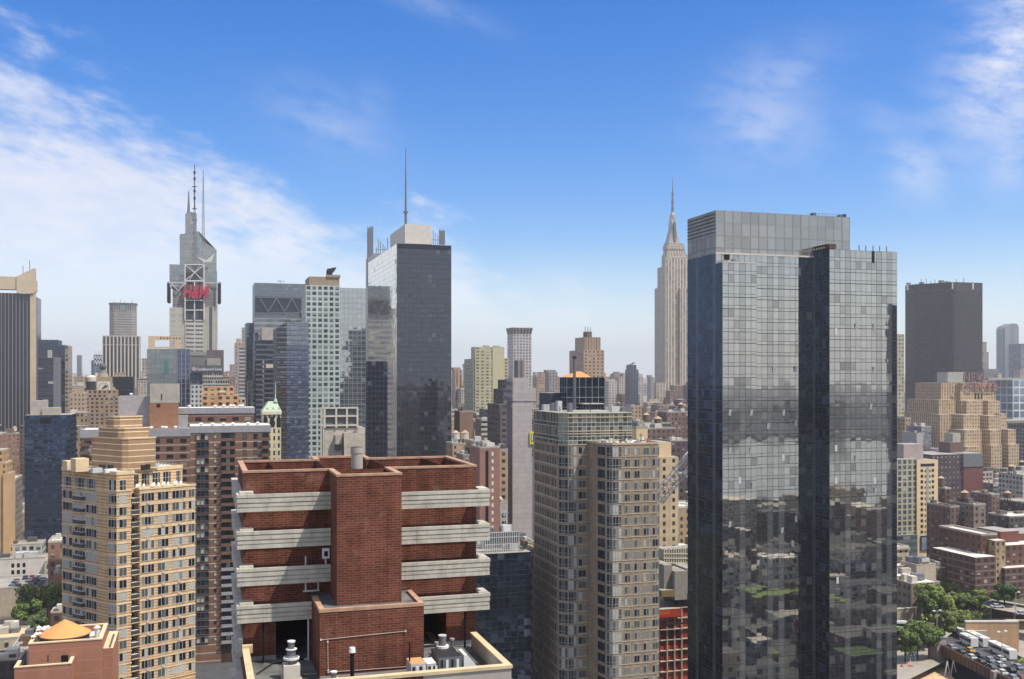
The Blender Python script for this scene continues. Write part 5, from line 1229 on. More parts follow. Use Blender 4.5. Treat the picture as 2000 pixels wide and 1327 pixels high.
b = MB(); YEL = plain('banner_yellow', (214,200,40), .6); ua, ub = U(1034,v0), U(1043.5,v0); b.box(ua,ub,v0-.6,v0-.35,Z(868,1038,v0),Z(843,1038,v0),YEL); b.box(ua+.7,ub-.5,v0-.75,v0-.6,Z(862,1038,v0),Z(848,1038,v0),plain('banner_dark', (70,74,90))); b.box(ua+.9,ua+1.4,v0-.85,v0-.75,Z(861,1038,v0),Z(849,1038,v0),WHITE)
solid('banner', b, 'small yellow framed banner on the right edge of the lilac slab', 'banner')
b = MB(); u = U(1036,v0+3)
for k in range(5): b.bar((u-2+k*1.1,v0+3,z11),(u-1+k*1.1,v0+3,z11+5-k*.5),.2,METAL); b.bar((u-3,v0+3,z11+k*1.2),(u+3.4,v0+3,z11+k*.9),.16,METAL)
part('roof_frame', b, R)
X = Bd('apartment_building', 'dark brown stepped block behind the left side of the lilac slab', 'apartment building', 977, 560)
X.box(977, 992, 790, fac('dark_taupe', (104,94,90), (50,48,50), ww=.5, wh=.5, grime=.2), dep=26, bay=3, fh=3.2); X.box(983,992,760,fac('dark_taupe', (104,94,90)),dv=4,dep=20,bay=3,fh=3.2); X.box(988,996,742,plain('dark_taupe_p', (88,82,82)),dv=8,dep=16); X.done()
FG = fac('olive_beige', (182,174,138), (88,86,72), ww=.55, wh=.5, blindp=.35, blind=(176,172,156), grime=.12)
X = Bd('apartment_tower', 'olive beige stepped apartment tower with balconied left wing, left of the flared white tower', 'apartment tower', 928, 1120)
X.box(928, 985, 678, FG, xs=920, bay=5.2, fh=3.6); X.box(917.5, 930, 701, sil=True, mat=fac('olive_shade', (150,148,124), (92,90,80), ww=.6, wh=.5, blindp=.3, grime=.1), dv=1, dep=40, bay=4, fh=3.6); X.box(984, 993, 700, FG, dv=1, dep=36, bay=4.5, fh=3.6); X.box(962,984,680,plain('olive_blank', (188,180,142), .9, var=.12),dv=-.5,dep=.48,part='blank_panel')  # left wing in a darker beige, its shade put into the colour
X.box(947,956,675,CONC,dv=5,dep=8,bot=679,part='bulkhead'); X.box(967,977,675.5,CONC,dv=5,dep=8,bot=679,part='bulkhead'); X.done()
GRC = fac('white_grid_far', (186,178,170), (92,90,94), ww=.58, wh=.6, blindp=.1, grime=.1)
X = Bd('office_tower', 'white gridded office tower with a flared fluted crown, standing behind the lilac slab', 'office tower', 990, 1500)
R = X.root; v0 = X.v
u0,u1,v0,v1,_,zt = X.box(991, 1038, 653, GRC, sil=True, dep=30, bay=4.4, fh=4.3); X.done()
b = MB(); z1 = Z(640,1010,v0); P = [(u0,v0),(u1,v0),(u1,v1),(u0,v1)]; b.prism(P, zt, z1-1, fac('fluted_crown', (140,128,122), (70,66,68), ww=.5, wh=1, blindp=0), ROOF_D, 4.6, 10, poly1=off(P, 1.6)); b.prism(off(P,1.6), z1-1, z1, CONC, ROOF_D); part('crown', b, R)
X = Bd('office_tower', 'plain grey fluted slab rising directly behind the roof of the lilac slab', 'office tower', 1004, 760)
X.box(1004, 1024, 704, fac('grey_flutes', (136,126,124), (104,96,96), ww=.4, wh=1, blindp=0, grime=.1), sil=True, dep=10, bay=3.4, fh=300); X.done()
ADT = fac('art_deco_tan', (178,148,118), (74,62,56), ww=.46, wh=.5, blindp=.1, grime=.2); ADP = fac('art_deco_piers', (168,140,110), (110,90,74), ww=.45, wh=1, blindp=0, grime=.15)
X = Bd('office_tower', 'tan stepped art deco tower with piered crown, above the orange hipped roof', 'office tower', 1140, 1250)
R = X.root; v0 = X.v
X.box(1140, 1180, 684, ADT, xs=1112, bay=5.0, fh=4.3, roof=ROOF)
X.box(1142, 1173, 659, ADP, dv=5, xs=1123, bay=3.4, fh=300, part='crown'); X.box(1139,1156,648,plain('dark_drum', (92,78,68)),dv=12,dep=12,bot=660,part='bulkhead',sil=True); X.done()
for px in (1143, 1148, 1153): b = MB(); u = U(px,v0+16); z_ = Z(648,px,v0+12); b.bar((u,v0+16,z_),(u,v0+16,z_+6),.6,METAL); part('antenna', b, R)
X = Bd('office_tower', 'dark blue grey office tower with a rooftop sign frame, left of the limestone skyscraper', 'office tower', 1221, 1500)
DB_ = fac('slate_far', (84,92,104), (56,66,80), ww=.6, wh=1, blindp=0, grime=.1)
X.box(1221, 1247, 722, DB_, sil=True, dep=20, bay=4.5, fh=300); X.box(1223, 1243, 713, DB_, dv=4, sil=True, dep=14, bay=4.5, fh=300); X.done()
b = MB(); vv = X.v+8; Q = lambda px, py: (U(px,vv),vv,Z(py,px,vv)); b.bar(Q(1229,713),Q(1240,709),1.2,METAL_D); b.bar(Q(1236,714),Q(1236,708),.8,METAL_D); part('sign_frame', b, X.root)
X = Bd('office_tower', 'distant stepped tower with pyramidal top on the horizon, left of the dark blue grey tower', 'office tower', 1196, 3000)
X.box(1196, 1216, 738, FARG, dep=40, bay=6, fh=5); X.box(1199,1213,731,FARG,dv=5,dep=30,bay=6,fh=5); X.box(1202,1210,726.5,FARG,dv=8,dep=20,bay=6,fh=5,part='crown'); X.done()
for (xa, xb, top, Yd, lab, wc) in ((1264,1277,737,2400,'distant grey slab touching the left side of the spired tower',(150,142,136)),(1041,1059,731,2100,'distant white stepped tower just right of the lilac slab roof',(186,178,166)),(1064,1089,727,1500,'distant grey rectangular tower with a boxy top, left of the glass penthouse',(150,140,138)),(1180,1205,745,1700,'pale distant block beside the right edge of the glass penthouse',(190,180,168)),(882,903,722,1300,'rose tan piered tower squeezed against the right side of the dark tower',(184,146,116)),(904,918,715,1500,'slim white ribbed tower between the rose tan tower and the olive beige tower',(206,200,192))):
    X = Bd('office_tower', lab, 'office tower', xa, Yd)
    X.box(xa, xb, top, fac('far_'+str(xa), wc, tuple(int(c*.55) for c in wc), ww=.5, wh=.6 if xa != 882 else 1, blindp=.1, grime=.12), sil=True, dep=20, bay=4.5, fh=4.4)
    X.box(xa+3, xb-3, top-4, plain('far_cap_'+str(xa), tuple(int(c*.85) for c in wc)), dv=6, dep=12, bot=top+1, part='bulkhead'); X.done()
# glass penthouse tower with the orange hipped roof
X = Bd('glass_tower', 'dark glass box tower with white mullions and an orange hipped roof', 'glass tower', 1107, 345)
R = X.root; v0 = X.v
PG = glass('penthouse_glass', (36,46,54), (190,205,215), .3, (150,154,150), .05, .05, .012, .04, (150,140,120))
u0,u1,v0,v1,_,zt = X.box(1107, 1181, 737, PG, bay=2.3, fh=3.4, xs=1093, roof=ROOF_D); X.box(1139, 1179, 789, PG, dv=-4, dep=4, bay=1.1, fh=4.0, roof=ROOF_L, part='lower_glazing'); X.box(1075, 1094, 768, plain('slate_wall', (62,64,76), .7), dv=6, dep=12, part='side_wall'); X.box(1139,1179,788,plain('pale_rim', (204,200,186)),dv=-4.2,dep=4.2,bot=790,part='coping'); X.done()
ORG_ = plain('orange_roof', (216,140,84), .8, var=.2)
b = MB(); ux, vx = U(1130,v0+6), v0+6; b.prism([(U(1108,v0+3),v0+2),(U(1153,v0+3),v0+2),(U(1153,v0+3),v0+9),(U(1108,v0+3),v0+9)], zt, Z(726,1130,vx), ORG_, poly1=[(ux-.8,vx-.3),(ux+.8,vx-.3),(ux+.8,vx+.3),(ux-.8,vx+.3)]); part('hipped_roof', b, R)
b = MB(); u = U(1122,v0-3); b.cyl(u,v0-3,.55,Z(808,1122,v0-3),Z(700,1122,v0-3),METAL,10); b.cyl(u,v0-3,.7,Z(700,1122,v0-3),Z(696,1122,v0-3),METAL_D,10,bottom=True); part('flue', b, R)
mark(u0,u1,v0,v1,zt)

# ================================================================== the spired limestone skyscraper
ES = fac('limestone_piers', (192,178,158), (112,102,92), ww=.5, wh=1.0, blindp=0, grime=.08)
ESS = fac('limestone_punched', (184,170,150), (104,94,86), ww=.5, wh=.62, blindp=.1, grime=.08)
X = Bd('skyscraper', 'tall limestone skyscraper with stepped crown and a needle spire, left of the big glass tower', 'skyscraper', 1296, 1770)
R = X.root; v0 = X.v
def es(x0, x1, top, dv, dep, mat=ES, bot=None, bay=5.4, p='wall', fh=4.0): return X.box(x0, x1, top, mat, dv=dv, dep=dep, bay=bay, fh=fh, bot=bot, part=p)
uE_ = U(1300, v0)
def esd(x, top, dv, p='wall', side=ESS):
    b = X.mb(p); vv_ = v0+dv; b_ = VatU(x, uE_+dv*.12); b.box(uE_+dv*.12, U(1346, v0), vv_, b_, 0, Z(top, 1310, vv_), side if dv else ES, CONC, 5.4, 4.0)
esd(1292, 503, 0); esd(1284, 522, 14); esd(1278.5, 562, 19)
es(1303, 1344, 497, 3, 22, ESS, bot=525); es(1304, 1340, 489, 6, 18, ESS, bot=500, p='crown'); es(1282, 1300, 748, -6, 10, ESS, bay=6); es(1317, 1346, 752, -14, 16); es(1308, 1325, 776, -26, 20)
es(1328, 1350, 563, -4, 6, ES)
X.done()
b = MB(); um, vm = U(1313.5, v0+15), v0+15; zz = lambda py: Z(py, 1313.5, vm)
SIL = plain('spire_silver', (168,164,154), .4, .3, var=.15)
for x0_, x1_, ya, yb in ((1299,1333,489,481),(1301,1331,481,476)): b.box(U(x0_,vm),U(x1_,vm),vm-9.5,vm+9.5,zz(ya),zz(yb),ESS,CONC,4,4)
part('crown_step', b, R)
b = MB(); hw = lambda d_: d_/2/F*Yv(1313.5, vm)
b.prism([(um-hw(24),vm-9),(um+hw(24),vm-9),(um+hw(24),vm+9),(um-hw(24),vm+9)], zz(476), zz(450), SIL, poly1=[(um-hw(13),vm-5),(um+hw(13),vm-5),(um+hw(13),vm+5),(um-hw(13),vm+5)])
b.prism([(um-hw(13),vm-5),(um+hw(13),vm-5),(um+hw(13),vm+5),(um-hw(13),vm+5)], zz(450), zz(427), SIL, poly1=[(um-hw(10),vm-4),(um+hw(10),vm-4),(um+hw(10),vm+4),(um-hw(10),vm+4)])
for sx in (-1, 1): b.prism([(um+sx*hw(14)-1,vm-9.5),(um+sx*hw(14)+1,vm-9.5),(um+sx*hw(14)+1,vm+2),(um+sx*hw(14)-1,vm+2)], zz(478), zz(430), SIL, poly1=[(um+sx*hw(6)-.8,vm-5),(um+sx*hw(6)+.8,vm-5),(um+sx*hw(6)+.8,vm+2),(um+sx*hw(6)-.8,vm+2)])
b.box(um-1.6, um+1.6, vm-9.9, vm-6.5, zz(474), zz(436), plain('spire_window', (96,92,88)))
b.cyl(um, vm, hw(11), zz(427), zz(421), SIL, 14); b.cyl(um, vm, hw(10), zz(421), zz(415), SIL, 14, r1=hw(6.5)); part('mooring_mast', b, R)
b = MB(); b.cyl(um,vm,2.6,zz(416),zz(409),METAL,8,r1=2.4); b.cyl(um,vm,2.0,zz(409),zz(380),METAL,8,r1=1.6); b.cyl(um,vm,1.3,zz(380),zz(366),METAL,8,r1=1.0); b.cyl(um,vm,.8,zz(366),zz(346),METAL,6,r1=.3)
for py in (408, 396, 380): b.cyl(um,vm,3.2,zz(py),zz(py-1.5),METAL,8,bottom=True)
part('spire', b, R)
mark(U(1278,v0), U(1346,v0), v0, v0+60, Z(500,1310,v0))

# ================================================================== right: black slab with the numerals, hotel with the red letters
X = Bd('office_tower', 'massive black office slab with two white numeral ones near its top', 'office tower', 1868, 1330)
R = X.root; v0 = X.v
BK = fac('bronze_black', (52,48,50), (38,36,42), ww=.62, wh=.56, blindp=.04, blind=(70,66,66), grime=.12)
u0 = U(1868, v0); u1 = U(1919, v0); uC = U(1768, v0+62); vC = v0+42
zt = Z(552, 1890, v0)
poly = [(uC, vC), (U(1843, v0+12), v0+12), (u0-6, v0+1.5), (u0, v0), (u1, v0), (u1, v0+70), (uC, v0+62)]
b = MB(); b.prism(poly, 0, zt-9, BK, False, 1.9, 3.7); part('wall', b, R)
b = MB(); b.prism(poly, zt-9, zt, plain('black_crown', (60,56,58), .8, var=.1), ROOF_D); b.prism(off(poly, .25), zt-10.2, zt-9.4, plain('crown_line', (92,86,86)), bottom=True); part('crown', b, R)
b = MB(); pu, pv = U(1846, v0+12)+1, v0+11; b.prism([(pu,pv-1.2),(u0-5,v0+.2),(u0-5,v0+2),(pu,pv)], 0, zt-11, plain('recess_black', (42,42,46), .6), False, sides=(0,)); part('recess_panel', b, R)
lettering('1', 11, plain('numeral_white', (222,216,200), .5), R, U(1900,v0), v0-.4, zt-8.6, bold=.3, name='numeral')
lettering('1', 11, MATS['numeral_white'], R, U(1860,v0+1), v0+.6, zt-8.6, ang=-.5, bold=.3, name='numeral')
b = MB(); q0 = U(1771, vC)
for dx in (0, 1.6): b.box(q0+dx, q0+dx+.5, vC-.5, vC-.02, zt-8.6, zt-1.5, WHITE)
part('numeral_edge', b, R)
for px, dv, w_, h in ((1838,24,5,4.5),(1850,20,5,3.2),(1800,40,4,3),(1775,48,3,2.5),(1895,20,6,1.5)): b = MB(); u = U(px, v0+dv); b.box(u,u+w_,v0+dv,v0+dv+5,zt,zt+h,CONC if px == 1850 else METAL); part('rooftop_unit', b, R)
for px, dv, h in ((1799,38,7),(1809,36,7.5),(1818,34,4),(1826,32,6),(1868,16,6),(1882,12,7),(1900,10,3)): b = MB(); u = U(px, v0+dv); b.bar((u,v0+dv,zt),(u,v0+dv,zt+h),.45,METAL_D); part('antenna', b, R)
mark(uC, u1, v0, v0+70, zt)

HT = fac('hotel_tan', (190,164,128), (92,76,62), ww=.42, wh=.5, blindp=.15, grime=.18)
HTS = fac('hotel_tan_piers', (180,156,122), (124,102,82), ww=.4, wh=.8, blindp=0, grime=.15)
X = Bd('hotel', 'tan stepped art deco hotel crowned by two rows of large red letters', 'hotel', 1878, 1020)
R = X.root; v0 = X.v
def ht(x0, x1, top, dv, dep, mat=HT, **k): return X.box(x0, x1, top, mat, dv=dv, dep=dep, bay=3.1, fh=3.5, roof=CONC, **k)
ht(1838, 1878, 748, 40, 40, HTS); ht(1876, 1945, 748, 36, 42)
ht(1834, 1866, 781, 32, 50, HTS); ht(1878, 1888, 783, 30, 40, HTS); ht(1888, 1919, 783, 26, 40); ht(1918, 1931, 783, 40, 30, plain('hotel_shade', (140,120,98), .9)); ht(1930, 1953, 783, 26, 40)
ht(1821, 1840, 806, 36, 50, HTS); ht(1836, 1858, 810, 24, 50, HTS); ht(1869, 1886, 810, 22, 40, HTS); ht(1882, 1914, 810, 12, 50); ht(1931, 1953, 812, 14, 40); ht(1952, 1966, 808, 20, 40)
ht(1807, 1824, 834, 34, 40, HTS); ht(1884, 1917, 840, 2, 50); ht(1934, 1955, 840, 6, 40); ht(1952, 1970, 840, 14, 30, HTS); ht(1969, 1984, 839, 4, 40)
ht(1886, 1918, 872, -6, 50); ht(1936, 1957, 870, 0, 40); ht(1970, 1990, 868, 0, 40); ht(1988,1996,905,0,40)
X.box(1851, 1884, 727, plain('sign_housing', (160,160,150)), dv=44, dep=16, bot=747, part='roof_housing')
X.done()
BRKR = plain('sign_letter_red', (140,98,92), .6, var=.2)
lettering('NEW', 13.2, BRKR, R, U(1904,v0+35), v0+35, Z(746,1904,v0+35), bold=-.12, extrude=.4, name='sign_lettering', sx=1.02)
lettering('YORKER', 13.2, BRKR, R, U(1911.5,v0+34.6), v0+34.6, Z(764.5,1911,v0+34.6), bold=-.12, extrude=.4, name='sign_lettering', sx=1.0)
b = MB(); vv = v0+36.2
for px in (1886,1894,1903,1912,1922): b.bar((U(px,vv),vv,Z(747,px,vv)),(U(px,vv),vv,Z(727,px,vv)),.4,METAL)
b.bar((U(1884,vv),vv,Z(728,1890,vv)),(U(1925,vv),vv,Z(728,1920,vv)),.4,METAL); b.bar((U(1884,vv),vv,Z(746,1890,vv)),(U(1925,vv),vv,Z(746,1920,vv)),.5,METAL); part('sign_frame', b, R)
for px in (1905, 1911, 1917): b = MB(); u = U(px, v0+36); b.box(u-.9,u+.9,v0+35.85,v0+35.97,Z(780,px,v0+36),Z(768,px,v0+36),BLACK); part('window', b, R)
WG = fac('white_grid_glass', (204,202,198), (92,108,126), ww=.82, wh=.8, blindp=.2, blind=(128,142,152), grime=.06)
X = Bd('office_building', 'glass office building with a white grid frame at the right edge behind the lettered hotel', 'office building', 1943, 1250)
X.box(1943, 2080, 742, WG, sil=True, dep=30, bay=9.5, fh=9.5); X.box(1930, 2080, 738, plain('grey_screen', (150,150,146)), dv=6, dep=20, bot=743, part='plant_screen'); X.done()
X = Bd('office_building', 'grey stone office building with a heavy cornice at the right edge below the white-gridded building', 'office building', 1969, 1180)
X.box(1969, 2100, 822, sil=True, mat=fac('grey_stone_grid', (150,144,136), (52,54,58), ww=.6, wh=.62, blindp=.1, grime=.2), dep=30, bay=4.6, fh=4.6); X.box(1967, 2100, 821, plain('stone_cornice', (128,124,118)), dv=-.8, dep=31, bot=826, part='cornice'); X.done()
X = Bd('office_tower', 'slim rounded grey glass tower with a slanted top at the far right', 'office tower', 1963, 2600)
R = X.root; v0 = X.v; b = MB(); u0, u1 = U(1963,v0), U(1990,v0); zl, zr, zm = Z(643,1963,v0), Z(640,1990,v0), Z(632,1980,v0)
SLM = fac('slim_grey', (128,130,132), (104,110,116), ww=.6, wh=1, blindp=0, grime=.08)
top = [(u0,zl),(u0+4,zl+6),(u0+(u1-u0)*.6,zm),(u1-5,zm-1),(u1,zr)]
for v_ in (v0,): b.face([(u0,v_,0),(u1,v_,0)]+[(p[0],v_,p[1]) for p in reversed(top)], SLM, [(0,0),(6,0)]+[((p[0]-u0)/(u1-u0)*6,.5) for p in reversed(top)])
pts_ = [(u0,0)]+top+[(u1,0)]
for p, q in zip(pts_, pts_[1:]): b.face([(p[0],v0,p[1]),(q[0],v0,q[1]),(q[0],v0+30,q[1]),(p[0],v0+30,p[1])], SLM)
b.face([(u1,v0+30,0),(u0,v0+30,0)]+[(p[0],v0+30,p[1]) for p in top], SLM); part('wall', b, R); mark(u0,u1,v0,v0+30,zr)
X = Bd('office_tower', 'distant banded glass tower cut by the right edge of the view', 'office tower', 1994, 2500)
X.box(1994, 2060, 672, FARG, dep=40, bay=5, fh=5); X.box(1992,2060,722,fac('rose_far', (166,142,128)),dv=-30,dep=20,bay=5,fh=5,part='lower_block'); X.done()
X = Bd('office_tower', 'distant stepped grey tower just right of the black slab', 'office tower', 1918, 1900)
X.box(1918, 1931, 688, fac('grey_stepped_far', (150,140,132), (116,108,104), ww=.5, wh=.8, blindp=0), dep=40, bay=4.5, fh=5); X.box(1917,1927,668,fac('grey_stepped_far', (150,140,132)),dv=10,dep=20,bay=4.5,fh=5); X.box(1922,1951,721,plain('dark_low_far', (112,108,108)),dv=-60,dep=30,part='lower_block'); X.done()
X = Bd('apartment_tower', 'tan apartment tower half hidden between the glass tower and the black slab', 'apartment tower', 1750, 900)
X.box(1748, 1766, 653, fac('tan_grid_far', (176,164,136), (92,92,88), ww=.55, wh=.5, blindp=.2, grime=.12), dep=10, bay=3.2, fh=3.4); X.done()

# cream tower with the billboard
X = Bd('apartment_tower', 'cream apartment tower with a grey glass left wing and a billboard near its foot', 'apartment tower', 1791, 560)
R = X.root; v0 = X.v
CRM = plain('cream_render', (218,192,150), .88, var=.14, scale=.1)
u0,u1,v0,v1,_,zt = X.box(1791, 1832, 899, CRM, dep=16, bay=1, fh=1); X.box(1752, 1792, 897, fac('grey_green_bays', (176,166,140), (66,78,78), ww=.62, wh=.7, blindp=.2, grime=.15), dv=.8, dep=22, bay=3.2, fh=3.05, bot=1046, part='side_wing'); X.box(1750,1792,1045,fac('glass_podium', (100,108,106), (60,70,72), ww=.9, wh=.55, blindp=.3),dv=-.6,dep=24,bay=5,fh=3.6,part='podium')
X.box(1765, 1803, 868, plain('mauve_plant', (164,152,144)), dv=5, dep=10, bot=902, part='roof_housing'); X.done()
items = []
for k in range(17):
    z = zt-3.4-3.05*k
    if z < Z(1045,1800,v0): break
    for px, w_, n_ in ((1800.5,1.5,2),(1807.3,.65,1),(1816.2,.65,1),(1822,1.3,2)): items.append((win_mesh('crm', w_, 1.5 if w_ > 1 else 1.1, n_, METAL_D, rnd.choice([(G1,G1),(G1,G2),(G1,G4)])), (U(px,v0), v0, z), 0))
place_windows(R, items)
b = MB(); b.box(U(1809.5,v0),U(1814,v0),v0-.1,v0-.02,Z(980,1812,v0),Z(912,1812,v0),plain('green_strip', (150,164,150), .4)); b.box(U(1798,v0),U(1825,v0),v0-.1,v0-.02,Z(911,1810,v0),Z(906,1810,v0),METAL_D); part('window_strip', b, R)
b = MB(); u0_, u1_ = U(1797.5,v0), U(1830,v0); b.box(u0_,u1_,v0-.6,v0-.1,Z(1074,1813,v0),Z(1046,1813,v0),METAL_D); bf_ = part('billboard_frame', b, R)
m = plain('billboard_art', (120,132,146), .4, var=.9, scale=.25); b = MB(); b.box(u0_+.4,u1_-.4,v0-.75,v0-.6,Z(1073,1813,v0),Z(1049,1813,v0),m); part('billboard', b, bf_)
# lower right blocks
MR_ = fac('maroon_punched', (108,84,80), (150,140,132), ww=.35, wh=.35, blindp=.3, grime=.3)
X = Bd('warehouse', 'dark maroon brick block with pale window specks, right of the cream billboard tower', 'warehouse', 1882, 720)
X.box(1882, 1920, 890, plain('plum_brick', (112,70,66), .9, var=.2, scale=.08), dep=30, roof=ROOF); X.box(1882, 1920, 886, plain('slate_cap', (108,110,108), .8), dv=-.4, dep=30.4, bot=912, part='upper_wall'); X.box(1820, 1883, 888, fac('dark_maroon', (84,72,76), (140,134,136), ww=.3, wh=.3, blindp=.3, grime=.3), dv=1, dep=30, bay=3.6, fh=3.6); X.box(1856,1882,864,plain('brown_bulkhead', (104,82,78)),dv=12,dep=12,bot=892,part='bulkhead'); X.box(1861,1876,847,CONC,dv=14,dep=8,bot=866,part='bulkhead'); X.done()
GPN = fac('tenement_brown', (128,104,92), (56,52,52), ww=.4, wh=.5, blindp=.25, grime=.35)
GP2 = fac('tenement_grey', (142,128,114), (62,58,58), ww=.42, wh=.5, blindp=.25, grime=.3)
GP3 = fac('tenement_tan', (178,152,120), (70,60,54), ww=.4, wh=.5, blindp=.2, grime=.3)
GP4 = fac('tenement_red', (112,82,70), (58,50,48), ww=.42, wh=.5, blindp=.25, grime=.3)
GP5 = fac('tenement_cream', (200,186,160), (80,74,66), ww=.4, wh=.45, blindp=.2, grime=.25)
GP6 = fac('tenement_dark', (92,82,80), (46,44,46), ww=.45, wh=.5, blindp=.2, grime=.3)
GP7 = fac('loft_white', (196,190,178), (66,70,74), ww=.6, wh=.55, blindp=.25, grime=.25)
LOW = [ # name, label, x0, x1, top, Y, mat, dep, extra tank px
 ('warehouse','drab grey warehouse with a pale stair bulkhead and water tank, right of the cream tower',1873,1925,988,520,GP2,18,(1884,)),
 ('warehouse','dark brown loft block between the cream tower and the drab grey warehouse',1834,1874,992,525,GPN,18,()),
 ('apartment_building','maroon brick block with a pair of tanks behind the drab grey warehouse',1830,1858,956,600,GP4,16,(1838,)),
 ('apartment_building','brown brick block right of the drab grey warehouse, with a pale roof edge',1916,1953,968,640,GPN,18,()),
 ('office_building','long grey flat roofed block at the right edge beneath the lettered hotel',1950,2060,930,680,GP7,22,(1975,)),
 ('apartment_building','dark brown block with bright roof clutter, below the long grey flat roofed block',1952,2060,985,600,GP6,22,(1968,)),
 ('apartment_building','grey brown low block at the right edge with a domed tan roof corner',1930,2060,1010,560,GP6,16,()),
 ('warehouse','grey windowless box roof block below the tan apartment tower and left of the hotel',1775,1803,848,700,plain('grey_box', (168,162,160)),16,()),
 ('office_building','small glass corner office block right of the grey windowless box, below the black slab',1776,1819,835,800,fac('bluegrey_block', (130,128,132), (100,104,112), ww=.8, wh=.5),18,()),
 ('apartment_building','tan brick tower with a pink framed roof beside the glass tower edge',1753,1779,818,840,GP3,16,()),
 ('warehouse','long pale industrial roof between the small glass corner office block and the hotel',1800,1860,880,760,GP7,20,(1868,)),
]
def roof_clutter(X, box, seed, n=4):
    u0,u1,v0,v1,_,zt = box; r_ = random.Random(seed)
    for i in range(n):
        w_ = min(r_.uniform(2,5), (u1-u0)*.4); d_ = min(r_.uniform(2,4), (v1-v0)*.4); u = r_.uniform(u0+.5,u1-w_-.5); v = r_.uniform(v0+.5,v1-d_-.5); b = MB()
        b.box(u,u+w_,v,v+d_,zt,zt+r_.uniform(.8,3.2),r_.choice([CONC,CONC_L,GPAINT,METAL,WOOD,GP3 if False else ROOF_D])); part('bulkhead', b, X.root)
for i, (nm, lab, x0, x1, top, Y, mat, dep, tanks) in enumerate(LOW):
    X = Bd(nm, lab, nm.replace('_', ' '), x0, Y)
    bx = X.box(x0, x1, top, mat, sil=True, dep=dep, bay=3.2, fh=3.3, rim=.8, roof=ROOF if i % 3 else ROOF_L); X.done(); roof_clutter(X, bx, 40+i)
    for px in tanks: water_tank(X.root, U(px, X.v+dep*.5), X.v+dep*.5, bx[5], 2.0, 3.2)
X = Bd('apartment_complex', 'reddish brown balconied apartment slab with a tan stair column, at the lower right', 'apartment complex', 1906, 425)
R = X.root
bx = X.box(1917, 1948, 1046, GP4, dv=6, dep=26, bay=3.2, fh=3.0, rim=.8, roof=ROOF_L); X.box(1905, 1945, 1088, fac('brown_banded_flats', (104,80,70), (58,52,48), ww=.5, wh=.5, blindp=.3, stripe=.25, grime=.25), dv=0, dep=26, bay=3.2, fh=2.9, roof=ROOF_L); X.box(1944, 1964, 1056, GP3, dv=2, dep=26, bay=3.0, fh=2.9, roof=ROOF_L); X.box(1963, 2090, 1062, GP4, dv=4, dep=24, bay=3.2, fh=2.9, roof=ROOF_L); X.box(1963, 2090, 1106, fac('brown_banded_flats', (110,78,68)), dv=0, dep=20, bay=3.2, fh=2.9, roof=ROOF_L); X.box(1954,1990,1038,plain('brick_bulkhead', (112,70,60)),dv=10,dep=14,bot=1064,part='bulkhead'); X.box(1990,2090,1040,plain('brick_bulkhead', (112,70,60)),dv=12,dep=14,bot=1064,part='bulkhead'); X.done()
for (nm, lab, x0, x1, top, Y, mat, dep) in (('tenement','low maroon tenement row with white roof, left of the cream tower foot',1752,1790,1106,430,GP4,12),('tenement','small pale blank-walled tenement in front of the cream tower foot',1790,1828,1104,425,plain('pale_stucco_wall', (186,172,150), .9, var=.3),10),('tenement','narrow brown tenement right of the pale blank-walled one',1829,1846,1110,440,GPN,10),('tenement','pale sunlit tenement row with a light roof, nearest the glass tower at lower right',1750,1798,1126,400,GP5,12),('tenement','grey brown tenement row with sagging bright roofs, right of the pale sunlit row',1780,1836,1140,392,GP2,11),('shop_row','low roofs among the trees between the tenements and the balconied slab',1850,1905,1128,520,GP3,12)):
    X = Bd(nm, lab, nm.replace('_', ' '), x0, Y); bx = X.box(x0, x1, top, mat, dep=dep, bay=2.6, fh=3.2, roof=ROOF_L, rim=.4); X.done(); roof_clutter(X, bx, len(lab), 5)

# ================================================================== centre right: the corner behind the taupe tower and the crane
X = Bd('apartment_building', 'cream stone building with dark window column, just right of the lower taupe tower', 'apartment building', 1290, 420)
X.box(1284, 1311, 864, CRM, dep=14, bay=2.5, fh=3.2); X.box(1288, 1325, 893, fac('cream_few_windows', (208,184,148), (60,58,56), ww=.3, wh=.5, blindp=.1), dv=-2, dep=14, bay=4.5, fh=3.2); X.done()
X = Bd('warehouse', 'tall dark plum brick warehouse behind the crane boom', 'warehouse', 1292, 520)
X.box(1292, 1360, 932, fac('plum_grid', (92,62,62), (120,104,104), ww=.35, wh=.4, blindp=.3, grime=.25), dep=24, bay=3.2, fh=3.5); X.box(1325,1360,925,GP6,dv=-1,dep=10,bay=3.2,fh=3.5); X.done()
LB = [('office_building','brown loft with grouped piers and water tank, left of the spired tower base',1262,1320,838,640,GPN,18,(1285,)),('warehouse','slate grey mansard roofed loft with white vents left of the crane',1255,1310,828,720,GP6,16,(1262,)),('office_building','tan corner tower with a stepped lighter top, right of the glazed-top tower',1232,1253,794,900,GP3,14,()),('warehouse','cream blank bulkhead block behind the gravel roof of the lower taupe tower',1243,1265,837,420,CRM,9,()),('apartment_building','brown brick building with tall dark windows against the glass tower edge',1303,1352,806,800,GPN,18,(1330,)),('office_building','long low pink-roofed block at the foot of the spired tower',1285,1345,792,1100,GP2,18,()),('apartment_building','dark slot windowed block right of the crane tip',1310,1360,862,560,GP6,18,())]
for i, (nm, lab, x0, x1, top, Y, mat, dep, tanks) in enumerate(LB):
    X = Bd(nm, lab, nm.replace('_', ' '), x0, Y); bx = X.box(x0, x1, top, mat, dep=dep, bay=3.2, fh=3.4, rim=.8); X.done(); roof_clutter(X, bx, 70+i)
    for px in tanks: water_tank(X.root, U(px, X.v+dep*.5), X.v+dep*.5, bx[5], 2.4, 3.6)
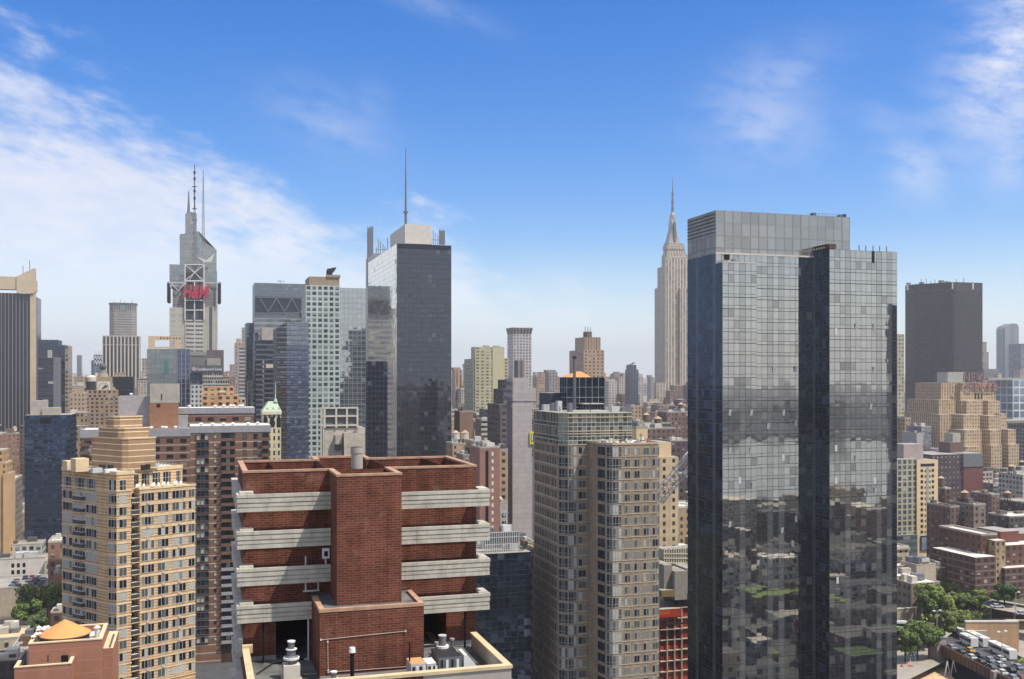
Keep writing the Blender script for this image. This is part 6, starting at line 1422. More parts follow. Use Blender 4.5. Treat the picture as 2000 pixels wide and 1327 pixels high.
# crane boom
b = MB(); vC = VY(1290, 320)
STL = plain('crane_steel', (226,222,212), .5)
P0, P1 = Vector((U(1284,vC),vC,Z(976,1284,vC))), Vector((U(1372,vC),vC,Z(868,1372,vC)))
d = (P1-P0).normalized(); sd_ = Vector((0,1,0)); up_ = d.cross(sd_).normalized()*-1
n = 13; hw_ = 1.3; hh = 1.7
def sec(f): c_ = P0+(P1-P0)*f; return [c_+sd_*hw_+up_*hh, c_-sd_*hw_+up_*hh, c_-sd_*hw_-up_*hh, c_+sd_*hw_-up_*hh]
for k in range(n):
    a_, c_ = sec(k/n), sec((k+1)/n)
    for i in range(4): b.bar(a_[i], c_[i], .26, STL); b.bar(a_[i], c_[(i+1) % 4], .16, STL); b.bar(a_[i], a_[(i+1) % 4], .14, STL)
q0, q1 = P0+up_*9.5+d*8, P1+up_*9.5
b.bar(q0, q1, .5, WHITE, .3)
base = P0+d*-2
b.bar((base.x,base.y,0),(base.x,base.y,base.z),.9,STL); b.bar(base, P0, .8, STL)
solid('crane', b, 'pale lattice boom of a crane slanting up between the taupe and glass towers', 'crane', org=(base.x, base.y, 0))
# construction site
X = Bd('construction_site', 'unfinished concrete tower with orange safety netting, between the taupe and glass towers', 'building site', 1293, 330)
R = X.root; v0 = X.v
FORM = plain('formwork', (150,144,134), .9, var=.3, scale=.8); SITE = plain('raw_concrete', (178,168,146), .9, var=.3)
NETO = fac('orange_netting', (176,70,48), (150,54,38), ww=1.0, wh=.8, blindp=.4, blind=(196,88,60), grime=.6)
X.box(1290, 1360, 1186, NETO, dep=18, bay=3.4, fh=3.4, part='netted_floors'); X.box(1286,1330,1190,NETO,dv=-2,dep=6,bay=3.4,fh=3.4,bot=1206,part='netted_floors')
X.box(1297, 1313, 1104, FORM, dv=1, dep=9, bot=1155, part='core_wall'); X.box(1318, 1342, 1116, FORM, dv=-1, dep=9, bot=1172, part='core_wall'); X.box(1340,1360,1110,FORM,dv=0,dep=9,bot=1184,part='core_wall'); X.box(1296,1360,1072,SITE,dv=9,dep=6,bot=1190,part='core_wall')
X.box(1292,1320,1153,plain('scaffold_deck', (130,112,76)),dv=-1,dep=6,bot=1166,part='scaffold_deck'); X.box(1322,1345,1160,BLACK,dv=-.5,dep=2,bot=1186,part='opening'); X.done()
b = MB()
for k in range(8):
    z_ = Z(1186,1320,v0)-3.4*k; b.box(U(1288,v0), U(1362,v0), v0-.7, v0-.02, z_-.25, z_, SITE, bottom=True)
part('floor_slabs', b, R, kind='stuff'); b = MB()
for px in (1303, 1317.5, 1331.5): b.bar((U(px,v0-.5),v0-.5,0),(U(px,v0-.5),v0-.5,Z(1188,px,v0)),.4,CONC)
part('columns', b, R, kind='stuff'); b = MB()
for k in range(12):
    u = U(1298+k*4.6, v0+8.5); z_ = Z(1072+(k % 2)*2,1320,v0+9); b.bar((u,v0+8.7,z_-7),(u,v0+8.7,z_+.5),.3,CONC_L)
for k in range(3): b.bar((U(1296,v0+8.6),v0+8.6,Z(1080+k*9,1320,v0+9)),(U(1360,v0+8.6),v0+8.6,Z(1084+k*9,1320,v0+9)),.35,CONC_L)
part('formwork_frame', b, R)
b = MB(); b.bar((U(1300,v0-2),v0-2,Z(1216,1300,v0)),(U(1345,v0-2),v0-2,Z(1214,1345,v0)),.5,METAL_D); part('hoist_beam', b, R)

# dark glass block behind the red brick tower
X = Bd('hotel_tower', 'dark navy glass block with a pale rooftop plant cage, right behind the red brick tower', 'hotel tower', 940, 265)
R = X.root
NB = glass('navy_block_glass', (22,27,36), (130,150,180), .12, (26,32,40), .05, .06, .03, .06, (84,92,96), span=.4, wave=2.0)
u0,u1,v0,v1,_,zt = X.box(918, 1037, 1081, NB, dep=24, bay=1.9, fh=2.9, roof=ROOF); X.done()
b = MB(); rnd = random.Random(9)
pu0, pu1 = U(952,v0), U(1018,v0)
for i in range(16): u = pu0+(pu1-pu0)*i/15; b.box(u-.09,u+.09,v0+2,v0+2.3,zt,zt+5.2,GPAINT)
for z_ in (2.1, 3.9, 5.2): b.box(pu0,pu1,v0+2.05,v0+2.25,zt+z_-.15,zt+z_,CONC_L)
b.box(pu0,pu1,v0+2.4,v0+2.5,zt+2.1,zt+5.2,plain('plant_glass', (112,122,122), .3)); part('plant_cage', b, R)
for i in range(9):
    u = rnd.uniform(u0+4,u1-3); v = rnd.uniform(v0+4,v1-4); b = MB(); h = rnd.uniform(1.5,6.5); b.box(u,u+rnd.uniform(1.2,3),v,v+2,zt,zt+h,rnd.choice([GPAINT,CONC,METAL,WHITE])); part('rooftop_unit', b, R)
b = MB(); q = (U(1020,v0+1),v0+1); 
for k in range(7): b.bar((q[0]+k*.6,q[1]+k*1.2,zt+1.6-.1*k),(q[0]+k*.6,q[1]+k*1.2,zt),.1,METAL_D)
b.bar((q[0],q[1],zt+1.6),(q[0]+4,q[1]+8,zt+.9),.25,METAL_D); part('ladder', b, R)
b = MB(); u = U(985,v0+10); b.bar((u,v0+10,zt),(u,v0+10,zt+8.5),.14,WHITE); b.bar((u-.2,v0+10,zt+8.3),(u+1,v0+10,zt+9.3),.5,WHITE); part('antenna', b, R)
MD = [('apartment_tower','rose brown brick slab with a single column of bright windows',937,976,876,410,plain('rose_brick', (150,112,96), .9, var=.25, scale=.15),14,()),('apartment_building','tan brick building with a round topped bulkhead behind the rose brown slab',925,955,864,470,GP3,14,()),('warehouse','terracotta blank wall block behind the rose brown slab',898,924,805,700,plain('terracotta_wall', (136,108,92), .9, var=.25, scale=.1),16,()),('apartment_building','curved banded white balcony building below the olive beige tower',940,978,820,700,fac('white_balconies', (186,178,166), (60,60,64), ww=1, wh=.5, blindp=.1),16,()),('office_building','dark blue stepped office block at the foot of the olive beige tower',945,962,800,820,fac('slate_block', (70,76,90), (44,50,62), ww=.6, wh=.5),14,()),('apartment_building','slim tan walk-up with two window columns against the dark side of the lilac slab',978,992,815,620,GP3,14,()),('warehouse','tan low roof block left of the lilac slab foot',975,992,880,470,GP3,12,()),('office_building','grey block with stone window rows at the foot of the lilac slab',977,991,985,440,GP7,12,()),('apartment_building','tan loft with two white capped water tanks near the dark tower',884,914,868,560,GP3,16,(890,908)),('apartment_building','grey loft with a big tank just behind the red brick parapet',905,932,890,470,GP2,14,(928,)),('warehouse','low roof with yellow gravel at the foot of the lilac slab',1012,1044,1062,330,plain('yellow_gravel_wall', (170,150,110)),14,()),('apartment_building','small brown building at the lilac slab foot beside the taupe tower',1024,1046,1075,318,GPN,8,())]
for i, (nm, lab, x0, x1, top, Y, mat, dep, tanks) in enumerate(MD):
    X = Bd(nm, lab, nm.replace('_', ' '), x0, Y); bx = X.box(x0, x1, top, mat, dep=dep, bay=3.0, fh=3.3, rim=.7, roof=ROOF if i % 2 else ROOF_L); X.done(); roof_clutter(X, bx, 110+i, 3)
    if i == 0:
        wm = MB(); wm.box(-.4,.4,-.05,0,0,1.5,WHITE); wm = wm.mesh('window')
        for k in range(17): inst('window', wm, X.root, (U(962,X.v), X.v-.01, bx[5]-3-2.95*k))
        b = MB(); b.box(U(937,X.v)+2.4,U(937,X.v)+3.6,X.v-.06,X.v-.01,5,bx[5]-1,BLACK); part('recess_panel', b, X.root)
    for px in tanks: water_tank(X.root, U(px, X.v+dep*.4), X.v+dep*.4, bx[5], 2.3, 3.4, mat=CONC_L)
# ================================================================== lower left corner
TERR = striped('terracotta_courses', (172,124,100), (158,110,88), 2.6, .93, var=.2)
X = Bd('apartment_building', 'terracotta rooftop with a shallow orange cone roof, in the lower left corner', 'apartment building', 56, 205)
R = X.root; v0 = X.v
ua, ub, zt = U(56,v0), U(199,v0), Z(1254,130,v0); zf = zt-1.2; vb = v0+13.5
b = MB(); b.box(ua,ub,v0,vb,0,zf,TERR,ROOF_L); part('wall', b, R)
b = MB()
for (a0,a1,b0,b1) in ((ua,ub,v0,v0+.5),(ua,ub,vb-.5,vb),(ua,ua+.5,v0+.5,vb-.5),(ub-.6,ub,v0+.5,vb-.5)): b.box(a0,a1,b0,b1,zf,zt,TERR,COPE)
part('parapet', b, R)
b = MB()
for (a0,a1,b0,b1) in ((ua-.1,ub+.1,v0-.1,v0+.6),(ua-.1,ub+.1,vb-.6,vb+.1),(ub-.7,ub+.1,v0+.6,vb-.6),(ua-.1,ua+.6,v0+.6,vb-.6)): b.box(a0,a1,b0,b1,zt+.003,zt+.25,CREAM)
part('coping', b, R)
b = MB(); cu_, cv_ = U(127, v0+6.0), v0+6.0; b.cyl(cu_, cv_, 4.75, zf, zt+.25, METAL_D, 40); b.cyl(cu_, cv_, 5.0, zt+.25, zt+.45, plain('cone_rim', (150,110,80)), 40, bottom=True); b.cyl(cu_, cv_, 4.95, zt+.45, zt+3.3, plain('cone_orange', (206,146,88), .85, var=.15, scale=.4), 40, r1=.05); part('cone_roof', b, R)
z2 = Z(1302,70,v0-5); uc = U(28,v0-5); ud = U(139,v0-5)
b = MB(); b.box(uc,ud,v0-5,v0-.02,0,z2-1.4,TERR,ROOF_D)
for (a0,a1,b0,b1) in ((uc,ud,v0-5,v0-4.5),(uc,uc+.5,v0-4.5,v0-.03),(ud-.5,ud,v0-4.5,v0-.03)): b.box(a0,a1,b0,b1,z2-1.4,z2,TERR,CREAM)
part('lower_wing', b, R)
b = MB(); b.box(uc-.1,ud+.1,v0-5.1,v0-4.4,z2+.002,z2+.2,CREAM); b.box(ud-.6,ud+.1,v0-4.4,v0-.05,z2+.002,z2+.2,CREAM); b.box(uc-.1,uc+.6,v0-4.4,v0-.05,z2+.002,z2+.2,CREAM); part('coping', b, R)
b = MB(); u = U(126,v0); b.box(u-.6,u+.7,v0-.06,v0-.01,Z(1292,126,v0),Z(1280,126,v0),BLACK); part('window', b, R)
b = MB(); u = U(94,v0); b.box(u-.08,u+.08,v0-.06,v0-.01,Z(1292,94,v0),Z(1279,94,v0),METAL_D); part('conduit', b, R)
b = MB(); b.box(ub+.02,U(222,v0+4),v0+2.5,vb+4,0,zt-2.5,TERR,CREAM); b.box(U(206,v0+2)+.6,U(222,v0+4)-.5,v0+3,vb,zt-2.5,zt-2.2,ROOF_D); part('side_wing', b, R)
rr = random.Random(2)
for k in range(11):
    u = ua+.4+rr.uniform(-.2,2.0); v = v0+3+rr.uniform(0,7); b = MB(); z_ = zt; b.cyl(u,v,.12,zf,z_+rr.uniform(.2,1.0),METAL,6); r_ = rr.uniform(.35,.6); zc = z_+rr.uniform(.6,1.4)
    b.cyl(u,v,r_*.4,zc-r_*.6,zc-r_*.1,WHITE,10,r1=r_,bottom=True); b.cyl(u,v,r_,zc-r_*.1,zc+r_*.4,WHITE,10,r1=r_*.3); part('vent', b, R)
b = MB(); b.cyl(ub-1.5,v0+7,.5,zf,zt+.9,WHITE,12); b.cyl(ub-1.5,v0+7,.75,zt+.9,zt+1.3,WHITE,12,r1=.3,bottom=True); part('vent', b, R)
mark(ua,ub,v0,vb,zt)
X = Bd('apartment_tower', 'golden tan brick tower with stepped piers, cut by the left edge', 'apartment tower', -40, 500)
GT = fac('golden_tan', (192,158,112), (92,72,56), ww=.35, wh=.5, blindp=.1, grime=.2)
X.box(-60, 8, 880, GT, dep=16, bay=3, fh=3.2); X.box(-60, 14, 905, GT, dv=-2, dep=16, bay=3, fh=3.2); X.box(6,20,925,plain('golden_plain', (196,162,118), .9, var=.25, scale=.15),dv=-3,dep=14); X.box(19,23,938,WHITE,dv=2,dep=10,bot=1010,part='bay'); X.done()
LL = [('tenement','white walled building with few windows beside a rooftop car park, at left',-30,88,1093,455,plain('white_washed', (206,198,184), .9, var=.25, scale=.2),10),('tenement','flat grey roofed tenement with a green roof patch, behind the white walled building',-30,82,1066,500,GP7,14),('tenement','low cream building with small windows at the foot of the black ribbed tower',18,48,988,760,GP5,18),('tenement','tan tenement row running back along the street, beside the golden tan tower',18,36,1010,640,GP3,30),('parking_garage','parking garage with an open roof deck full of cars, at left',-40,92,1150,405,plain('garage_wall', (176,160,136), .9, var=.3),26),('tenement','orange brick stair block just left of the tan striped tower',104,121,1122,400,plain('orange_stair', (176,122,90)),8),('tenement','low rooftops with a yellow gravel patch, left edge below the garage',-40,44,1250,300,GP5,14),('tenement','dark cluttered low rooftop at the left edge beneath the yellow gravel roof',-40,40,1292,268,GP6,10),('tenement','long grey skylit roof beside the terracotta cone building',20,58,1272,285,plain('grey_skylight_wall', (110,108,106)),18),('tenement','small maroon roof with a white hut among the trees at left',99,122,1198,330,GP4,7)]
for i, (nm, lab, x0, x1, top, Y, mat, dep) in enumerate(LL):
    X = Bd(nm, lab, nm.replace('_', ' '), x0, Y); bx = X.box(x0, x1, top, mat, dep=dep, bay=3.2, fh=3.4, rim=.6, roof=ROOF if i != 6 else PALE); X.done()
    if nm == 'parking_garage': GAR = (X, bx)
    else: roof_clutter(X, bx, 200+i, 6 if x1-x0 > 60 else 3)
    if i == 0:
        for k in range(3):
            for px in (25, 36, 47): b = MB(); u = U(px,X.v); b.box(u-.6,u+.6,X.v-.05,X.v-.01,bx[5]-3.6-k*3,bx[5]-1.8-k*3,BLACK); part('window', b, X.root)

# ------------------------------------------------------------------ vehicles
CARC = [plain('car_'+n, c, .3, .2, .08, spec=.6) for n, c in (('white',(206,206,204)),('black',(30,30,32)),('silver',(150,152,156)),('grey',(92,94,98)),('blue',(52,66,96)),('red',(150,40,36)),('taxi',(214,170,40)),('green',(60,78,66)))]
CARN = ['white','black','silver','dark grey','dark blue','red','yellow','dark green']
GLS = plain('car_glass', (22,26,32), .1, 0, .05, spec=.6); TYR = plain('tyre', (18,18,18), .9)
def car_mesh(mat, ln=4.6, w_=1.8):
    b = MB(); h = w_/2
    prof_ = [(-ln/2,.35),(-ln/2,.85),(-ln/2+.25,.95),(ln*.22,.98),(ln/2-.1,.78),(ln/2,.55),(ln/2,.35)]
    for s in (-1, 1):
        pts_ = [(p[0], s*h, p[1]) for p in prof_]; b.face(pts_ if s > 0 else pts_[::-1], mat)
    for p, q in zip(prof_, prof_[1:]+prof_[:1]): b.face([(p[0],-h,p[1]),(p[0],h,p[1]),(q[0],h,q[1]),(q[0],-h,q[1])], mat)
    cb = [(-ln*.40,.95),(-ln*.28,1.42),(ln*.08,1.45),(ln*.24,.97)]; hi = h*.82
    for s in (-1, 1):
        pts_ = [(cb[0][0],s*h*.95,cb[0][1]),(cb[1][0],s*hi,cb[1][1]),(cb[2][0],s*hi,cb[2][1]),(cb[3][0],s*h*.95,cb[3][1])]; b.face(pts_ if s < 0 else pts_[::-1], GLS)
    b.face([(cb[1][0],-hi,1.43),(cb[2][0],-hi,1.46),(cb[2][0],hi,1.46),(cb[1][0],hi,1.43)], mat)
    b.face([(cb[0][0],-h*.95,.95),(cb[1][0],-hi,1.43),(cb[1][0],hi,1.43),(cb[0][0],h*.95,.95)], GLS); b.face([(cb[2][0],-hi,1.46),(cb[3][0],-h*.95,.97),(cb[3][0],h*.95,.97),(cb[2][0],hi,1.46)], GLS)
    return b
def wheel_mesh():
    b = MB(); n = 12; P = [(.34*cos(2*pi*i/n), .34*sin(2*pi*i/n)) for i in range(n)]
    for i in range(n): p, q = P[i], P[(i+1) % n]; b.face([(p[0],-.11,p[1]),(q[0],-.11,q[1]),(q[0],.11,q[1]),(p[0],.11,p[1])], TYR)
    b.face([(p[0],-.11,p[1]) for p in P][::-1], TYR); b.face([(p[0],.11,p[1]) for p in P], TYR); return b.mesh('wheel')
WHE = wheel_mesh(); CARM = [car_mesh(m).mesh('car') for m in CARC]
def car(ci, u, v, z, ang, label, group=None):
    o = bpy.data.objects.new('parked_car' if group else 'car', CARM[ci]); COL.objects.link(o); x_, y_ = xy(u, v); o.location = (x_, y_, z); o.rotation_euler = (0,0,TH+ang)
    tag(o, label, 'car', group); ORG[o.name] = (u, v, z)
    for wx in (-1.4, 1.45):
        for wy in (-.82, .82):
            q = bpy.data.objects.new('wheel', WHE); COL.objects.link(q); q.parent = o; q.location = (wx, wy, .34)
    return o
X, bx = GAR; rr = random.Random(77)
for row in range(4):
    for k in range(15):
        u = U(12, X.v)+1.5+k*2.55; v = X.v+2.6+row*5.9
        if u > bx[1]-1.5 or rr.random() < .12: continue
        ci = rr.choice([0,0,1,1,2,2,3,3,4,5]); car(ci, u, v, bx[5]+.01, pi/2, CARN[ci]+' car parked in the rows on the garage roof deck at left', 'cars on the garage roof, '+CARN[ci])
def bus(u, v, z, ang, label, ln=12.5, low=False):
    o = root('bus', label, 'bus', u, v, z); o.rotation_euler = (0,0,TH+ang); g = ORG[o.name]
    BW = plain('bus_white', (216,214,206), .4, var=.08, spec=.5); h = 1.27
    def pm(b, nm): q = bpy.data.objects.new(nm, b.mesh(nm)); COL.objects.link(q); q.parent = o
    b = MB(); b.prism([(-ln/2,-h),(ln/2-.3,-h),(ln/2,-h+.3),(ln/2,h-.3),(ln/2-.3,h),(-ln/2,h)], .4, 3.3, BW, BW, bottom=True); pm(b, 'body')
    b = MB(); b.box(-ln/2+.4,ln/2-.6,-h-.03,-h-.005,1.7,2.7,GLS); b.box(-ln/2+.4,ln/2-.6,h+.005,h+.03,1.7,2.7,GLS); pm(b, 'window_band')
    b = MB(); b.box(ln/2+.005,ln/2+.03,-h+.35,h-.35,1.3,2.8,GLS); pm(b, 'windscreen')
    b = MB(); b.box(-ln*.3,-ln*.1,-.8,.8,3.31,3.55,GPAINT); pm(b, 'roof_unit'); b = MB(); b.box(ln*.15,ln*.25,-.5,.5,3.31,3.45,GPAINT); pm(b, 'roof_hatch')
    for wx in (-ln*.3, ln*.32):
        for wy in (-1.1, 1.1): q = bpy.data.objects.new('wheel', WHE); COL.objects.link(q); q.parent = o; q.location = (wx,wy,.5); q.scale = (1.45,1.6,1.45)
    return o

# ------------------------------------------------------------------ ramp, retaining walls and trees at the lower right
ASPH = plain('asphalt', (74,74,76), .9, var=.3, scale=.2); PAV = plain('pavement_concrete', (150,142,132), .9, var=.3, scale=.3); SAND = plain('site_sand', (196,168,132), .95, var=.3, scale=.2)
zr = 9.0
fa, fb_ = Vector(ground(1842,1266,zr)), Vector(ground(2040,1366,zr)); dr = (fb_-fa).normalized(); nr = Vector((-dr.y, dr.x)); ra = atan2(dr.y, dr.x)
wd = 17.0; Lr = (fb_-fa).length+25
P = [fa-dr*5, fa+dr*Lr, fa+dr*Lr+nr*wd, fa-dr*22+nr*wd]
b = MB(); b.prism([tuple(p) for p in P], zr-1.0, zr, ASPH, bottom=True); o_ = solid('ramp', b, kind='structure')
RB = plain('girder_brown', (112,84,72), .8, var=.3)
b = MB(); Pf = [fa-dr*4-nr*.3, fa+dr*Lr-nr*.3, fa+dr*Lr-nr*.02, fa-dr*4-nr*.02]; b.prism([tuple(p) for p in Pf], zr-2.2, zr+1.0, RB, bottom=True)
for k in range(26): p = fa+dr*(k*2.3)-nr*.42; b.bar((p.x,p.y,zr-2.2),(p.x,p.y,zr+.9),.22,RB)
solid('ramp_girder', b, 'long brown riveted steel girder along the near edge of the bus ramp', 'girder')
b = MB(); Pf = [fa+nr*(wd+.02), fa+dr*Lr+nr*(wd+.02), fa+dr*Lr+nr*(wd+.4), fa+nr*(wd+.4)]; b.prism([tuple(p) for p in Pf], zr-1, zr+1.0, plain('parapet_green', (70,80,66)), bottom=True); solid('ramp_parapet', b, 'dark green barrier along the far side of the bus ramp', 'barrier')
b = MB(); q = fa-dr*3; b.box(q.x-2.2,q.x+1.4,q.y-2,q.y+2.2,0,zr+3.2,PAV); b.box(q.x-2.5,q.x+1.7,q.y-2.3,q.y+2.5,zr+3.2,zr+3.8,CONC_L); solid('ramp_pier', b, 'pale concrete pier at the near end of the bus ramp', 'pier')
b = MB(); q = fa+dr*31-nr*.8; b.box(q.x-1.2,q.x+1.2,q.y-1.2,q.y+.3,0,zr+1.4,PAV); solid('ramp_pier', b, 'pale concrete pier under the middle of the brown girder', 'pier')
b = MB()
for off_ in (4.3, 8.4, 12.6):
    for k in range(16): p = fa+dr*(k*4.5)+nr*off_; c_, s_ = dr; b.face([(p.x,p.y,zr+.008),(p.x+dr.x*2,p.y+dr.y*2,zr+.008),(p.x+dr.x*2+nr.x*.15,p.y+dr.y*2+nr.y*.15,zr+.008),(p.x+nr.x*.15,p.y+nr.y*.15,zr+.008)], WHITE)
solid('lane_markings', b, kind='structure')
def onramp(s_, t_): p = fa+dr*s_+nr*t_; return p.x, p.y
u, v = onramp(-4.5, 14.3); bus(u, v, zr, ra+pi, 'white coach on the far lane of the ramp, leading the queue')
u, v = onramp(10.5, 14.3); bus(u, v, zr, ra+pi, 'white coach on the far lane of the ramp, behind the leading one')
u, v = onramp(-2.5, 10.4); o_ = bus(u, v, zr, ra+pi, 'small white shuttle bus beside the leading coach', 7.5)
CL = [(3,2.2,2,'silver car first in the near lane of the ramp'),(9,2.2,1,'black car second in the near lane of the ramp'),(15,2.2,0,'white car in the near lane of the ramp, behind the second black one'),(20.5,2.2,1,'black car in the near lane level with the rear of the second coach'),(26.5,2.2,3,'dark grey car in the near lane beside a white one'),(32,2.2,0,'white car in the near lane above the pier'),(37.5,2.2,2,'silver car last but one in the near lane of the ramp'),(12,6.3,6,'yellow taxi in the middle lane of the ramp'),(18,6.3,3,'dark grey car right behind the yellow taxi'),(23.5,6.3,2,'silver car two behind the yellow taxi'),(29,6.3,0,'white car in the middle lane three behind the taxi'),(35,6.3,1,'black pickup sized car in the middle lane'),(43,4.5,5,'red car near the lower end of the ramp'),(48,7.5,1,'black car next to the red car on the ramp'),(29.5,10.4,0,'white car in the third lane beside the second coach'),(39,10.4,2,'silver car in the third lane near the ramp end')]
for s_, t_, ci, lab in CL: u, v = onramp(s_-(2 if t_ < 3 else 7 if t_ < 8 else 14), t_); car(ci, u, v, zr+.01, ra+pi, lab)
# tan walled bus shed behind the ramp
def gbox(px0, px1, py, z0, z1, dep, mat, top=None, b=None):
    p, q = Vector(ground(px0, py, z0)), Vector(ground(px1, py, z0)); d_ = (q-p); L_ = d_.length; d_.normalize(); n_ = Vector((-d_.y, d_.x)); b = b or MB()
    b.prism([tuple(p), tuple(q), tuple(q+n_*dep), tuple(p+n_*dep)], z0, z1, mat, top, bottom=True); return b
SHED = striped('shed_tan', (176,140,106), (186,152,116), 2.8, .92, line=None, var=.2)
r_ = root('retaining_wall', 'tan block wall with pale coping behind the coaches at the lower right', 'wall', *ground(1890,1285,2.0), 2.0)
part('wall', gbox(1886, 1990, 1290, 2, 15.0, 1.0, SHED, CONC_L), r_); b = gbox(1886, 1990, 1290, 15.02, 15.4, 1.2, CONC_L); g0 = Vector(ground(1886,1290,2)); g1 = Vector(ground(1990,1290,2)); dd_ = (g1-g0).normalized(); nn_ = Vector((-dd_.y, dd_.x)); b = MB(); b.prism([tuple(g0-nn_*.15), tuple(g1-nn_*.15), tuple(g1+nn_*1.2), tuple(g0+nn_*1.2)], 15.02, 15.4, CONC_L, bottom=True); part('coping', b, r_)
b = gbox(1880, 1928, 1245, 10, 12.2, 7, CONC, ROOF_L); solid('canopy', b, 'flat white roofed shelter behind the tan block wall, at its left end', 'shelter'); b = gbox(1934, 1986, 1241, 10, 12.2, 5, CONC, ROOF_L); solid('canopy', b, 'flat white roofed shelter behind the tan block wall, at its right end', 'shelter')
def wall_run(lab, pts_, z0, z1, mat, cop=True):
    b = MB(); P_ = [Vector(ground(px, py, z0)) for px, py in pts_]
    for p, q in zip(P_, P_[1:]):
        d_ = (q-p).normalized(); n_ = Vector((-d_.y, d_.x)); L_ = (q-p).length
        b.prism([tuple(p), tuple(q), tuple(q+n_*.7), tuple(p+n_*.7)], z0, z1, mat, False, sides=(0,1,2,3)); b.prism([tuple(p-n_*.15), tuple(q-n_*.15), tuple(q+n_*.85), tuple(p+n_*.85)], z1, z1+.4, CONC_L, bottom=True)
        k = 0
        while k*9 < L_: s_ = p+d_*(k*9); b.bar((s_.x-n_.x*.2,s_.y-n_.y*.2,z0),(s_.x-n_.x*.2,s_.y-n_.y*.2,z1+.3),.6,CONC); k += 1
    return solid('retaining_wall', b, lab, 'wall')
RW = plain('stained_concrete', (158,148,130), .9, var=.55, scale=.25)
wall_run('stained concrete retaining wall with buttresses under the trees at right', ((1862,1216),(1935,1213)), 5, 12.5, RW); wall_run('stained concrete retaining wall left of the trees, behind the white bus', ((1748,1222),(1800,1218),(1862,1216)), 5, 11, RW); wall_run('low dark concrete wall in front of the parking lot at right', ((1880,1226),(2060,1231)), 5, 8, plain('dark_concrete', (98,92,84), .9, var=.4)); wall_run('stone faced slope wall below the sloping street at the right edge', ((1935,1214),(2060,1236)), 5, 13, plain('dark_slope', (84,72,62), .95, var=.5))
# sloping street with parked cars
p = [ground(1930,1185,14), ground(2070,1212,14), ground(2070,1196,14.3), ground(1930,1172,14.3)]
b = MB(); b.face([(*p[0],13.6),(*p[1],13.6),(*p[2],13.6),(*p[3],13.6)], PAV); solid('street', b, kind='structure')
for (px, py, ci, lab) in ((1934,1182,3,'grey car parked on the sloping street by the balconied slab'),(1948,1187,0,'white car parked on the sloping street, second from its top'),(1997,1201,0,'white van sized car at the right edge of the sloping street'),(1760,1186,2,'silver car parked behind the pale tenement row')):
    u, v = ground(px, py, 13.7 if px > 1800 else 6); car(ci, u, v, 13.65 if px > 1800 else 6, -.3, lab)
X = Bd('kiosk', 'low red roofed kiosk behind the trees on the embankment', 'kiosk', 1856, 455)
X.box(1856, 1882, 1162, plain('kiosk_wall', (150,140,126)), dep=7, roof=plain('kiosk_red', (150,62,54))); X.done()
for k, (px, py, ci, lab) in enumerate(((1858,1176,2,'silver car parked left of the red roofed kiosk'),(1872,1178,0,'white car parked in front of the red roofed kiosk'),(1888,1176,1,'black car parked right of the red roofed kiosk'),(1900,1174,0,'white car parked nearest the balconied slab, by the kiosk'),(1950,1224,2,'silver car in the empty parking lot behind the shelters'),(1975,1226,5,'red car in the empty parking lot behind the shelters'),(1812,1228,0,'white car behind the coach by the left retaining wall'))):
    u, v = ground(px, py, 6); car(ci, u, v, 6.02 if py < 1200 else 4.85, -.2, lab)
# coach and cars on the left lane
u, v = ground(1775, 1232, 6); bus(u, v, 6, -.42, 'white coach parked by the left retaining wall, next to the glass tower'); u, v = ground(1768, 1240, 6); bus(u, v, 5.2, -.42, 'white coach in front of the one parked by the left retaining wall', 10)
LMP = plain('lamp_grey', (170,170,166), .5)
def lamp(px, py, z, h, label, arms=2):
    u, v = ground(px, py, z); r_ = root('street_lamp', label, 'street lamp', u, v, z)
    b = MB(); b.cyl(u, v, .16, z, z+h, LMP, 8, r1=.1); part('pole', b, r_)
    for s_ in ((-1, 1) if arms == 2 else (1,)):
        b = MB(); b.bar((u,v,z+h),(u+s_*1.3,v,z+h+.2),.1,LMP); b.prism([(u+s_*1.3-.5,v-.25),(u+s_*1.3+.5,v-.25),(u+s_*1.3+.5,v+.25),(u+s_*1.3-.5,v+.25)], z+h+.05, z+h+.4, WHITE, bottom=True); part('lamp_head', b, r_)
lamp(1830,1262,6,12,'tall twin-headed lamp between the trees and the ramp pier'); lamp(1957,1312,zr,12,'tall lamp rising from the ramp in front of the tan block wall'); lamp(1802,1222,6,11,'thin lamp pole by the left retaining wall', 1); lamp(1984,1196,13.6,7,'short lamp with a sign on the sloping street', 1)
SB = plain('sign_blue', (60,72,140), .5, var=.1)
u, v = ground(1783, 1303, 3); r_ = root('road_sign', 'blue road sign with white lines on two posts below the trees', 'road sign', u, v, 3)
b = MB(); b.box(u-1.3,u+1.3,v-.06,v+.06,6.4,8.6,SB); part('panel', b, r_)
for s_ in (-1, 1): b = MB(); b.bar((u+s_,v,3),(u+s_,v,6.4),.14,WHITE); part('post', b, r_)
b = MB(); b.box(u-1.0,u-.5,v-.09,v-.065,6.7,7.2,WHITE); b.box(u+.3,u+.85,v-.09,v-.065,6.7,7.2,WHITE); b.box(u-1,u+1,v-.09,v-.065,7.5,7.65,plain('sign_pale', (170,176,206))); b.box(u-1,u+.6,v-.09,v-.065,8.0,8.15,MATS['sign_pale']); part('sign_marks', b, r_)
b = MB(); u, v = ground(1776, 1318, 2)
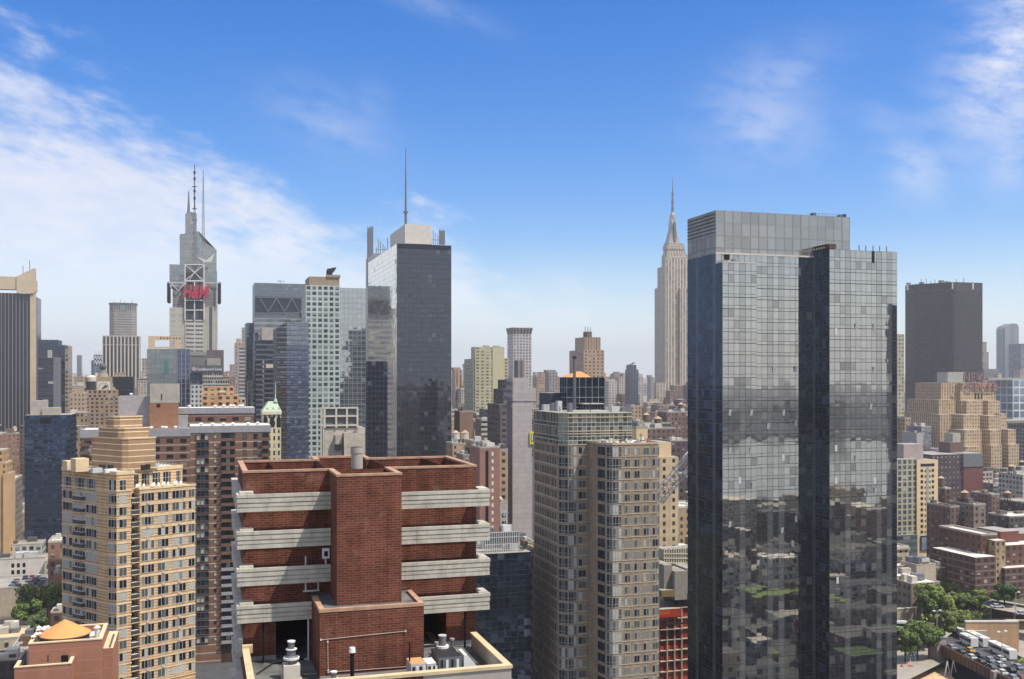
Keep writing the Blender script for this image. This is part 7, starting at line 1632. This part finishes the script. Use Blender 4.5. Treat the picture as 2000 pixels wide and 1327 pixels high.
b.box(u-1.6,u+1.6,v-.8,v+.8,2.5,3.4,plain('digger_orange', (206,90,40))); b.box(u-.2,u+1.1,v-.7,v+.7,3.4,5.0,GLS,MATS['digger_orange']); b.box(u-1.8,u+1.8,v-1.0,v-.5,2,2.6,TYR); b.box(u-1.8,u+1.8,v+.5,v+1.0,2,2.6,TYR); b.bar((u-1.2,v,3.4),(u-3,v,5.4),.35,MATS['digger_orange']); b.bar((u-3,v,5.4),(u-4.2,v,3.2),.3,MATS['digger_orange']); solid('excavator', b, 'small orange digger on the sandy site at the bottom edge', 'digger')
b = MB(); u, v = ground(1845,1322,2)
for k in range(2): b.bar((u+k*2.4,v,2),(u+1+k*2.4,v,7),.25,WHITE); b.bar((u+1+k*2.4,v,7),(u+2+k*2.4,v,3),.2,WHITE)
solid('pipe_hoops', b, 'white bent pipe hoops standing on the sandy site under the ramp', 'pipes')

# ground
b = MB(); s_ = 9000.0
b.face([(-s_,-150,0),(s_,-150,0),(s_,12000,0),(-s_,12000,0)], ASPH); solid('ground', b, kind='structure', org=(0,0,0))
b = MB(); pp = [ground(1745,1302,2.0), ground(1880,1345,2.0), ground(1745,1400,2.0)]
q = [ground(1740,1303,2), ground(1846,1306,2), ground(1880,1345,2), ground(1740,1345,2)]
b.face([(*p,2.0) for p in (q[3],q[2],q[1],q[0])], SAND); solid('terrain', b, kind='structure')
b = MB(); q = [ground(1740,1345,4.8), ground(1850,1290,4.8), ground(2080,1290,4.8), ground(2080,1222,4.8), ground(1740,1205,4.8)]
b.face([(*p,4.8) for p in q], PAV); solid('parking_lot', b, kind='structure')
b = MB(); q = [ground(1740,1205,6), ground(2080,1222,6), ground(2080,1120,6), ground(1740,1120,6)]
b.face([(*p,6.0) for p in q], plain('earth', (84,80,68), .95, var=.4, scale=.1)); solid('terrain', b, kind='structure')

# ------------------------------------------------------------------ trees
LEAF = []
for i, c in enumerate(((100,116,54),(124,136,70),(62,80,42),(92,100,64))):
    m = plain('leaves_%d' % i, c, .75, var=.35, scale=.8, spec=.2); LEAF.append(m)
BARK = plain('bark', (82,68,54), .95, var=.3, scale=2)
def tree(u, v, z, h, r, label, seed, pal=(0,1,2), nl=2600, squash=.75, group=None, leaf=.55):
    rr = random.Random(seed); t = root('tree', label, 'tree', u, v, z, group)
    b = MB(); b.cyl(u, v, .35, z, z+h*.45, BARK, 8, r1=.2)
    tips = []
    for k in range(7):
        a_ = k*2.4+rr.random(); ln = r*rr.uniform(.35,.8); e_ = (u+cos(a_)*ln, v+sin(a_)*ln, z+h*rr.uniform(.55,.9)); b.bar((u,v,z+h*rr.uniform(.25,.45)), e_, .16, BARK); tips.append(e_)
    part('trunk', b, t)
    blobs = []
    for k in range(15):
        a_ = rr.uniform(0,2*pi); q = sqrt(rr.random())*r*.78; zz_ = z+h*(.62+rr.uniform(-.26,.25)*(1-.5*(q/r)**2)); blobs.append((u+cos(a_)*q, v+sin(a_)*q, zz_, r*rr.uniform(.26,.46)))
    b = MB()
    for i in range(nl):
        bx_ = rr.choice(blobs); th, ph = rr.uniform(0,2*pi), math.acos(rr.uniform(-.75,1)); q = bx_[3]*rr.uniform(.72,1.08)
        c_ = Vector((bx_[0]+q*sin(ph)*cos(th), bx_[1]+q*sin(ph)*sin(th), bx_[2]+q*cos(ph)*squash))
        nrm = Vector((sin(ph)*cos(th)+rr.uniform(-.6,.6), sin(ph)*sin(th)+rr.uniform(-.6,.6), cos(ph)+rr.uniform(-.3,.7))).normalized(); t1 = nrm.orthogonal().normalized(); t1.rotate(Matrix.Rotation(rr.uniform(0,6.28), 3, nrm)); t2 = nrm.cross(t1); s_ = leaf*rr.uniform(.6,1.3)
        b.face([c_-t1*s_, c_-t2*s_*.7, c_+t1*s_, c_+t2*s_*.7], LEAF[rr.choice(pal)])
    part('crown', b, t); return t
TR = [ # px, py(base), z, h, r, label, palette
 (74,1205,8,12.5,11,'broad green tree between the garage and the tan striped tower, the larger one',(0,1,2)),(100,1196,8,11,8,'green tree close to the tan striped tower, behind the broad one',(0,2,1)),(52,1222,8,10,6.5,'smaller green tree at the left front of the broad one',(0,2)),(66,1240,8,7,5,'dark shaded tree below the broad tree at left',(2,3)),
 (1826,1208,8,16,9.5,'big bright green tree above the retaining wall at right',(0,1,1)),(1812,1212,8,13,6.5,'darker green tree left of the big bright one above the retaining wall',(0,2)),(1842,1204,8,9,7,'yellow green sprawling bush-like tree right of the big bright tree',(1,1,0)),(1870,1196,9,8,6,'grey green small tree in the middle of the embankment',(3,0)),(1897,1192,10,8,6,'olive small tree right of the grey green one on the embankment',(3,0,2)),(1914,1188,11,8,4.5,'bright green round tree at the right end of the embankment',(1,0)),(1886,1186,10,6,5,'low dark tree behind the olive one on the embankment',(2,3)),
 (1842,1158,6,7,5,'small dull green tree at the left of the low shop roofs',(3,2)),(1866,1163,6,6,5,'grey green shrub tree in front of the low shop roofs',(3,0)),(1902,1160,6,8,6,'green tree by the corner of the balconied slab',(2,0)),(1878,1170,6,5,4,'small olive tree at the top of the embankment',(3,3)),
 (1852,1148,6,10,8,'green tree among the low roofs, left of two behind the embankment',(0,3)),(1888,1146,6,12,9,'green tree against the balconied slab, right of two behind the embankment',(0,2)),(1962,1182,14,8,7,'dark tree at the foot of the balconied slab',(2,2)),
 (1768,1292,5,12,7,'green tree nearest the glass tower at the bottom right',(0,2)),(1792,1288,5,12,7,'green tree behind the blue road sign',(0,2,3)),(1814,1286,5,13,7,'darker green tree beside the tall twin-headed lamp',(2,0)),(1795,1262,6,9,7,'olive tree behind the tree row, next to the coaches',(3,0)),(1812,1256,6,7,6,'olive low tree just left of the twin-headed lamp',(3,0)),(1862,1255,6,12,7.5,'grey green tree behind the ramp, left of the white shelters',(3,0)),(1872,1258,6,8,5,'small grey green tree directly left of the white shelters',(3,2)),(1995,1318,5,5,4,'small green shrub tree at the bottom right corner of the ramp',(0,1))]
for i, (px, py, z, h, r, lab, pal) in enumerate(TR):
    u, v = ground(px, py, z); tree(u, v, z-1, h+1, r*(.8 if px < 200 else .68), lab, 300+i, pal)
def scrub(name, quad, z, n, seed, pal, hmax=1.2):
    rr = random.Random(seed); b = MB(); P_ = [Vector(ground(px, py, z)) for px, py in quad]
    for i in range(n):
        s_, t_ = rr.random(), rr.random(); p = (P_[0]*(1-s_)+P_[1]*s_)*(1-t_)+(P_[3]*(1-s_)+P_[2]*s_)*t_
        c_ = Vector((p.x, p.y, z+rr.uniform(.1,hmax))); nrm = Vector((rr.uniform(-1,1),rr.uniform(-1,1),rr.uniform(.3,1.2))).normalized(); t1 = nrm.orthogonal().normalized(); t2 = nrm.cross(t1); w_ = rr.uniform(.35,.9)
        b.face([c_-t1*w_,c_-t2*w_*.7,c_+t1*w_,c_+t2*w_*.7], LEAF[rr.choice(pal)])
    solid(name, b, kind='stuff', label='green undergrowth covering the bank' if n else None)
scrub('undergrowth', ((1800,1212),(1930,1212),(1930,1180),(1800,1185)), 9, 2600, 5, (0,1,3), 2.0)
scrub('hedge_planting', ((1748,1308),(1846,1304),(1846,1296),(1748,1300)), 2.5, 900, 6, (2,0), 1.8)
# ================================================================== the mass of the city between the named buildings
PALF = [('tan brick', GP3), ('grey brick', GP2), ('brown brick', GPN), ('red brick', GP4), ('cream', GP5), ('dark brick', GP6), ('white loft', GP7), ('pale stone', fac('infill_stone', (188,176,156), (92,88,84), ww=.45, wh=.55, grime=.2)), ('rose brick', fac('infill_rose', (164,124,104), (82,72,68), ww=.42, wh=.5, grime=.25)), ('grey glass', fac('infill_glass', (120,126,130), (70,80,90), ww=.8, wh=.6, blindp=.25, grime=.1))]
def zone(px):
    for lim, nm in ((130,'left of the clock tower'),(300,'around the clock tower'),(500,'below the red-signed tower'),(720,'behind the green gridded tower'),(920,'beside the pale sided tower'),(1050,'around the lilac slab'),(1200,'behind the glass penthouse'),(1280,'left of the spired skyscraper'),(1360,'at the foot of the spired skyscraper'),(1770,'behind the big glass tower'),(1880,'below the black slab')):
        if px < lim: return nm
    return 'around the lettered hotel'
rr = random.Random(99); cand = []
v = 420.0
while v < 3400:
    step = 26 if v < 900 else (34 if v < 1600 else 52)
    u = -900.0 - v*.2
    while u < v*1.1+300:
        w_ = rr.uniform(12, 30) if v < 1500 else rr.uniform(22, 48)
        x_, y_ = xy(u, v)
        if y_ > 250:
            p0 = proj(u, v, 0)[0]; p1 = proj(u+w_, v, 0)[0]
            if p1 > -10 and p0 < 2010:
                h = rr.choice([14,17,20,24,28,34,40,48,58]) * rr.uniform(.8,1.2)
                if v > 1200: h = min(rr.choice([24,30,40,50,60,74,88,96])*rr.uniform(.8,1.15), 100)
                if v < 700: h *= .7
                pc = (p0+p1)/2
                if pc > 1800 and v < 1020: h = min(h, H - 195/F*(v/.86))
                for pa, pb, vm_, tp in ((1040, 1350, 1500, 795), (870, 1000, 950, 835), (130, 470, 1000, 800), (1745, 1830, 1100, 860)):
                    if pa < pc < pb and v < vm_: h = min(h, H - (tp-HY)/F*(v/.9))
                if h > 6: cand.append((v, u, w_, rr.uniform(14,24), h))
        u += w_ + (rr.choice([.6,.6,.6,16]) if v < 1500 else rr.choice([1,6,14]))
    v += step + rr.uniform(-3,3)
# the street canyon of the ramp and the tan wall stays open
def clear(u, v, w_, d_):
    if 1740 < proj(u+w_/2, v, 0)[0] < 2010 and v < 560: return False
    if proj(u+w_/2, v, 0)[0] < 135 and v < 560: return False
    return True
cols = 1024; near = [2000.0]*cols
ev = [(sd_[3], 0, sd_) for sd_ in SKYLINE] + [(c[0], 1, c) for c in cand if clear(*c[:2][::-1], c[2], c[3])]
ev.sort(key=lambda e: (e[0], e[1])); keep = []; BOXES = []
for d_, typ, e in ev:
    if typ == 0: a, c, t_ = e[0], e[1], e[2]
    else:
        v, u, w_, dep, h = e; ps = [proj(u, v, h), proj(u+w_, v, h), proj(u, v+dep, h), proj(u+w_, v+dep, h)]; a, c, t_ = min(p[0] for p in ps), max(p[0] for p in ps), min(p[1] for p in ps)
        if t_ < 741: t_ = 741
    i0, i1 = max(0, int(a*cols/2000)), min(cols-1, int(c*cols/2000))
    if i1 < i0: continue
    if typ == 1:
        seen = sum(max(0, near[i]-t_) for i in range(i0, i1+1))
        if seen < 10: continue
        keep.append((seen, e, (a+c)/2))
    for i in range(i0, i1+1): near[i] = min(near[i], t_)
keep.sort(key=lambda k: -k[0])
FILL = MB(); nfill = 0
for seen, (v, u, w_, dep, h), px in keep:
    # keep what is built by hand free of fillers
    if any(abs(s_[3]-v) < 32 and s_[0]-4 < px < s_[1]+4 for s_ in SKYLINE): continue
    nm, mat = rr.choice(PALF); rt = rr.choice([ROOF, ROOF_L, ROOF_D, ROOF, CONC_L])
    far = v > 1500
    if nfill < 290:
        nfill += 1
        tall = h > 50
        lab = '%s %s building in the %s city mass %s' % ('tall' if tall else 'low', nm, 'distant' if far else 'nearer', zone(px))
        R = root('city_building', lab, 'building', u, v, 0, 'infill buildings: %s %s %s %s' % (nm, 'tall' if tall else 'low', 'far' if far else 'near', zone(px)))
        b = MB(); b.box(u, u+w_, v, v+dep, 0, h, mat, rt, 3.3 if not far else 4.4, 3.5 if not far else 4.4)
        if h > 45 and rr.random() < .6: b.box(u+w_*.2, u+w_*.75, v+2, v+dep*.8, h, h+rr.uniform(4,9), mat, rt, 3.3, 3.5)
        part('wall', b, R)
        if rr.random() < .8:
            b = MB(); uu, vv = u+w_*rr.uniform(.1,.6), v+dep*rr.uniform(.1,.5); b.box(uu, uu+w_*.28, vv, vv+dep*.3, h+(0 if True else 0), h+rr.uniform(2.5,5), rr.choice([CONC, CONC_L, GPAINT, WOOD, mat if False else ROOF_D])); part('bulkhead', b, R)
        if v < 1600:
            for k in range(rr.randint(2, 4)):
                uu, vv = u+w_*rr.uniform(.05,.85), v+dep*rr.uniform(.05,.7); b = MB(); b.box(uu, uu+rr.uniform(1,3.2), vv, vv+rr.uniform(1,3), h, h+rr.uniform(.7,2.4), rr.choice([GPAINT, METAL, WHITE, CONC_L, ROOF_D])); part('rooftop_unit', b, R)
        if v < 1500 and rr.random() < .55:
            b = MB(); cz = rr.uniform(.8,1.6); b.box(u-.5, u+w_+.5, v-.55, v-.06, h-cz, h-.1, rr.choice([CONC, CONC_L, GP5, ROOF_D]), bottom=True); part('cornice', b, R)
        if v < 1300 and rr.random() < .6: water_tank(R, u+w_*.75, v+dep*.6, h, 2.1, 3.4, mat=rr.choice([WOOD, CONC_L, METAL_D]))
        if v < 1300:
            b = MB()
            for (a0,a1,b0,b1) in ((u-.05,u+w_+.05,v-.05,v+.35),(u-.05,u+w_+.05,v+dep-.35,v+dep+.05),(u-.05,u+.35,v+.35,v+dep-.35),(u+w_-.35,u+w_+.05,v+.35,v+dep-.35)): b.box(a0,a1,b0,b1,h+.005,h+.9,rr.choice([CONC, CONC_L]) if (a0,b0) == (u-.05,v-.05) else CONC)
            part('parapet', b, R)
    else:
        FILL.box(u, u+w_, v, v+dep, 0, h, mat, rt, 4.4, 4.4)
if FILL.f: solid('city_blocks', FILL, kind='stuff', label='remaining small buildings of the dense city mass', org=(0, 1500, 0))
# the city beyond, out to the haze
b = MB(); v = 3300.0
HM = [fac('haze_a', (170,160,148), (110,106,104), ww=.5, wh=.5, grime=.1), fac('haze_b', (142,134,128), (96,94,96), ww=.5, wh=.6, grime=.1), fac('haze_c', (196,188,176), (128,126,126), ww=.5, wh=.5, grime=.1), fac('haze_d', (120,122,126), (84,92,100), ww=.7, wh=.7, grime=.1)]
while v < 9000:
    u = -v*.35 - 300
    while u < v*1.15:
        w_ = rr.uniform(30, 90); px = proj(u, v, 0)[0]
        if -60 < px < 2060:
            h = rr.choice([20,30,45,60,75,90])*rr.uniform(.7,1.1)
            if rr.random() < .02: h = rr.uniform(100,125)
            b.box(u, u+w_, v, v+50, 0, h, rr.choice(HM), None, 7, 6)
        u += w_ + rr.uniform(2, 40)
    v += rr.uniform(90, 160)
solid('distant_city', b, kind='stuff', label='hazy low city stretching to the horizon', org=(1000, 5000, 0))

# ================================================================== behind the viewer: river, far shore and the west side, seen only in the glass
WAT = bpy.data.materials.new('river_water'); WAT.use_nodes = True; t_ = WAT.node_tree; bb_ = t_.nodes['Principled BSDF']; q = NT(t_)
bb_.inputs['Base Color'].default_value = (.22, .23, .21, 1); bb_.inputs['Roughness'].default_value = .12; bb_.inputs['Specular IOR Level'].default_value = .8
b = MB(); b.face([(-9000,-960,-1.5),(9000,-960,-1.5),(9000,-150,-1.5),(-9000,-150,-1.5)], WAT); solid('river', b, kind='structure', org=(0,-500,-1.5))
b = MB(); LAND = plain('far_shore', (58,66,74), .95, var=.5, scale=.004)
b.prism([(-9000,-9000),(9000,-9000),(9000,-960),(-9000,-960)], -2, 2.0, LAND)
for i in range(90):
    u = -4500+i*100+rr.uniform(-30,30); w_ = rr.uniform(120,260); v_ = -1160-rr.uniform(0,900); b.prism([(u,v_-300),(u+w_,v_-300),(u+w_,v_),(u,v_)], 2, rr.uniform(8,24), LAND, poly1=[(u+w_*.2,v_-260),(u+w_*.8,v_-260),(u+w_*.8,v_-40),(u+w_*.2,v_-40)])
for i in range(160):
    u = rr.uniform(-3500,4500); v_ = -975-rr.uniform(0,500); w_ = rr.uniform(20,60); b.box(u,u+w_,v_-30,v_,2,rr.choice([8,10,14,18,26,50])*rr.uniform(.6,1.1),rr.choice(HM),None,6,5)
solid('far_shore', b, kind='structure', org=(0,-3000,0))
b = MB()
for i in range(150):
    u = rr.uniform(-400, 800); v_ = -rr.uniform(30, 125); w_ = rr.uniform(14,34); h = rr.choice([8,10,14,16,20,28])*rr.uniform(.8,1.3)
    if abs(u) < 40 and v_ > -70: continue
    m_ = rr.choice(PALF)[1]; b.box(u,u+w_,v_-18,v_,0,h,m_,rr.choice([ROOF,ROOF_L,ROOF_D,CONC_L]),3.3,3.4)
for i in range(230):
    u = rr.uniform(40, 360); v_ = rr.uniform(0, 232); w_ = rr.uniform(7,18); h = rr.choice([5,7,9,12,15])*rr.uniform(.8,1.2)
    if (150 < u < 186 or 128 < u < 142) and v_ > 215: continue
    if proj(u, max(v_-16, 1), h)[0] < 1000 or (u < 60 and v_ > 60): continue
    m_ = rr.choice(PALF)[1]; b.box(u,u+w_,v_-rr.uniform(7,14),v_,0,h,m_,rr.choice([ROOF,ROOF_D,ROOF_D,ROOF,CONC,ROOF_L,LEAF[0],LEAF[2],ASPH]),3.3,3.4)
solid('west_side_blocks', b, kind='stuff', label='low blocks of the river side behind the viewpoint', org=(0,-200,0))
X = root('glass_tower', 'dark glass tower beside the viewpoint, seen only as a reflection in the big glass tower', 'glass tower', 330, 60)
b = MB(); b.box(338, 366, 40, 70, 0, 136, NB, ROOF_D, 2.4, 3.1); part('curtain_wall', b, X)

# ================================================================== air
b = MB(); b.prism([(-9500,-9500),(9500,-9500),(9500,12500),(-9500,12500)], -3.2, 470, ROOF, bottom=True)
for i in range(len(b.f)): b.m[i] = 0
hz = bpy.data.materials.new('haze_air'); hz.use_nodes = True; t_ = hz.node_tree; t_.nodes.clear()
pv = t_.nodes.new('ShaderNodeVolumePrincipled'); pv.inputs['Color'].default_value = (.97, .96, .97, 1); pv.inputs['Density'].default_value = 0.00011; pv.inputs['Anisotropy'].default_value = 0.2
oo = t_.nodes.new('ShaderNodeOutputMaterial'); t_.links.new(pv.outputs[0], oo.inputs['Volume'])
b.mats = [hz]
o_ = solid('haze', b, kind='stuff', org=(0,0,0))
